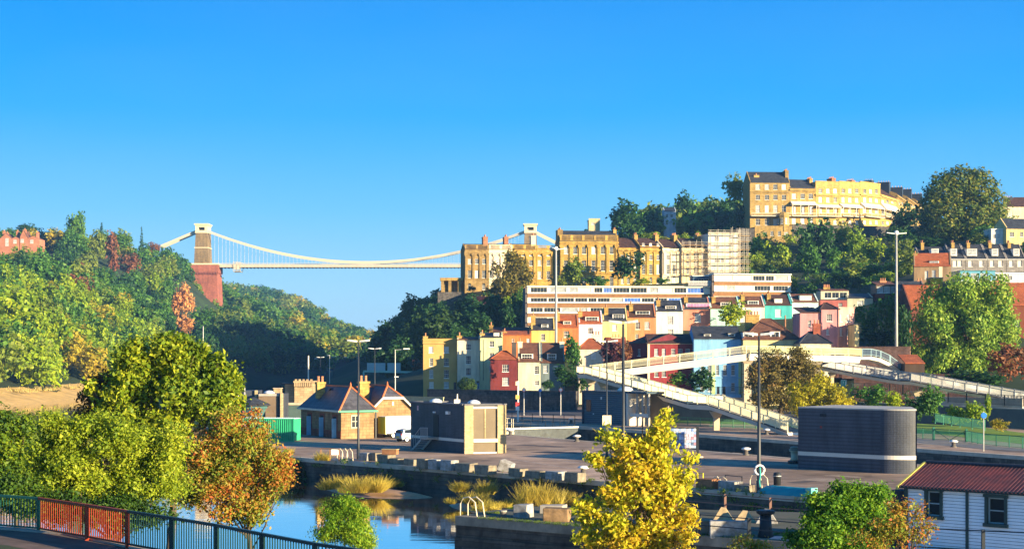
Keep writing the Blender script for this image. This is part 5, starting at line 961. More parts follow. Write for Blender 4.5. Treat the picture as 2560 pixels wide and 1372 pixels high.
# ------------------------------------------------------------------ vehicles
TY = mat('tyre', (.015,.015,.015), .8); RIM = mat('wheel_rim', (.5,.5,.5), .3, metal=.8)
def vehicle(name, label, cat, loc, rz, prof, W, m, wheels, glass, extra=(), taper=.12):
    """prof: side outline (x,z), glass: window polygons on the sides"""
    t = thing(name, loc, label, cat, None, rz); zt = max(z for x, z in prof); mb = MB(); n = len(prof)
    def yy(z): return W/2-(max(0, z-.95)/(zt-.95))*taper*W
    L = [(x, -yy(z), z) for x, z in prof]; R = [(x, yy(z), z) for x, z in prof]; mb.add(L+R, [tuple(range(n)), tuple(range(2*n-1, n-1, -1))]+[((i+1) % n, i, n+i, n+(i+1) % n) for i in range(n)])
    b = mb.build('body', m, t); bv = b.modifiers.new('edges', 'BEVEL'); bv.width = .05; bv.segments = 2
    for g in glass:
        for s in (-1, 1):
            q = [(x, s*(yy(z)+.012), z) for x, z in g]; MB().add(q, [tuple(range(len(q))) if s < 0 else tuple(range(len(q)-1, -1, -1))]).build('side_window', GLASS, t)
    for x in wheels[0]:
        for s in (-1, 1):
            w_ = MB(); w_.tube([(0, -s*.0, 0), (0, s*.22, 0)], wheels[1], 20); o = w_.build('wheel', TY, t, (x, s*(W/2-.2), wheels[1])); MB().tube([(0, s*.22, 0), (0, s*.235, 0)], wheels[1]*.62, 12).build('rim', RIM, o)
    for nm, a, b_, m_ in extra: MB().box(a[0], b_[0], a[1], b_[1], a[2], b_[2]).build(nm, m_, t)
    return t
RL = mat('red_lamp', (.5,.02,.01), .3); YEL = mat('yellow_paint', (.75,.62,.02), .45, .05); WV = mat('van_white', (.78,.78,.76), .35, .04)
vehicle('box_van', 'white box van with bright yellow rear doors parked at the dock office', 'van', G(955, 1094.5), .55, [(0,.45),(0,2.55),(4.0,2.6),(4.3,2.35),(4.9,1.5),(5.7,1.25),(5.9,.9),(5.9,.45)], 2.0, WV, ([1.0, 4.7], .36), [[(4.2,1.5),(4.2,2.1),(4.45,2.05),(4.8,1.5)]],
    [('rear_door', (-.05,-.97,.5), (-.003,-.02,2.5), YEL), ('rear_door', (-.05,.02,.5), (-.003,.97,2.5), YEL), ('tail_lamp', (-.07,-.99,.7), (-.052,-.86,1.1), RL), ('lower_trim', (.1,-1.03,.45), (4.5,-1.003,.62), BLACK)], .04)
SIL = mat('silver_blue_paint', (.35,.45,.50), .3, .05, metal=.4)
hb = [(0,.35),(-.03,.75),(.1,1.0),(.3,1.42),(.9,1.5),(2.0,1.46),(2.75,1.02),(3.7,.85),(3.85,.6),(3.8,.32)]
vehicle('hatchback', 'silver hatchback parked half behind the dark brick pump house', 'car', G(995, 1104.5), .6, hb, 1.7, SIL, ([.65, 3.1], .31), [[(.42,1.02),(.5,1.36),(1.3,1.42),(1.3,1.0)], [(1.36,1.0),(1.36,1.42),(1.95,1.38),(2.45,1.0)]],
    [('rear_window', (.02,-.6,1.05), (.16,.6,1.32), GLASS), ('tail_lamp', (-.05,-.8,.78), (-.0,-.62,.98), RL), ('tail_lamp', (-.05,.62,.78), (0,.8,.98), RL), ('number_plate', (-.06,-.26,.5), (-.035,.26,.62), YEL)])
sed = [(0,.3),(0,.8),(.5,.95),(1.0,1.4),(2.4,1.42),(3.1,.95),(4.1,.8),(4.2,.3)]
for px, py, lb, m_, rz in ((884, 954, 'white car driving away on the gorge road, left of two', WV, 1.75), (920, 953, 'pale car on the gorge road beside the sign gantry', mat('pale_paint', (.55,.6,.62), .3), 1.75)):
    vehicle('distant_car', lb, 'car', G(px, py, 1.17), rz, sed, 1.7, m_, ([.75, 3.3], .32), [[(.7,.98),(1.08,1.33),(2.35,1.35),(2.9,.98)]])
# ------------------------------------------------------------------ lamps and masts
def lamp(label, x, y, h, heads=2, r=.085, m=None, z0=0., group='street lamps with twin heads', head_m=None, L=.95):
    t = thing('street_lamp', (x, y, z0), label, 'street lamp', group); p = MB(); p.tube([(0,0,-.3),(0,0,1.2),(0,0,h)], [r*1.5, r*1.45, r*.7], 8); p.tube([(0,0,-.3),(0,0,.9)], [r*2, r*2], 8); p.build('pole', m or DKMET, t, smooth=True)
    for s in ((-1, 1) if heads == 2 else (1,)):
        b = MB(); zs = h+.02; n = 8; pr = [(0, .05, .0), (.25, .13, .02), (.6, .20, .06), (L, .08, .1)]
        vs = []; 
        for dx, w_, dz in pr: vs += [(s*(dx+.1), -w_, zs+dz), (s*(dx+.1), -w_*.7, zs+dz+.16), (s*(dx+.1), w_*.7, zs+dz+.16), (s*(dx+.1), w_, zs+dz)]
        fs = [(0,3,2,1), (12,13,14,15)]
        for k in range(3):
            for j in range(4): fs.append((k*4+j, k*4+(j+1) % 4, k*4+4+(j+1) % 4, k*4+4+j))
        b.add(vs, fs); b.build('lamp_head', head_m or mat('lamp_head_grey', (.55,.55,.52), .3, .1), t)
    return t
def at(px, Y): p = P(px, 893, Y); return p.x, p.y
lamp('tall twin headed street lamp standing in front of the dock office', *G(896, 1147)[:2], 10.9)
x, y = at(1558, 115); lamp('twin headed street lamp rising behind the yellow tree', x, y, 11.9, r=.11)
x, y = at(1897.5, 112.2); lamp('twin headed street lamp with a lifebuoy on its post', x, y, 11.0, r=.1)
x, y = at(1517, 152); l4 = lamp('slim twin headed street lamp with a square white sign box', x, y, 10.9, r=.065); MB().box(-.42, .42, -.12, .06, 3.1, 4.0).build('sign_box', CREAM, l4)
x, y = at(937, 262); lamp('twin headed street lamp behind the dock office chimney', x, y, 10.8)
x, y = at(988, 290); t = lamp('grey street lamp with one long arm near the sign gantry', x, y, 10.7, heads=0, m=STEEL, group=None) if False else thing('street_lamp', (x, y, 0), 'grey street lamp with one long arm near the sign gantry', 'street lamp')
MB().tube([(0,0,-1),(0,0,10.9)], [.11,.07], 8).tube([(0,0,10.85),(2.3,.2,11.0)], [.05,.04], 6).build('pole', STEEL, t); MB().box(1.5, 2.6, -.2, .35, 10.95, 11.15).build('lamp_head', WHITE, t); MB().box(-.15, .6, -.1, .1, 5.9, 6.05).build('bracket', WHITE, t)
k = 0
for px, Y, h in ((801, 420, 9.4), (817, 500, 10.), (834, 580, 9.6), (850, 640, 11.), (865, 700, 9.4), (785, 460, 9.)):
    x, y = at(px, Y); t = lamp(['nearest','second','third','fourth','farthest','thin leaning'][k]+' lamp in the row along the gorge road', x, y, h, heads=1 if k % 2 else 2, r=.07, group='lamps along the gorge road', L=.9); k += 1
for px, Y, top, lb in ((771, 380, 889, 'pale mast rising behind the squat sandstone tower'), (824, 430, 888, 'thin pale flag mast beside the gorge road lamps')):
    x, y = at(px, Y); t = thing('mast', (x, y, 0), lb, 'mast'); MB().tube([(0,0,-1), (0,0,P(px, top, Y).z)], [.22 if px < 800 else .1, .14 if px < 800 else .07], 8).build('pole', CONCL, t)
def highmast(label, px, Y, top, r):
    x, y = at(px, Y); H = P(px, top, Y).z; t = thing('high_mast', (x, y, 0), label, 'lamp mast'); MB().tube([(0,0,-.5), (0,0,H*.5), (0,0,H)], [r, r*.8, r*.5], 12).build('pole', mat('mast_steel', (.33,.33,.31), .5, .15), t, smooth=True)
    for a in (0, 120, 240) if px < 2000 else (0, 90, 180): ca, sa = math.cos(math.radians(a+10)), math.sin(math.radians(a+10)); MB().bar((ca*.25, sa*.25, H-.1), (ca*1.9, sa*1.9, H+.05), .36, .16).build('lamp_head', mat('lamp_head_grey', (.55,.55,.52), .3, .1), t)
    MB().lathe((0,0,H), [(.3,-.3),(.45,0),(.35,.35),(.05,.5)], 10).build('mast_cap', WHITE, t)
highmast('tall tapering lamp mast in front of the apartment block', 1390, 322, 622, .33)
highmast('very tall pale lamp mast right of the footbridge, left of the willow', 2241, 292, 583, .33)
t = thing('radio_mast', (*at(508, 330), 0), 'thin white radio mast above the maple crown', 'mast'); MB().tube([(0,0,-1),(0,0,P(508,815,330).z)], [.1,.05], 6).build('pole', WHITE, t); MB().box(-.2,1.3,-.3,.3,P(508,866,330).z,P(508,862,330).z).build('lamp_head', WHITE, t)
for px, Y, top, lb in ((612, 196, 969, 'white guyed mast beside the small hut'), (596, 198, 970, 'second white mast left of the guyed one')):
    t = thing('mast', (*at(px, Y), 0), lb, 'mast'); MB().tube([(0,0,-.3),(0,0,P(px,top,Y).z)], [.05,.035], 6).build('pole', WHITE, t)
for px, Y, yt, yb, lb in ((1963, 300, 788, 868, 'brown wooden telegraph pole right of the pink house'), (2274, 300, 800, 905, 'thin reddish post at the left edge of the willow')):
    p = P(px, yb, Y); t = thing('telegraph_pole', p, lb, 'pole'); MB().tube([(0,0,-2),(0,0,P(px,yt,Y).z-p.z)], [.2,.13], 8).build('pole', mat('brown_pole', (.30,.14,.07), .9), t)
# sign gantry over the gorge road
a, b = P(909, 985, 370), P(1036, 985, 366); t = thing('sign_gantry', (a.x, a.y, 0), 'pale green sign gantry across the gorge road', 'sign gantry'); GG = mat('gantry_green', (.25,.45,.36), .5); dx = b-a
for o_ in (0, 1): MB().box(dx.x*o_-.18, dx.x*o_+.18, dx.y*o_-.2, dx.y*o_+.2, -1, 6.2).build('post', GG, t)
mb = MB(); mb.bar((0,0,6.3), (dx.x, dx.y, 6.1), .3, .45); mb.build('beam', GG, t)
for x0, x1 in ((917, 962), (968, 1000)): p0 = P(x0, 928, 369)-a; p1 = P(x1, 905, 368)-a; MB().box(p0.x, p1.x, -.5, -.3, P(x0,928,369).z, P(x1,907,368).z).build('sign_panel', mat('sign_back', (.30,.42,.42), .5, .1), t)
# round traffic signs
def sign(label, px, Y, yt, yb, col, rim, m=WHITE, r=.32):
    x, y = at(px, Y); z = P(px, (yt), Y).z; t = thing('traffic_sign', (x, y, 0), label, 'road sign'); MB().tube([(0,0,-.5),(0,0,z+.4)], .05, 6).build('pole', m, t)
    MB().tube([(0,-.06,z), (0,-.10,z)], r, 20).build('plate', rim, t); MB().tube([(0,-.101,z), (0,-.115,z)], r*.74, 20).build('face', col, t)
BLS = mat('sign_blue', (.02,.16,.55), .4); RDS = mat('sign_red', (.6,.05,.05), .5)
sign('round white and red road sign left of three near the stone wall', 1310, 262, 974, 1020, WHITE, RDS, r=.32); sign('round blue road sign between two red ones near the stone wall', 1350, 262, 975, 1020, BLS, BLS, r=.28); sign('round red and white sign just right of the tall lamp mast', 1402, 262, 974, 1020, WHITE, RDS, r=.34)
sign('round blue cycle and pedestrian sign on a grey pole behind the green railing', 2459, 162, 1038, 1102, BLS, BLS, STEEL, .3)
t = thing('direction_sign', (*at(2109, 246), 0), 'green square direction sign with white figures beside the yellow bush', 'road sign'); z = P(2109, 958, 246).z; MB().tube([(0,0,-.5),(0,0,z)], .06, 6).build('pole', STEEL, t)
MB().box(-.45,.45,-.1,-.05,z-.5,z+.55).build('plate', mat('sign_green', (.02,.28,.2), .5), t); mb = MB(); mb.box(.22,.32,-.12,-.101,z-.35,z+.35); mb.bar((-.3,-.11,z-.32), (-.02,-.11,z+.2), .02, .09); mb.bar((-.02,-.11,z+.22), (.0,-.11,z-.3), .02, .06); mb.box(-.2,0,-.12,-.101,z+.22,z+.3).box(-.43,.43,-.115,-.101,z+.47,z+.52).box(-.43,-.39,-.115,-.101,z-.48,z+.47).box(.39,.43,-.115,-.101,z-.48,z+.47); mb.build('figures', WHITE, t)
t = thing('signal_post', (*at(1295, 236), 0), 'pale signal post with yellow and white boxes beside the lock gate', 'signal post'); MB().tube([(0,0,-1),(0,0,P(1295,952,236).z)], .12, 8).build('pole', WHITE, t)
for py, m_ in ((958, CREAM), (992, mat('amber_box', (.6,.4,.1))), (1010, RDS), (1020, WHITE)): z = P(1295, py, 236).z; MB().box(-.35, .2, -.3, .1, z-.3, z+.3).build('signal_box', m_, t)
# ------------------------------------------------------------------ footbridge
def parapet_run(name, pts, t, m, off, h=1.1, pick=.13, pw=.05, posts=2.4, pm=None):
    mb = MB(); ps = []
    for a, b in zip(pts, pts[1:]):
        d = Vector((b.x-a.x, b.y-a.y, 0)); L = d.length; u = d/L; n = Vector((u.y, -u.x, 0))*off; A = a+n; B = b+n; up = V(0,0,1)
        mb.bar(A+up*h, B+up*h, .09, .08); mb.bar(A+up*.14, B+up*.14, .06, .06); k = int(L/pick)
        dn = Vector((u.y, -u.x, 0))*.032; du = u*(pw/4)
        for i in range(k):
            q = A.lerp(B, (i+.5)/k); c4 = [q-dn-du, q+dn-du, q+dn+du, q-dn+du]; mb.add([(*v_[:2], q.z+z_) for z_ in (.14, h) for v_ in c4], [(0,1,5,4),(1,2,6,5),(2,3,7,6),(3,0,4,7)])
        k = max(1, round(L/posts))
        for i in range(k+1): q = A.lerp(B, i/k); ps.append(q.copy())
    o = mb.build(name, m, t); p0 = MB().box(-.06,.06,-.06,.06,-.15,h+.06).build('parapet_post', pm or m, o, ps[0])
    for q in ps[1:100]: link('parapet_post', p0.data, o, q)
    return o
FBW = mat('footbridge_white', (.80,.77,.68), .6, .06, .5); PAR = mat('parapet_cream', (.78,.72,.46), .5, .1, 1.2); PIER = mat('footbridge_concrete', (.50,.42,.29), .9, .15, .6, .15); DECKM = mat('footway', (.2,.18,.15), .9)
def ramp(label, pts, w, fh, par, piers, parts=('near', 'far'), pick=.13, pw=.05, posts=2.4, group=None):
    c = pts[0]; t = thing('footbridge_ramp', (c.x, c.y, 0), label, 'footbridge', 'footbridge ramps'); lo = [V(p.x-c.x, p.y-c.y, p.z) for p in pts]
    dk = MB(); fs = MB(); un = V(0,0,1); k = len(lo); off = []
    for i, p in enumerate(lo):
        d = (lo[min(i+1, k-1)]-lo[max(i-1, 0)]); d.z = 0; d.normalize(); off.append(V(d.y, -d.x, 0)*w/2)
    for i in range(k-1):
        a, b, na, nb = lo[i], lo[i+1], off[i], off[i+1]
        dk.add([a-na-un*.12, a+na-un*.12, b+nb-un*.12, b-nb-un*.12, a-na, a+na, b+nb, b-nb], [(3,2,1,0),(4,5,6,7),(0,1,5,4),(2,3,7,6)])
        na2, nb2 = na*.99, nb*.99; g = na.normalized()*.45; g2 = nb.normalized()*.45
        fs.add([a-na2+g-un*fh, a+na2-g-un*fh, b+nb2-g2-un*fh, b-nb2+g2-un*fh, a-na2-un*.123, a+na2-un*.123, b+nb2-un*.123, b-nb2-un*.123], [(3,2,1,0),(0,1,5,4),(1,2,6,5),(2,3,7,6),(3,0,4,7)])
    dk.build('deck', DECKM, t); fs.build('fascia', FBW, t)
    for s in parts: parapet_run('parapet', lo, t, par, (w/2-.08)*(1 if s == 'near' else -1), pick=pick, pw=pw, posts=posts)
    for (px, Y, ztop, w_, zb, dd) in piers:
        x, y = at(px, Y); x -= c.x; y -= c.y; mb = MB(); mb.box(x-w_/2, x+w_/2, y-dd/2, y+dd/2, zb-.5, ztop-.9); mb.add([(x-w_/2,y-dd/2,ztop-.9),(x+w_/2,y-dd/2,ztop-.9),(x+w_/2,y+dd/2,ztop-.9),(x-w_/2,y+dd/2,ztop-.9),(x-w_*1.1,y-w*.45,ztop-.05),(x+w_*1.1,y-w*.45,ztop-.05),(x+w_*1.1,y+w*.45,ztop-.05),(x-w_*1.1,y+w*.45,ztop-.05)], [(0,1,5,4),(1,2,6,5),(2,3,7,6),(3,0,4,7),(4,5,6,7)]); mb.build('pier', PIER, t)
    return t
ramp('long lower ramp of the zigzag footbridge falling right to the lock side', [P(1462,933,249), P(1480,933,246), P(1600,967,233), P(1742,1008,214), P(1790,1010,209), P(1900,1047,202), P(1990,1078,196)], 2.8, .75, PAR,
     [(1478,246.5,6.3,.9,0,.9),(1508,243,5.9,.9,0,.9),(1631,229.5,4.3,.75,0,.9),(1791,209,2.5,.75,0,.9)], pick=.125, pw=.06)
ramp('upper span of the zigzag footbridge with deep white girder rising to the right', [P(1480,931,251), P(1540,923,250), P(1700,903,248.5), P(1866,882,247)], 2.9, 1.2, PAR, [(1868,247.5,9.4,1.1,0,1.1)], pick=.125, pw=.06)
ramp('level top span of the footbridge with coloured panels behind the olive tree', [P(1866,882,247.1), P(1950,884,249), P(2040,886,252), P(2138,889,256)], 2.9, 1.15, mat('parapet_tinted', (.66,.56,.30), .5, .35, .25, col2=(.55,.62,.30)), [(2040,252,9,.9,0,.9)], pick=.12, pw=.09)
ramp('curved grey railed end of the footbridge dropping behind the tall pale mast', [P(2138,889,256.1), P(2160,889,259), P(2185,894,262), P(2210,905,264), P(2245,930,266), P(2262,942,267)], 2.6, .6, mat('blue_steel', (.25,.36,.40), .4), [(2200,262,7,.6,0,.6)], parts=('near',), pick=.2, pw=.05)
ramp('right hand ramp of the footbridge with grey railings going down to the right edge', [P(2020,908,262), P(2065,916,256), P(2150,932,246), P(2240,947,238), P(2262,950,236), P(2292,951,234), P(2400,972,226), P(2552,999,216), P(2640,1010,211)], 2.6, .62, mat('grey_parapet', (.36,.37,.36), .4, .1),
     [(2296,234,4.6,1.0,0,1.), (2080,254,7.2,.5,0,.6)], pick=.16, pw=.04)
# ------------------------------------------------------------------ railings, gates, walls
def railing(label, pts, h, m, name='railing', post=2.4, bars=.15, rails=(1.,), pr=.045, br=.012, group=None, bottom=True, flat=False):
    c = pts[0]; t = thing(name, c, label, 'railing', group); lo = [p-c for p in pts]; rl = MB(); br_ = MB(); n = 0; pm = MB().box(-pr, pr, -pr, pr, -.1, h+.04); pmesh = None
    for a, b in zip(lo, lo[1:]):
        L = (b-a).length
        for r in rails: rl.bar(a+V(0,0,h*r), b+V(0,0,h*r), .05, .05)
        if bottom: rl.bar(a+V(0,0,.1), b+V(0,0,.1), .04, .04)
        if bars:
            for i in range(int(L/bars)): q = a.lerp(b, (i+.5)*bars/L); br_.box(q.x-br, q.x+br, q.y-br, q.y+br, q.z+.1, q.z+h)
        k = max(1, round(L/post))
        for i in range(k+(1 if b is lo[-1] else 0)):
            if n > 99: break
            q = a.lerp(b, i/k)
            if pmesh is None: o = pm.build('post', m, t, q); pmesh = o.data
            else: link('post', pmesh, t, q)
            n += 1
    rl.build('rails', m, t)
    if bars: br_.build('bars', m, t)
    return t
railing('green railing along the far lock side under the footbridge', [V(14,236.5,0), V(26,221,0), V(36,206,0), V(44,193,0)], 1.15, mat('pale_green_rail', (.10,.28,.16), .5), bars=.16, br=.012)
railing('dark green railing right of the gate on the far lock side', [G(2459,1112), G(2700,1135)], 1.25, GREENM, bars=.13)
railing('dark green railing between the curved building and the gate', [G(2230,1090), G(2334,1099)], 1.25, GREENM, bars=.13)
a, b = G(2334, 1099), G(2416, 1104); t = thing('gate', a, 'dark green double gate with diagonal braces in the lock side railing', 'gate'); d = b-a
for o_ in (0, 1): MB().box(d.x*o_-.13, d.x*o_+.13, d.y*o_-.13, d.y*o_+.13, -.1, 1.45).build('gate_post', GREENM, t)
for s0, s1 in ((.03, .49), (.51, .97)):
    g = MB(); A, B = d*s0, d*s1; g.bar(A+V(0,0,1.25), B+V(0,0,1.25), .06, .06); g.bar(A+V(0,0,.1), B+V(0,0,.1), .06, .06); g.bar((A if s0 < .2 else B)+V(0,0,1.2), (B if s0 < .2 else A)+V(0,0,.12), .05, .06)
    for i in range(14): q = A.lerp(B, i/13); g.box(q.x-.013, q.x+.013, q.y-.013, q.y+.013, .1, 1.25)
    g.build('gate_leaf', GREENM, t)
railing('dark green railing continuing from the gate to the blue sign', [G(2416,1104), G(2459,1112)], 1.25, GREENM, bars=.13)
railing('dark railing on the road side behind the lock, left of the clad building', [V(-8,249,0), V(0,240,0), V(9,229,0)], 1.2, BLACK, bars=0, rails=(1., .55))
railing('black railing in front of the sunlit wall below the right hand ramp', [P(2370,1005,205), P(2560,1016,198), P(2700,1024,193)], 1.3, BLACK, bars=.16, br=.02)
railing('black railing in the shade under the footbridge end', [P(2130,985,246), P(2290,988,236), P(2480,975,240)], 1.7, mat('dark_teal_rail', (.04,.09,.08), .5), bars=.3, br=.03)
railing('dark iron railing in front of the blue house', [P(1740,985,288), P(1850,985,284), P(1880,988,282)], 1.3, BLACK, bars=.2, br=.02)
railing('green palisade fence beside the bushes on the right lawn', [P(2338,1056,176), P(2400,1066,170), P(2462,1074,165)], 1.0, mat('mesh_green', (.04,.20,.12), .6), bars=.15, br=.014, name='fence')
# walls
def wall(label, x0, Y0, x1, Y1, yt, yb, m, th=.5, name='stone_wall', cope=None):
    f = Fac(x0, Y0, x1, Y1); zt = f.uz(x0, yt)[1]; zb = f.uz(x0, yb)[1]; t = thing(name, (f.A.x, f.A.y, zb), label, 'wall', None, f.rz); MB().box(0, f.W, 0, th, -1.5, zt-zb).build('wall', m, t); MB().box(-.05, f.W+.05, -.06, th+.06, zt-zb+.003, zt-zb+.14).build('coping', cope or m, t); return t
wall('long dark rubble stone wall in front of the lowest houses', 1068, 304, 1440, 285, 974, 1010, RUBBLE)
wall('pale panelled fence wall left of the dark pump house roof', 930, 268, 1108, 256, 990, 1003, mat('pale_fence', (.40,.38,.22), .8, .15, 2), .15, 'fence')
wall('dark stone garden wall behind the clad building', 1600, 276, 1860, 268, 993, 1020, mat('road_wall', (.10,.10,.10), .9, .2, .6))
wall('dim brick retaining wall under the right end of the footbridge', 2135, 262, 2480, 256, 936, 990, mat('plum_brick', (.13,.07,.06), .95, .35, .6, .3, kind='brick'), name='brick_wall')
wall('old brick wall above the curved footbridge end', 2105, 286, 2275, 282, 868, 925, mat('old_brick', (.22,.13,.10), .95, .35, .6, .3, kind='brick'), name='brick_wall')
wall('sunlit low concrete wall behind the black railing at the right', 2290, 214, 2556, 203, 993, 1012, CONC, name='concrete_wall'); wall('long dark road parapet above the right lawn', 2130, 226, 2640, 190, 1006, 1022, mat('road_parapet', (.12,.12,.12), .9, .2, .5), name='road_parapet', cope=CONC)
wall('low sandstone wall behind the green railing under the footbridge', 1590, 250, 1900, 232, 1004, 1022, mat('lawn_wall', (.16,.14,.12), .9, .2, .5))
# ------------------------------------------------------------------ lock gate and lock side furniture
t = thing('lock_gate', (-1.2,213,0), 'steel footway on the closed lock gate right of the dark pump house', 'lock gate'); mb = MB(); e = V(10.0,5.5,0); mb.bar((0,0,.02), (e.x,e.y,.02), 1.2, .18); mb.build('footway', STEEL, t); MB().bar((0,0,-2.2), (e.x,e.y,-2.2), .8, 4.2).build('gate_leaf', mat('wet_timber', (.04,.05,.05), .6, .5, 1.5), t)
gr = MB(); 
for k in range(11): q = e*k/10; gr.tube([(q.x-.3,q.y-.5,0),(q.x-.3,q.y-.5,1.1)], .025, 4)
gr.tube([(-.3,-.5,1.1),(e.x-.3,e.y-.5,1.1)], .03, 4); gr.build('handrail', BLACK, t)
t = thing('curved_rail', G(1264, 1080), 'white hooped guard rail at the right wall of the dark pump house', 'guard rail'); mb = MB()
for z in (.5, 1.1, 1.7): mb.tube([(-.4,2,z),(.6,1.8,z),(.95,1.2,z-.05),(1.,.3,z-.1)], .04, 6)
for x, y in ((.2,1.9),(.75,1.55),(.98,.8)): mb.tube([(x,y,0),(x,y,1.7)], .04, 6)
mb.build('hoops', CREAM, t); MB().box(-.3,1.1,.3,2.2,-.25,0).build('base', CREAM, t)
def bollard_proto():
    t = thing('mooring_bollard', (0,0,0), 'b', 'bollard'); MB().lathe((0,0,0), [(.34,-.1),(.34,.08),(.22,.12),(.2,.5)], 14).build('post', mat('bollard_iron', (.10,.09,.08), .6, .3), t, smooth=True)
    MB().lathe((0,0,.5), [(.3,0),(.46,.06),(.46,.14),(.3,.24),(.05,.27)], 16).build('cap', WHITE, t, smooth=True); return t
bp = None
for (px, py), lb in {(1276,1087):'white capped bollard on the quay edge nearest the pump house', (1442,1103):'white capped bollard on the quay edge left of the yellow tree', (1428,1058):'white capped bollard across the lock in front of the clad building', (1865,1137):'white capped bollard on the quay edge left of the second lamp', (1917,1086):'white capped bollard across the lock under the footbridge end', (2384,1117):'white capped bollard across the lock in front of the green gate', (1458,1187):'white topped bollard behind the last stone block left of the yellow tree'}.items():
    o = bollard_proto() if bp is None else copy_tree(bp); bp = bp or o; o.location = G(px, py); tag(o, lb, 'bollard', 'white capped mooring bollards')
t = thing('capstan', G(1986, 1158), 'tall black and cream capstan left of the curved brick building', 'capstan'); MB().lathe((0,0,0), [(.62,-.1),(.6,.25),(.42,.3)], 16).build('base', BLACK, t); MB().lathe((0,0,.3), [(.4,0),(.3,.3),(.34,.75),(.5,.85)], 16).build('barrel', CREAM, t, smooth=True); MB().lathe((0,0,1.15), [(.5,0),(.5,.12),(.4,.16),(.4,.3),(.3,.36)], 16).build('head', mat('capstan_top', (.3,.26,.18), .5), t)
# notice board covered in posters
a = G(1744, 1143); t = thing('poster_board', a, 'dark framed notice board covered in small coloured posters', 'notice board'); WX = 2.9; zt = P(1744,1068,a.y).z
MB().box(-.11,.11,-.08,.08,0,zt+.15).build('post', BLACK, t); MB().box(-WX-.15,-WX+.05,-.08,.08,0,zt).build('post', BLACK, t); MB().box(-WX+.05,-.11,-.06,.06,zt-2.05,zt).build('panel', BLACK, t); MB().box(-.3,.5,-.3,.3,-.05,.12).build('foot', CREAM, t)
r = random.Random(3); cols = [(.45,.5,.65),(.6,.6,.7),(.15,.25,.5),(.5,.4,.5),(.7,.68,.7),(.25,.35,.6),(.4,.2,.25),(.1,.15,.25),(.3,.42,.6),(.55,.5,.45)]; ms = [mat('poster_%d' % i, c, .6, .35, 14) for i, c in enumerate(cols)]; mb = MB()
for i in range(11):
    for j in range(7): x0 = -WX+.15+i*.238+r.uniform(-.02,.02); z0 = zt-1.95+j*.265+r.uniform(-.02,.02); mb.box(x0, x0+.22, -.062-r.random()*.01-.004, -.0605, z0, z0+.25, r.randrange(10))
mb.build('posters', ms, t)
t = thing('lifebuoy', G(1897.5,1232)+V(0,-.15,2.0-.35), 'white lifebuoy with green rope hanging on the street lamp post', 'lifebuoy'); t.location = (at(1897.5,112.2)[0], 111.95, CZ-(1174-893)/F*112); mb = MB(); mb.tube([(.33*math.cos(k*math.pi/12), 0, .33*math.sin(k*math.pi/12)) for k in range(25)], .075, 8); mb.build('ring', WHITE, t, smooth=True); MB().tube([(0,-.1,.2),(.05,-.1,-.3),(-.03,-.1,-.8),(.04,-.05,-1.25)], .05, 6).build('rope', mat('green_rope', (.05,.4,.35)), t)
t = thing('litter_bin', G(1943,1212), 'black round litter bin behind the teal covered boat', 'bin'); MB().lathe((0,0,0), [(.27,0),(.28,.62),(.31,.66),(.31,.74),(.28,.78),(.28,.88),(.2,.95)], 16).build('body', BLACK, t, smooth=True); MB().lathe((0,0,.66), [(.315,0),(.315,.06)], 16).build('band', STEEL, t)
# covered boat on the quay edge
a = G(1897, 1232); b = G(2036, 1243); d = b-a; t = thing('covered_boat', a, 'long teal tarpaulin wrapped boat lying on the quay edge', 'boat', None, math.atan2(d.y, d.x)); L = d.length; mb = MB(); st = []
for i in range(13): s = i/12; w_ = .5*min(1, .35+s*3, .5+(1-s)*5); st.append((s*L, w_, .62*min(1, .45+s*3, .75+(1-s)*2)))
n = 10
for x, w_, h_ in st: mb.v += [(x, w_*math.cos(math.pi*k/n), .0+h_*math.sin(math.pi*k/n)) for k in range(n+1)]
for i in range(12):
    for k in range(n): mb.f.append((i*(n+1)+k, (i+1)*(n+1)+k, (i+1)*(n+1)+k+1, i*(n+1)+k+1)); mb.m.append(0)
mb.f += [tuple(range(n+1)), tuple(12*(n+1)+n-k for k in range(n+1))]; mb.m += [0, 0]
for p in range(len(mb.v)): x, y, z = mb.v[p]; mb.v[p] = (x, y, z+.03*math.sin(x*7)*math.sin(y*9))
mb.build('cover', mat('teal_tarpaulin', (.01,.26,.30), .35, .15, 1.2), t, smooth=True); MB().box(L-.55, L-.05, -.3, .42, .3, .64).build('loose_sheet', mat('pale_teal', (.15,.5,.42), .4, .4, 3), t)
# stone blocks on the quay edge
def block(label, px, py, w, d, h, m=None, rz=-.82, name='stone_block', group='stone blocks along the quay edge', seed=0, tilt=0.):
    p = G(px, py); r = random.Random(px*3+py); t = MB(); vs = [(sx*w/2+r.uniform(-.05,.05), sy*d/2+r.uniform(-.05,.05), z+r.uniform(-.04,.04)) for z in (-.05, h) for sx, sy in ((-1,-1),(1,-1),(1,1),(-1,1))]
    t.add(vs, [(3,2,1,0),(4,5,6,7),(0,1,5,4),(1,2,6,5),(2,3,7,6),(3,0,4,7)]); o = t.build(name, m or BLK, loc=p, rz=rz); bv = o.modifiers.new('worn_edges', 'BEVEL'); bv.width = .05; bv.segments = 2; o.rotation_euler.y = tilt; return tag(o, label, 'stone block', group)
BLK = mat('block_stone', (.20,.17,.12), .95, .45, 2.5, .5); BLKW = mat('limewashed_block', (.42,.42,.40), .9, .4, 2.5, .4, col2=(.18,.16,.13)); TIM = mat('old_timber', (.28,.13,.06), .9, .3, 2)
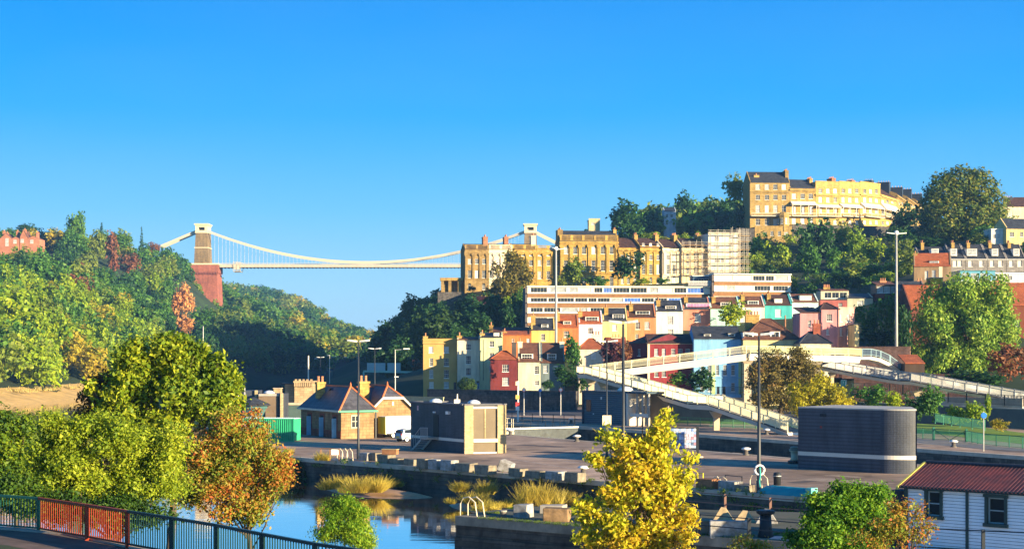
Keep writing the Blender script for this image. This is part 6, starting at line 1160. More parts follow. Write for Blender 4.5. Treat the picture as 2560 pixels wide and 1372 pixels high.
for i, (px, py, w_, h_, lb, m_) in enumerate([(916,1153,1.3,.7,'pale stained block just right of the first lamp foot',BLKW), (941,1154,.9,.75,'dark block between the lamp foot and the brown crate',None), (966,1160,1.6,.8,'stone block carrying the brown timber crate',None), (994,1163,1.2,.55,'small dark block right of the crate, left of a thin post',None), (1032,1166,1.4,.6,'low stone block in front of the pump house steps',None), (1062,1171,1.2,.8,'squarish block with a lit top left of three similar ones',None), (1091,1174,1.2,.8,'middle one of three squarish blocks below the pump house',BLKW), (1124,1177,1.4,.85,'whitish block with chipped corner below the pump house corner',BLKW), (1166,1180,1.8,.7,'wide brown block right of the chipped whitish one',None), (1214,1186,1.7,.7,'grooved dark block left of the tilted boulder',None), (1296,1191,1.4,.6,'first flat block right of the tilted boulder',None), (1340,1196,1.7,.55,'second flat block right of the tilted boulder',None), (1390,1200,1.5,.62,'pale flat block third right of the tilted boulder',BLKW), (1438,1205,1.5,.68,'last square block left of the yellow tree',None), (1770,1224,1.5,.75,'brown rusty block between hoops right of the yellow tree',TIM), (1826,1228,1.5,.7,'whitish block behind thin black posts',BLKW), (1862,1231,1.2,.5,'low earth coloured block left of the lamp with lifebuoy',None), (2120,1258,2.,.7,'grey block half hidden behind the green bush',BLKW), (2190,1264,1.6,.7,'brown block left of the white weatherboard hut',None)]):
    p = G(px, py); block(lb, px, py-3, w_, .95, h_, m_)
t = thing('timber_crate', G(978,1157)+V(.2,-.1,.8), 'brown timber crate on top of a stone block by the quay edge', 'crate', None, -.3); t.location = G(966,1157)+V(.35,0,.8); MB().box(-.7,.7,-.3,.3,0,.42).build('box', TIM, t); MB().box(-.74,.74,-.34,.34,.423,.48).build('lid', mat('crate_lid', (.4,.3,.15)), t)
def boulder(label, px, py, r_, m, sx=1., name='boulder'):
    bm_ = bmesh_ico(3); rr = random.Random(px); o = bpy.data.objects.new(name, bpy.data.meshes.new(name)); V_ = []
    for v in bm_[0]: n_ = 1+.16*math.sin(v[0]*4+px)+.13*math.cos(v[1]*5+py)+.1*math.sin(v[2]*6); V_.append((v[0]*r_*sx*n_, v[1]*r_*n_, max(-.1, v[2]*r_*n_*.8+r_*.5)))
    o.data.from_pydata(V_, [], bm_[1]); o.data.materials.append(m); COL.objects.link(o); o.location = G(px, py); return tag(o, label, 'boulder')
import bmesh
def bmesh_ico(n):
    b = bmesh.new(); bmesh.ops.create_icosphere(b, subdivisions=n, radius=1); r = ([v.co[:] for v in b.verts], [tuple(v.index for v in f.verts) for f in b.faces]); b.free(); return r
o = block('tilted cut boulder with shaded blue face on the quay edge', 1262, 1177, 1.1, 1.3, .85, BLKW, -.3, 'boulder', None, tilt=.35)
# ladder hoops and little rails on the quay edge
def hoops(label, px, py, n=2, h=1.1, w_=.9, m=CREAM, d=(.4,-.45)):
    p = G(px, py); t = thing('ladder_hoops', p, label, 'ladder'); mb = MB()
    for k in range(n): x0 = k*.45; mb.tube([(x0,0,-.1),(x0,0,h*.6),(x0+w_*.12,-w_*.12,h*.92),(x0+w_*.35,-w_*.35,h),(x0+w_*.6,-w_*.6,h*.75),(x0+w_*.72,-w_*.72,-.3)], .04, 6)
    mb.build('hoop', m, t); return t
hoops('pale ladder hoops on the quay edge left of the first lamp', 843, 1150, 3, 1.1); hoops('pair of pale ladder hoops at the corner of the near stone pier', 1151, 1287, 2, 1.15, 1.5); hoops('arched white hoops on the quay edge behind the pier railing', 1782, 1221, 2, .9, .8); hoops('cream ladder hoops left of the teal covered boat', 1875, 1228, 2, 1.3, 1.1)
t = thing('guard_rail', G(802,1150), 'rusty guard frame with yellow weeds on the quay corner', 'guard rail'); mb = MB()
for x in (0, .9, 1.8): mb.tube([(x,-x*.6,0),(x,-x*.6,1.1)], .04, 6)
mb.tube([(0,0,1.1),(1.8,-1.08,1.1)], .045, 6); mb.build('frame', mat('rusty_iron', (.35,.16,.05), .8), t)
t = thing('white_locker', G(838,1136), 'small white locker on the quay left of the first lamp', 'locker'); MB().box(-.35,.35,-.25,.25,0,.55).build('box', WHITE, t); MB().box(-.38,.38,-.28,.28,.553,.6).build('lid', WHITE, t)
for (x0, y0, x1, y1, lb) in ((1813,1222,1855,1226,'thin black post rail on the quay edge left of the teal boat'), (1745,1216,1758,1217,'short yellow painted guard rail right of the yellow tree')):
    railing(lb, [G(x0,y0), G(x1,y1)], 1., BLACK if x0 > 1800 else YEL, bars=0, rails=(1., .5), post=1.3, pr=.03, bottom=False, name='guard_rail')
railing('iron post and rail fence at the back of the near pier', [G(1690,1272), G(1813,1283), G(1926,1293), G(2060,1303), G(2250,1316)], 1.15, mat('rusted_rail', (.22,.12,.09), .7), bars=0, rails=(1., .5), post=20, pr=.07, bottom=False)
railing('black post and rail fence along the front edge of the near pier', [G(1600,1328), G(1747,1339), G(1873,1351), G(2010,1364)], 1.15, BLACK, bars=0, rails=(1., .52), post=20, pr=.085, bottom=False)
railing('black rail in front of the white weatherboard hut', [P(2282,1385,72), P(2458,1395,69.5), P(2640,1405,67)], 1.2, BLACK, bars=0, rails=(1., .3), post=20, pr=.07, bottom=False)
# things on the pier
t = thing('iron_bollard', G(1914,1342), 'big black flat topped mooring bollard on the near pier', 'bollard'); MB().lathe((0,0,0), [(.4,-.1),(.42,.1),(.33,.5),(.3,1.2)], 16).build('post', BLACK, t, smooth=True); MB().lathe((0,0,1.2), [(.35,0),(.48,.08),(.5,.2),(.46,.24)], 16).build('cap', BLACK, t)
t = thing('iron_bollard', G(1258,1293), 'small grey bollard near the tip of the near pier', 'bollard'); MB().lathe((0,0,0), [(.2,-.1),(.18,.35)], 12).build('post', mat('bollard_iron', (.10,.09,.08), .6, .3), t); MB().lathe((0,0,.35), [(.22,0),(.22,.08)], 12).build('cap', CONC, t)
def pyramid(label, px, py, w_, h, m):
    p = G(px, py); mb = MB(); mb.add([(-w_/2,-w_*.35,-.05),(w_/2,-w_*.35,-.05),(w_/2,w_*.35,-.05),(-w_/2,w_*.35,-.05),(-.12,-.05,h),(.14,-.05,h-.03),(.14,.25,h-.03),(-.12,.25,h)], [(3,2,1,0),(4,5,6,7),(0,1,5,4),(1,2,6,5),(2,3,7,6),(3,0,4,7)]); o = mb.build('coping_stone', m, loc=p, rz=-.15); return tag(o, label, 'stone', 'wedge shaped stones on the pier')
WS = mat('tan_sandstone', (.42,.32,.18), .95, .3, 2.2, .5); pyramid('tall wedge shaped stone left of three on the near pier', 1808, 1299, 1.25, .75, WS); pyramid('middle wedge shaped stone on the near pier', 1862, 1303, 1.35, .65, WS); pyramid('wedge shaped stone behind the big black bollard', 1917, 1306, 1.3, .8, BLKW)  # tan stone, tone varied at random
PGp = 'stone blocks on the near pier'
block('large white stained block behind the pier rail', 1823, 1340, 2.1, .8, .85, BLKW, -.1, group=PGp); block('dark square block left of the white stained one', 1752, 1334, 1.1, .9, .8, None, -.4, group=PGp); block('pale block behind the yellow tree, right side, on the pier', 1712, 1299, 1.0, .8, .75, STONE, -.6, group=PGp)
block('white topped square block right of the pier tip bollard', 1309, 1291, .95, .95, .75, BLKW, -.5, group=PGp); block('big rough brown block left of the yellow tree on the pier', 1392, 1301, 1.5, 1.1, .75, mat('brown_block', (.22,.14,.07), .95, .5, 2, .6), -.2, group=PGp); block('flat grey slab behind the rough brown block', 1382, 1281, 1.5, 1., .5, CONC, -.3, group=PGp)
t = thing('upturned_dinghy', G(1975,1352), 'upturned pinkish white dinghy end beside the green bush', 'boat', None, -.4); mb = MB(); mb.add([(-1.1,0,.1),(1.3,-.4,0),(1.3,.5,0),(1.3,-.3,.35),(1.3,.4,.35),(-.8,.02,.22)], [(0,1,3,5),(0,5,4,2),(5,3,4),(1,2,4,3),(0,2,1)]); mb.build('hull', mat('pink_white_hull', (.65,.5,.5), .5), t)
# ------------------------------------------------------------------ white weatherboard hut
f = Fac(2268, 79.5, 2640, 74.4); t = thing('weatherboard_hut', (f.A.x, f.A.y, 0), 'white weatherboard hut with rusty corrugated roof and green window frames', 'hut', None, f.rz); W = f.W; ze = f.uz(2268,1212)[1]; HT = mat('hut_dark_green', (.03,.06,.055), .6, .2); HW = mat('weatherboard_paint', (.86,.87,.86), .6, .05, 2.)
wn = [(2319,2351,1226,1290), (2470,2512,1242,1310)]; holes = []
for x0, x1, y0, y1 in wn: a, z1 = f.uz(x0, y0); b, z0 = f.uz(x1, y1); holes.append((a, b, z0, z1))
mb = MB(); nb = 22; bh = (ze+.3)/nb
for i in range(nb):                                  # overlapping boards, cut round the windows
    z0 = -.3+i*bh; z1 = z0+bh-.022; xs = [(0, W)]
    for a, b, c, d in holes:
        if z1 > c and z0 < d: xs = [q for s in xs for q in ([(s[0], a), (b, s[1])] if s[0] < a < s[1] else [s])]
    for a, b in xs: mb.add([(a,-.035,z0),(b,-.035,z0),(b,-.008,z1),(a,-.008,z1),(a,.0,z0),(b,.0,z0)], [(0,1,2,3),(4,5,1,0)])
mb.build('boarding', HW, t)
mb = MB(); wall_with_holes(mb, W, -.3, ze, holes); mb.add([(0,0,-.3),(W,0,-.3),(W,5,-.3),(0,5,-.3),(0,0,ze),(W,0,ze),(W,5,ze),(0,5,ze),(0,2.5,ze+.95)], [(1,2,6,5),(2,3,7,6),(3,0,4,8,7)]); mb.build('wall', HT, t)
for a, b, c, d in holes:
    fr = MB(); fr.box(a-.14,a,-.1,.0,c-.1,d+.12).box(b,b+.14,-.1,.0,c-.1,d+.12).box(a-.2,b+.2,-.14,.0,d+.01,d+.15).box(a-.2,b+.2,-.16,.0,c-.16,c); o = fr.build('window', HT, t); s = MB(); m_ = (c+d)/2
    s.box(a,a+.07,.05,.1,c,d).box(b-.07,b,.05,.1,c,d).box(a+.07,b-.07,.05,.1,d-.07,d).box(a+.07,b-.07,.05,.1,c,c+.07).box(a+.07,b-.07,.045,.105,m_-.03,m_+.03); s.build('sash', mat('sash_grey_green', (.3,.38,.38), .5), o); MB().box(a+.05,b-.05,.11,.13,c,d).build('pane', GLASS, o)
a, _ = f.uz(2419, 1250); MB().box(a-.07,a+.07,-.09,-.036,-.3,ze).build('drainpipe', HT, t); MB().box(-.12,.06,-.09,-.036,-.3,ze).build('corner_board', HT, t); MB().box(-.3,W,-.32,-.04,ze-.14,ze+.0).build('gutter', HT, t)
rf = MB(); n = int(W/.2*8); amp = .04; vs = []
for i in range(n): x = -.25+(W+.25)*i/(n-1); dz = amp*math.cos(2*math.pi*x/.2); vs += [(x,-.38,ze-.08+dz), (x,2.5,ze+.98+dz)]
rf.add(vs, [(2*i,2*i+2,2*i+3,2*i+1) for i in range(n-1)]); rf.build('roof', mat('rusty_corrugated', (.26,.07,.05), .55, .5, 1.6, .2, col2=(.07,.04,.045)), t, smooth=True)
MB().add([(-.25,2.5,ze+.9),(W,2.5,ze+.9),(W,5.3,ze-.1),(-.25,5.3,ze-.1)], [(0,1,2,3)]).build('rear_roof', mat('rusty_corrugated_back', (.15,.05,.04), .7), t); MB().tube([(-.25,2.5,ze+1.03),(W,2.5,ze+1.03)], .09, 8).build('ridge', mat('ridge_iron', (.06,.06,.07), .7, .4, 3), t)
b_ = MB(); b_.bar((-.33,-.42,ze-.12), (-.33,2.5,ze+.98), .12, .16); b_.bar((-.33,5.3,ze-.12), (-.33,2.5,ze+.98), .12, .16); b_.build('bargeboard', mat('lichen_yellow', (.5,.45,.10), .9, .3, 3), t)
MB().box(-1.0,-.15,.2,1.2,-.3,ze-.3).build('porch_post', mat('dark_porch', (.03,.035,.04)), t)
# ------------------------------------------------------------------ fence the photographer overlooks
FP = [V(x, y, 4.35) for x, y in ((-18.2,50), (-14.02,47.4), (-12.0,45.2), (-10.43,43.4), (-8.84,41.6), (-7.35,39.8), (-5.9,37.8), (-4.4,35.8), (-2.9,34.2))]; FPz = .98
t = thing('pavement_fence', FP[0], 'metal bar fence in green and red panels along the near pavement', 'fence'); c = FP[0]
for i, (a, b) in enumerate(zip(FP, FP[1:])):
    m_ = GREENM if i == 0 else REDM if i in (1, 2) else mat('dark_green_metal', (.012,.045,.045), .45); a = a-c; b = b-c; h = FPz; g = MB(); g.bar(a+V(0,0,h), b+V(0,0,h), .09, .07); g.bar(a+V(0,0,.1), b+V(0,0,.1), .05, .05); L = (b-a).length; n = int(L/.125)
    for k in range(1, n): q = a.lerp(b, k/n); g.box(q.x-.014, q.x+.014, q.y-.014, q.y+.014, .1, h)
    g.build('panel', m_, t, label='red painted panel' if i in (1, 2) else None); MB().box(b.x-.05, b.x+.05, b.y-.05, b.y+.05, -.15, h+.02).build('post', m_, t)
# ------------------------------------------------------------------ trees on the right hand slopes
def bt(px, py, Y, rx, rz, kind, label, name='tree', cat='tree', group=None, me=None):
    if Y > 330:
        Y = ground_Y(px, py, Y, rz, hR, max(336, Y-22), Y+9)
    p = P(px, py, Y); s = Y/F; gp = p.z-rz*s-hterr(p.x, p.y)
    if gp > 1.5: print('GAP', round(gp, 1), px, py, round(Y), label[:40])
    return hill_tree(me or CM[int(px*7+py) % 9], p.x, p.y, p.z, rx*s*1.12, rz*s*1.12, kind, label, name, cat, group, px*.13)
LM['ivy'] = leafmat('foliage_ivy', [(.015,.04,.012), (.035,.08,.018), (.07,.13,.02)]); LM['purple'] = leafmat('foliage_purple', [(.03,.015,.03), (.09,.03,.05), (.14,.06,.05)])
SG = 'trees on the right hand slope'
for q in [(1552,552,620,54,48,'dark_green','big round dark tree on the skyline beside the small tan building'), (1628,568,640,34,32,'dark_green','dark tree right of the big round skyline tree'), (1622,596,606,22,16,'yellow_green','small light green tree low beside the big round dark skyline tree'),
 (1718,532,668,32,42,'dark_green','dark pointed tree right of the pale blue house on the skyline'), (1775,545,650,44,48,'dark_green','broad dark tree on the skyline left of the crescent'), (1829,484,612,34,38,'olive','sunlit olive crowned tree just left of the upper crescent'), (1840,552,606,34,38,'dark_green','very dark tree in front of the left end of the upper crescent'),
 (1660,604,545,20,15,'golden','small brown gold tree above the roofs of the golden terrace'), (1692,604,545,16,14,'olive','small olive tree right of the brown gold one above the golden terrace'), (1716,600,545,14,14,'yellow_green','small bright tree third above the golden terrace roofs'), (1742,598,545,12,16,'yellow_green','slim bright tree left of the white sheeted building'),
 (1905,628,560,42,42,'mid_green','ivy green tree under the tall left end crescent house'), (1948,640,556,34,40,'yellow_green','bright green tree hiding the base of the terrace wall'), (1886,664,530,30,28,'yellow_green','yellow green shrubby tree right of the scaffolding'), (1930,672,520,34,24,'olive','olive shrub above the right part of the apartment block'),
 (2030,612,530,60,60,'dark_green','largest dark green tree in the middle of the right slope'), (2020,668,480,38,40,'mid_green','green tree directly below the largest dark one on the slope'), (2106,596,570,30,40,'olive','round topped sunlit tree under the middle of the crescent'), (2150,622,545,32,42,'yellow_green','bright yellow green pointed tree on the right slope'), (2195,640,520,38,36,'yellow_green','yellow green tree right of the bright pointed one'),
 (2245,636,505,34,34,'olive','olive tree behind the tall pale mast'), (2130,668,480,40,30,'olive','olive shrubbery in the middle of the slope'), (2080,650,500,26,30,'mid_green','mid green tree between the largest dark tree and the olive shrubs'), (2185,682,460,42,28,'mid_green','green rounded shrub above the glazed attic'), (2235,684,450,32,26,'golden','golden green shrub left of the tall pale mast head shadow'), (2110,700,430,36,22,'dark_green','dark clipped hedge like shrub above the painted row end'), (2150,712,425,26,18,'dark_green','dark shrub right of the clipped hedge shape'),
 (2262,556,600,44,44,'dark_green','dark tree covering the far end of the crescent'), (2290,610,560,44,38,'dark_green','shaded tree mass right of the tall pale mast top'), (2240,592,570,34,24,'dark_green','low shaded tree under the turned end of the crescent'), (2344,560,545,52,56,'dark_green','dark tree leaning on the left of the biggest tree'), (2330,612,520,50,24,'dark_green','dark undergrowth tree above the slate roofed row'), (2450,604,510,34,16,'olive','grey green bush above the slate roofed row at the right'), (2278,650,430,24,20,'olive','small olive tree left of the slate roofed row'), (2205,700,440,30,20,'yellow_green','bright shrub in front of the tall pale mast middle'),
 (1838,788,362,39,33,'yellow_green','round bright green tree in front of the pale mint house'), (2168,806,330,34,42,'mid_green','green conifer like tree right of the pink house'), (2218,790,326,34,50,'mid_green','tall layered green tree left of the tall pale mast'), (2196,848,322,48,28,'dark_green','dark lower branches right of the pink house'), (2258,850,300,26,70,'dark_green','narrow dark tree between the tall mast and the willow'),
 (1568,668,486,41,35,'dark_green','round dense dark green tree in front of the golden terrace'), (1436,688,484,38,34,'olive','spreading olive tree in front of the tall central block'), (1492,706,482,28,15,'mid_green','green shrub under the arches of the central block'), (1604,706,482,26,10,'yellow_green','low bright shrub right of the round dense tree'), (1660,704,482,22,8,'mid_green','low green shrub under the pale stone house'),(1400,706,482,20,14,'olive','low olive shrub behind the tall lamp mast'),
 (1432,884,300,24,44,'mid_green','green tree squeezed between the grey blue house and the orange roofed cottage'), (1415,945,292,34,24,'dark_green','dark bush behind the stone wall right of the tall mast'), (1370,962,290,20,12,'dark_green','dark low bush left of the tall mast foot'), (1456,958,290,22,22,'dark_green','dark tree behind the left landing of the footbridge'), (1522,898,290,34,36,'purple','dark purple leaved bush behind the footbridge'), (1558,890,290,24,30,'russet','thin red brown bush beside the dark purple one'),
 (1752,952,286,40,32,'dark_green','dark green bush in front of the light blue house'), (1690,950,288,30,20,'mid_green','green bush under the upper footbridge span'),
 (2532,905,228,56,44,'russet','red brown tinted tree at the right edge under the willow'), (2480,958,236,60,26,'dark_green','dark shrubs behind the right hand ramp'), (2400,950,240,50,26,'dark_green','dark shrub below the willow crown'), (2310,960,240,30,22,'mid_green','small green tree under the orange lean-to'),
 (2180,1000,200,44,32,'mid_green','left green bush behind the curved building'), (2228,1012,196,34,26,'yellow_green','bright feathery bush right of the left green one'), (2290,1018,190,32,34,'dark_green','dark green bush above the right end of the curved building'), (2338,1016,186,38,42,'mid_green','tall feathery bush right of the curved building'), (2392,1040,178,34,26,'yellow_green','yellow green bush behind the green palisade fence'), (2434,1040,176,30,30,'yellow_green','yellow green bush left of the blue sign'), (2468,1024,178,12,30,'yellow_green','slim upright shoot beside the blue sign'), (2498,1062,170,24,15,'golden','golden tuft bush right of the blue sign'),
 (1178,724,478,12,8,'dark_green','tiny dark bush at the foot of the brown stone end house')]:
    bt(*q, group=SG)
# cliff on the right side of the gorge, its shade put into dark leaf colours
rg = random.Random(21); cl = []
for yy in np.arange(395, 1000, 12.5):
    for xx in np.arange(-82, 24, 11.5): cl.append((xx+rg.uniform(-4, 4), yy+rg.uniform(-4, 4)))
zz = hR(np.array([c[0] for c in cl]), np.array([c[1] for c in cl])); n = 0; fill = []
for (x, y), z in zip(cl, zz):
    px = 1280+F*x/y; py = HOR-F*(z+6-CZ)/y
    if z < 3.2 or px > 1330 or px < 940 or (y < 445 and px > 1200) or (y > 485 and px > 1150) or (px > 1140 and py < 748): continue
    r = rg.uniform(4.5, 6.8); kind = rg.choice(['dark_green','dark_green','ivy','dark_green','dark_green'])
    if y < 620: n += 1; z_n = 'lower' if py > 850 else 'middle' if py > 790 else 'upper'; hill_tree(CM[n % 9], x, y, z+r*.6, r, r*rg.uniform(.8, 1.15), kind, f'{kind.replace("_"," ")} tree on the {z_n} shaded cliff, {"left" if px < 1060 else "right" if px > 1190 else "middle"} part', group='trees on the shaded cliff', rot=rg.random()*6)
    else: fill.append((x, y, z+r*.6, r, r, kind))
woodland('cliff_woodland', fill, 'shaded woodland on the far part of the right hand gorge cliff', None)
for q in [(1020,775,560,38,36,'dark_green','big dark tree silhouetted on the cliff skyline'), (975,838,520,26,36,'dark_green','dark tree on the lower cliff skyline by the gorge road'), (1000,880,480,34,40,'dark_green','tall dark tree behind the sign gantry'), (1168,770,470,40,34,'dark_green','dark tree below the porch of the golden terrace'), (1120,760,560,22,20,'mid_green','small lit topped tree below the left flank of the golden terrace'), (1230,800,455,46,46,'dark_green','broad dark tree left of the apartment block, below the golden tree'), (1280,800,445,34,50,'dark_green','tall dark tree against the end wall of the apartment block'), (1200,760,462,30,20,'purple','pinkish leaved shrub under the brown stone house'),(1045,930,420,24,30,'russet','dull red bush left of the ochre house'), (1300,756,436,22,34,'mid_green','dark green tree touching the left end of the apartment block')]: bt(*q, group='trees on the shaded cliff')
# scattered bushes filling the slope between the houses
r = random.Random(5); fill = []
for k in range(900):
    x = r.uniform(-10, 330); y = r.uniform(335, 720); z = hterr(x, y); px = 1280+F*x/y; py = HOR-F*(z-CZ)/y
    if z < 3 or px > 2900 or (px < 1330 and y < 450): continue
    if (1310 < px < 1990 and 412 < y < 440) or (1150 < px < 1860 and 486 < y < 525) or (1870 < px < 2330 and 592 < y < 735) or (1250 < px < 2250 and 333 < y < 408) or (px > 2270 and 376 < y < 445) or (px > 2460 and (490 < y < 515 or 595 < y < 620)) or (px > 2470 and y < 345) or (1460 < px < 1700 and 630 < y < 660): continue
    rr = r.uniform(2.5, 4.); fill.append((x, y, z+rr*.5, rr, rr*.8, r.choice(['dark_green','mid_green','mid_green','olive','yellow_green'])))
for k in range(260):
    x = r.uniform(105, 330); y = r.uniform(245, 345); px = 1280+F*x/y
    if px > 2700: fill.append((x, y, hterr(x, y)+1.5, r.uniform(2.6, 4.4), 3.2, r.choice(['dark_green','mid_green','olive','yellow_green'])))
woodland('slope_undergrowth', fill, 'bushes and undergrowth covering the open ground of the terraced slope', None, 300, .13)
# ------------------------------------------------------------------ larger trees with trunk and crown
def crown(lst, Y, dy=0.): return [pb(a, b, Y+(r_[0] if r_ else 0), rx, rz) for a, b, rx, rz, *r_ in lst]
tree('willow', 'large round pale green willow like tree at the right behind the footbridge', 'tree', P(2420,945,305), crown([(2340,850,58,80),(2350,780,54,60),(2400,740,60,48),(2465,750,56,56),(2500,810,48,60),(2430,820,60,80),(2480,880,44,40),(2390,880,56,50),(2320,900,34,34),(2440,900,40,30)], 305), 5600, 9, .29, .55, LM['willow'] if 'willow' in LM else leafmat('foliage_willow', [(.04,.13,.02), (.16,.30,.03), (.38,.48,.06)]), 41, .6, sub=12, ss=0.36, up=.1, droop=.6, inner=.75)
tree('round_tree', 'biggest tree on the skyline, olive gold dome right of the crescent', 'tree', P(2410,612,535), crown([(2360,480,44,40),(2400,455,50,34),(2445,470,46,42),(2475,520,40,46),(2430,540,58,50),(2370,540,50,54),(2490,570,32,26),(2440,585,56,26),(2330,520,28,34),(2375,590,40,20)], 535), 2600, 8, .55, .9, leafmat('foliage_bronze', [(.03,.07,.012), (.08,.14,.02), (.20,.21,.02), (.32,.26,.03)]), 42, 1.1, inner=.75)
tree('golden_tree', 'tall golden olive tree standing in front of the whitewashed house', 'tree', P(1276,810,478), crown([(1283,650,18,20),(1268,680,28,26),(1300,690,22,30),(1260,715,36,28),(1295,730,26,28),(1240,740,24,20),(1275,760,40,26),(1310,700,12,22)], 478), 1900, 7, .42, .6, leafmat('foliage_gold_olive', [(.04,.05,.012), (.14,.13,.02), (.32,.24,.03)]), 43, .8, sub=9, ss=0.45, inner=.5)
tree('olive_tree', 'loose olive and brown tree between the second lamp and the curved building', 'tree', P(1950,1040,224), crown([(1900,950,34,48),(1930,910,34,26),(1985,905,30,22),(1960,950,46,44),(2010,935,34,32),(2035,965,24,22),(1905,1000,26,24),(1960,1000,50,26),(1990,880,12,12)], 224), 3000, 8, .17, .35, leafmat('foliage_dry_olive', [(.05,.05,.015), (.14,.12,.03), (.28,.22,.06), (.20,.09,.04)]), 44, .35, sub=12, ss=0.4, inner=.45)
tree('yellow_bush', 'bright yellow bush left of the tall pale mast, above the curved building', 'shrub', P(2055,1030,212), crown([(2010,990,30,26),(2040,975,32,26),(2080,985,32,24),(2110,1005,22,20),(2060,1010,50,20),(1998,1012,18,18)], 212), 1700, 8, .16, .3, LM['golden_yellow'] if 'golden_yellow' in LM else leafmat('foliage_yellow', [(.12,.15,.012), (.35,.33,.015), (.60,.48,.02)]), 45, .2, sub=9, ss=0.42)
tree('clipped_bush', 'dark green dome shaped clipped bush in front of the tall white house', 'shrub', P(1167,976,300), crown([(1167,960,21,16),(1157,964,14,12),(1178,964,14,12)], 300), 1000, 8, .09, .1, LM['ivy'], 46, .15, inner=.93)
# foreground
MAPLE = leafmat('foliage_maple', [(.02,.055,.010), (.06,.13,.012), (.17,.25,.012), (.38,.41,.02)], .35); LIME = leafmat('foliage_lime', [(.05,.11,.012), (.16,.25,.015), (.33,.41,.025), (.50,.52,.04)], .45)
GOLDM = leafmat('foliage_gold_maple', [(.09,.15,.012), (.23,.30,.015), (.42,.46,.02), (.60,.54,.025), (.62,.42,.03)], .4); CRAB = leafmat('foliage_crab', [(.04,.11,.012), (.10,.20,.02), (.22,.29,.03), (.40,.28,.04), (.52,.12,.03)], .4)
FRESH = leafmat('foliage_fresh', [(.02,.07,.01), (.06,.18,.015), (.17,.34,.02), (.34,.44,.03)], .45); RUST = leafmat('foliage_rust', [(.03,.02,.015), (.14,.06,.02), (.35,.15,.03)], .4)
tree('maple_tree', 'tall dense green maple with several peaks rising over the river bank', 'tree', (-15.3,72,-1), crown([(430,870,40,36),(330,890,32,34),(355,930,50,40),(450,920,56,46),(505,900,32,30),(545,930,22,24),(520,970,56,44),(575,970,20,26),(430,990,70,56),(330,1000,60,50),(290,1040,40,46),(380,1070,80,60),(480,1050,60,56),(545,1040,44,40),(590,1000,12,20),(560,1010,30,30),(300,960,24,24),(418,868,20,20),(345,868,14,16),(450,860,14,18),(335,880,9,30),(505,880,10,26),(548,905,9,24),(590,950,8,22),(468,868,8,22),(395,872,8,18),(300,930,8,24),(578,930,8,14),(225,970,8,18)], 72), 4600, 9, .105, .17, MAPLE, 51, .26, sub=10, ss=0.34, inner=.75, up=.1)
tree('maple_tree', 'dark rusty leaved young tree at the left flank of the tall maple', 'tree', (-18.6,74,-1), crown([(265,960,24,28),(240,1000,28,30),(275,1010,34,34),(230,1050,30,34),(285,1070,40,44)], 74), 1000, 8, .085, .2, RUST, 52, .16, sub=9, ss=0.45, inner=.4)
tree('green_bush', 'broad light green bush in front of the maple above the fence', 'shrub', (-12.6,52,1.), crown([(130,1070,40,34),(170,1110,56,46),(250,1080,54,44),(310,1110,60,56),(230,1160,90,56),(370,1150,64,56),(330,1210,90,40),(420,1190,50,50),(160,1190,70,44),(250,1220,90,36),(440,1120,36,40),(100,1140,34,36)], 52), 7000, 9, .052, .13, LIME, 53, .14, sub=13, ss=0.36, inner=.45)
tree('green_bush', 'low dark green bush just behind the green and red fence panels', 'shrub', (-13.8,51,1.6), crown([(60,1260,70,34),(160,1270,70,34),(250,1280,60,34),(330,1290,50,30),(20,1230,60,40),(400,1290,36,22)], 51), 2600, 8, .055, .16, leafmat('foliage_deep_green', [(.015,.04,.01), (.05,.12,.014), (.14,.22,.02)]), 61, .1, inner=.3, sub=9, ss=.42)  # bush with a darker leaf ramp of its own
tree('green_bush', 'dark green bush cut off by the left edge of the photo', 'shrub', (-18.5,60,1.), crown([(20,1080,44,40),(-30,1120,60,60),(50,1150,50,50),(10,1200,70,60),(90,1210,44,40),(60,1060,20,20)], 60), 3600, 8, .07, .18, MAPLE, 54, .16, sub=12, ss=0.4, inner=.4)
tree('crab_apple_tree', 'red and orange tinted crab apple tree at the end of the dark fence', 'tree', (-9.6,60,-.3), crown([(560,1060,44,36),(620,1090,46,40),(530,1120,56,50),(600,1150,70,50),(680,1150,36,34),(540,1200,70,50),(630,1220,70,46),(700,1200,34,34),(580,1270,60,36),(650,1280,50,30),(500,1160,40,44),(470,1230,40,36),(715,1150,14,16),(640,1040,12,14)], 60), 4600, 8, .058, .15, CRAB, 55, .13, sub=12, ss=0.38, inner=.45)
tree('feathery_tree', 'small feathery bright green tree in front of the water', 'tree', (-6.6,62,-2.7), crown([(830,1290,30,26),(860,1270,30,24),(895,1285,26,22),(850,1320,50,24),(900,1320,30,22),(865,1350,54,24),(800,1330,24,16),(915,1355,22,18)], 62), 2200, 9, .06, .14, FRESH, 56, .07, sub=9, ss=0.45, inner=.3, asp=.3, droop=.4)
tree('yellow_maple', 'bright yellow maple sapling in the foreground right of the near pier tip', 'tree', (5.0,63,-2.8), crown([(1660,1040,13,14),(1655,1065,18,18),(1640,1085,22,16),(1655,1110,26,24),(1520,1090,20,22),(1550,1120,34,26),(1500,1150,26,20),(1600,1140,54,34),(1650,1150,34,30),(1570,1190,66,40),(1640,1200,46,40),(1700,1195,34,18),(1715,1150,22,12),(1540,1240,60,40),(1620,1260,74,44),(1700,1225,30,24),(1480,1270,36,20),(1500,1310,40,30),(1580,1320,70,40),(1660,1330,60,36),(1720,1300,20,26),(1540,1360,70,24),(1690,1360,40,20),(1470,1350,34,16)], 63), 1750, 9, .10, .17, GOLDM, 57, .13, sub=9, ss=0.3, inner=.2, up=.05, asp=.6)
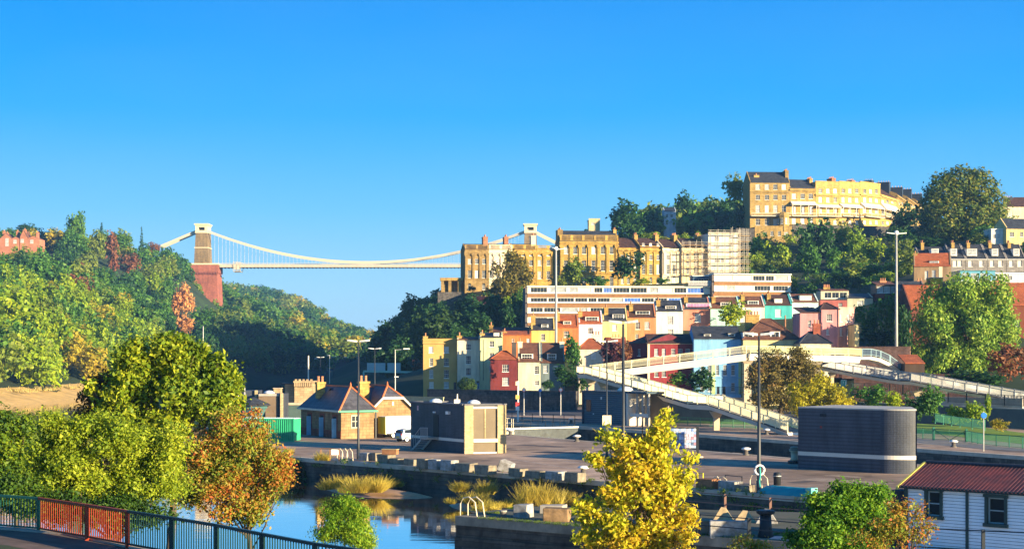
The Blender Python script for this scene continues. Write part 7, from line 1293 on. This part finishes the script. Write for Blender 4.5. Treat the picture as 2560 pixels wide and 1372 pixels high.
tree('green_bush', 'bright green leafy bush left of the white weatherboard hut', 'shrub', (13.2,62,-2.6), crown([(2060,1250,40,28),(2110,1235,40,26),(2150,1250,40,30),(2080,1290,60,40),(2160,1290,50,34),(2040,1320,44,36),(2120,1340,80,40),(2200,1240,30,20),(2000,1350,30,24),(2200,1330,30,40)], 62), 4200, 9, .065, .15, FRESH, 58, .14, sub=12, ss=0.38, inner=.45)
tree('berry_bush', 'red berried shrub with sparse shoots in front of the white hut corner', 'shrub', (14.6,57,-2.6), crown([(2230,1270,16,18),(2200,1320,30,24),(2250,1310,26,30),(2290,1290,16,20),(2240,1350,44,26),(2190,1360,30,20),(2300,1340,22,20),(2268,1262,8,14),(2300,1262,8,8),(2325,1310,10,8),(2150,1350,24,18)], 57), 620, 7, .055, .14, CRAB, 59, .06, sub=6, ss=0.5, inner=.2)
for i, (px, py, lb) in enumerate([(1860,1352,'tiny reddish shrub at the bottom edge left of the green bush'), (1900,1362,'second tiny reddish shrub at the bottom edge')]): tree('small_shrub', lb, 'shrub', P(px, 1420, 60), crown([(px,py,24,12),(px+20,py+12,24,12),(px-22,py+14,16,10)], 60), 160, 6, .045, .12, CRAB, 70+i, .03, inner=.2)
# bank undergrowth under the foreground trees, ivy on the quay wall
def stuffleaf(name, lst, ncl, nl, L, sp, m, seed, label, **k): return tag(link(name, quadmesh(name, leaves(lst, ncl, nl, L, sp, seed, **k), m)), label, 'vegetation', kind='stuff')
r = random.Random(8); stuffleaf('bank_vegetation', [(x, y, float(hB(np.array([x]), np.array([y]))[0])+.2, 1.6, 1.6, .9) for x, y in [(r.uniform(-30, -6), r.uniform(53, 74)) for _ in range(110)] if y > 50-.8*(x+10)*.3], 3600, 9, .07, .3, LM['dark_green'], 60, 'low dark undergrowth on the river bank behind the fence', inner=.3)
stuffleaf('bank_vegetation', [(x, 58-.35*(x-6)+r.uniform(-2, 2), -1.6, 1.5, 1.5, 1.) for x in np.arange(2, 24, .8)], 1500, 8, .07, .25, LM['dark_green'], 61, 'dark undergrowth along the bottom edge in front of the pier', inner=.3)
def along(s): return (-18.5-6.15*s, 150+6.6*s)
stuffleaf('wall_ivy', [(-20.5-k*.9, 151.6+k*.97-.4, -1.2+.3*math.sin(k), 1.2, 1., 1.1) for k in range(16)], 1500, 8, .13, .25, LM['ivy'], 62, 'dark ivy and weeds hanging over the quay wall left of the first lamp', inner=.4)
def sweep_weeds(): 
    L = []; 
    for k in range(160):
        s = r.random(); a = V(-18.5,150,0).lerp(V(6.7,123,0), s) if k % 2 else V(6.7,123,0).lerp(V(24.5,103.5,0), s); L.append((a.x-.05, a.y-.08, r.choice([-.5, -.9, .05, -.2]), r.uniform(.2,.5), .12, r.uniform(.1,.3)))
    return L
stuffleaf('wall_weeds', sweep_weeds(), 1200, 6, .06, .08, LM['olive'], 63, 'small weeds growing out of the quay wall and its coping')
# reeds and grass tufts as blades
def blades(lst, n, seed, lean=.25, wd=.018):
    r_ = np.random.default_rng(seed); B = np.array(lst, float); k = r_.integers(0, len(B), n); a = r_.random(n)*6.283; d = r_.random(n)**.6
    b = B[k, :3]+np.stack([np.cos(a)*d*B[k, 3], np.sin(a)*d*B[k, 3], np.zeros(n)], 1); h = B[k, 4]*(.35+.8*r_.random(n)*(.6+.4*np.sin(a*3+k)))
    dr = np.stack([np.cos(a)*d, np.sin(a)*d, np.zeros(n)], 1)*lean+r_.normal(size=(n, 3))*.24; dr[:, 2] = 1; dr /= np.linalg.norm(dr, axis=1)[:, None]; tip = b+dr*h[:, None]; tip[:, :2] += dr[:, :2]*h[:, None]*.5; tip[:, 2] -= .1*h
    s = np.stack([np.sin(a+1.3), np.cos(a+1.3), np.zeros(n)], 1)*wd; return np.stack([b-s, b+s, tip+s*.3, tip-s*.3], 1).reshape(-1, 3)
REED = leafmat('reed_blades', [(.16,.15,.03), (.42,.34,.04), (.62,.47,.08)], .4); TURF = leafmat('turf_blades', [(.03,.07,.01), (.10,.18,.015), (.30,.32,.03)], .4); STRAW = leafmat('straw_blades', [(.3,.24,.08), (.5,.38,.12), (.62,.5,.2)], .4)
def gz(px, py, z=-1.7): p = G(px, py, z); return p
def tuft(label, px, py, r_, h, n=900, m=None, seed=0, z=-1.75, lean=.5, name='grass_tuft', wd=.02):
    p = gz(px, py, z); q = random.Random(int(px)); L = [(0,0,0,r_*.5,h)]+[(q.uniform(-.75,.75)*r_, q.uniform(-.75,.75)*r_, 0, r_*q.uniform(.18,.4), h*q.uniform(.55,1.15)) for _ in range(9)]
    me = quadmesh(name, blades(L, int(n*1.2), seed+int(px), lean*.65, wd), m or REED); return tag(link(name, me, loc=p), label, 'grass tuft', 'reed and grass tufts by the quay wall')
tuft('rounded golden grass tuft on the mud left of the two ball shaped ones', 835, 1222, 1.5, 1.3, 2600, lean=.9); tuft('large drooping golden grass tuft in the middle of the mud bank', 905, 1228, 1.9, 1.5, 3400, lean=1.); tuft('low golden grass running right along the mud bank', 965, 1216, 1.6, 1.0, 2000); tuft('low golden grass near the right end of the mud bank', 1000, 1212, 1.4, .9, 1500); tuft('bright green gold tuft at the right end of the mud bank', 1040, 1206, .8, 1.1, 1200, leafmat('green_gold_blades', [(.12,.16,.02), (.35,.35,.03)], .4)); tuft('small green tuft against the wall above the mud bank', 985, 1192, .5, .7, 700, TURF)
tuft('ball shaped yellow tuft clinging to the quay wall', 1157, 1228, .65, .9, 1500, z=-1.3, lean=1.); tuft('pointed yellow tuft against the quay wall', 1216, 1236, .6, 1.4, 1300, z=-1.5, lean=.4); tuft('drooping yellow tuft at the water edge', 1188, 1258, .9, 1.1, 1800, lean=1.); tuft('small low yellow tuft in the water on the left', 1128, 1258, .45, .6, 700, lean=.9); tuft('golden low grass between the pointed tuft and the reeds', 1250, 1266, 1.5, .7, 1600); tuft('low yellow grass behind the pier tip hoops', 1215, 1276, 1.2, .6, 1200)
tuft('tall reed bed standing against the wall right of the low yellow grass', 1340, 1262, 1.1, 1.9, 2200, z=-1.7, lean=.25, name='reed_bed'); tuft('second tall reed bed at the right, partly brown', 1378, 1264, .9, 1.7, 1700, leafmat('brown_reeds', [(.14,.10,.04), (.36,.28,.05), (.5,.42,.07)], .3), lean=.3, name='reed_bed'); tuft('ragged yellow reeds right of the tall reed beds', 1415, 1262, .9, 1.2, 1300, lean=.5, name='reed_bed')
tuft('yellow weed tuft on the quay corner beside the rusty guard frame', 806, 1150, .7, .9, 900, z=0, lean=.4); tuft('single tall grass clump on the quay edge left of the rusty frame', 722, 1136, .4, .9, 500, z=0)
MUD = mat('river_mud', (.40,.24,.11), .55, .25, .8, .4, spec=.5)
def mound(px, py, rx, ry, h, seed, rot=-.8):
    p = gz(px, py, -2.1); mb = MB(); n = 28; rr = random.Random(seed); ph = rr.random()*6; ring = []
    for k, (f_, z) in enumerate([(1.,-.25),(.9,.04),(.7,h*.6),(.4,h),(.1,h*1.05)]): ring.append([(rx*f_*(1+.14*math.sin(3*a+ph)+.08*math.sin(7*a))*math.cos(a), ry*f_*(1+.14*math.sin(3*a+ph))*math.sin(a), z) for a in [2*math.pi*i/n for i in range(n)]])
    mb.v = [v for q in ring for v in q]; mb.f = [(k*n+i, k*n+(i+1) % n, (k+1)*n+(i+1) % n, (k+1)*n+i) for k in range(4) for i in range(n)]+[tuple(4*n+i for i in range(n))]; mb.m = [0]*len(mb.f); o = mb.build('mud_bank', MUD, loc=p, rz=rot, smooth=True); return tag(o, kind='structure')
mound(930, 1230, 6.8, 1.9, .38, 1); mound(1200, 1270, 3.6, 1.6, .3, 2); mound(1330, 1268, 4.4, 1.7, .42, 3)
# golden mud shore on the far left bank of the river
sh = [(-150,300), (-135,345), (-125,390), (-122,440), (-122,494), (-128,545), (-133,587), (-131,640)]
mb = MB()
for i, (x, y) in enumerate(sh): mb.v += [(x+3,y,-2.6),(x,y,-1.9),(x-4,y,-1.0),(x-8,y,-.1),(x-14,y+2,1.3)]
for i in range(len(sh)-1):
    for j in range(4): mb.f.append((i*5+j, (i+1)*5+j, (i+1)*5+j+1, i*5+j+1)); mb.m.append(0)
struct('muddy_shore', mb, mat('sunlit_mud', (.52,.34,.12), .9, .3, .25, .4), smooth=True)
tag(link('shore_reeds', quadmesh('shore_reeds', blades([(x-13+r.uniform(-3,5), y+r.uniform(-25,25), .2, 4, 1.6) for x, y in sh for _ in range(6)], 5200, 5, .3, .12), STRAW)), 'straw coloured reeds along the muddy shore', 'reeds', kind='stuff')
# moss, lawn tussocks and grass on the pier
tag(link('pier_grass', quadmesh('pier_grass', blades([(*V(-3,95.6,0).lerp(V(12,84.2,0), s)[:2], 0, .5, .16) for s in np.linspace(.1, 1, 26)]+[(*G(px, py)[:2], 0, .6, .16) for px, py in ((1230,1282),(1290,1270),(1800,1335),(1860,1338),(1700,1320),(1940,1335))], 6500, 9, .5, .015), TURF)), 'short green grass and moss along the coping of the near pier', 'grass', kind='stuff')

# wood on the plateau behind the golden terrace
r = random.Random(77); stand = []
for yy in np.arange(640, 800, 11):
    for xx in np.arange(52, 250, 11):
        x = xx+r.uniform(-4, 4); y = yy+r.uniform(-4, 4); px = 1280+F*x/y
        if 1590 < px < 1860: stand.append((x, y, hterr(x, y)+5, r.uniform(5.5, 8), r.uniform(6, 8), r.choice(['dark_green','mid_green','olive'])))
woodland('plateau_woodland', stand, 'dark woodland on the plateau behind the golden terrace', None, 360, .13)
# morning haze filling the valley air
hz = MB().box(-3300, 3300, -700, 5600, -11, 150).build('haze', None); hz.data.materials.clear(); m = bpy.data.materials.new('haze_air'); m.use_nodes = True; n = m.node_tree.nodes; n.clear(); o_ = n.new('ShaderNodeOutputMaterial'); v = n.new('ShaderNodeVolumePrincipled')
v.inputs['Color'].default_value = (.20,.48,1,1); v.inputs['Density'].default_value = .0001; v.inputs['Anisotropy'].default_value = 0; m.node_tree.links.new(v.outputs[0], o_.inputs['Volume']); hz.data.materials.append(m); tag(hz, 'thin blue morning haze over the river valley', 'haze', kind='stuff')
sc.cycles.volume_bounces = 0
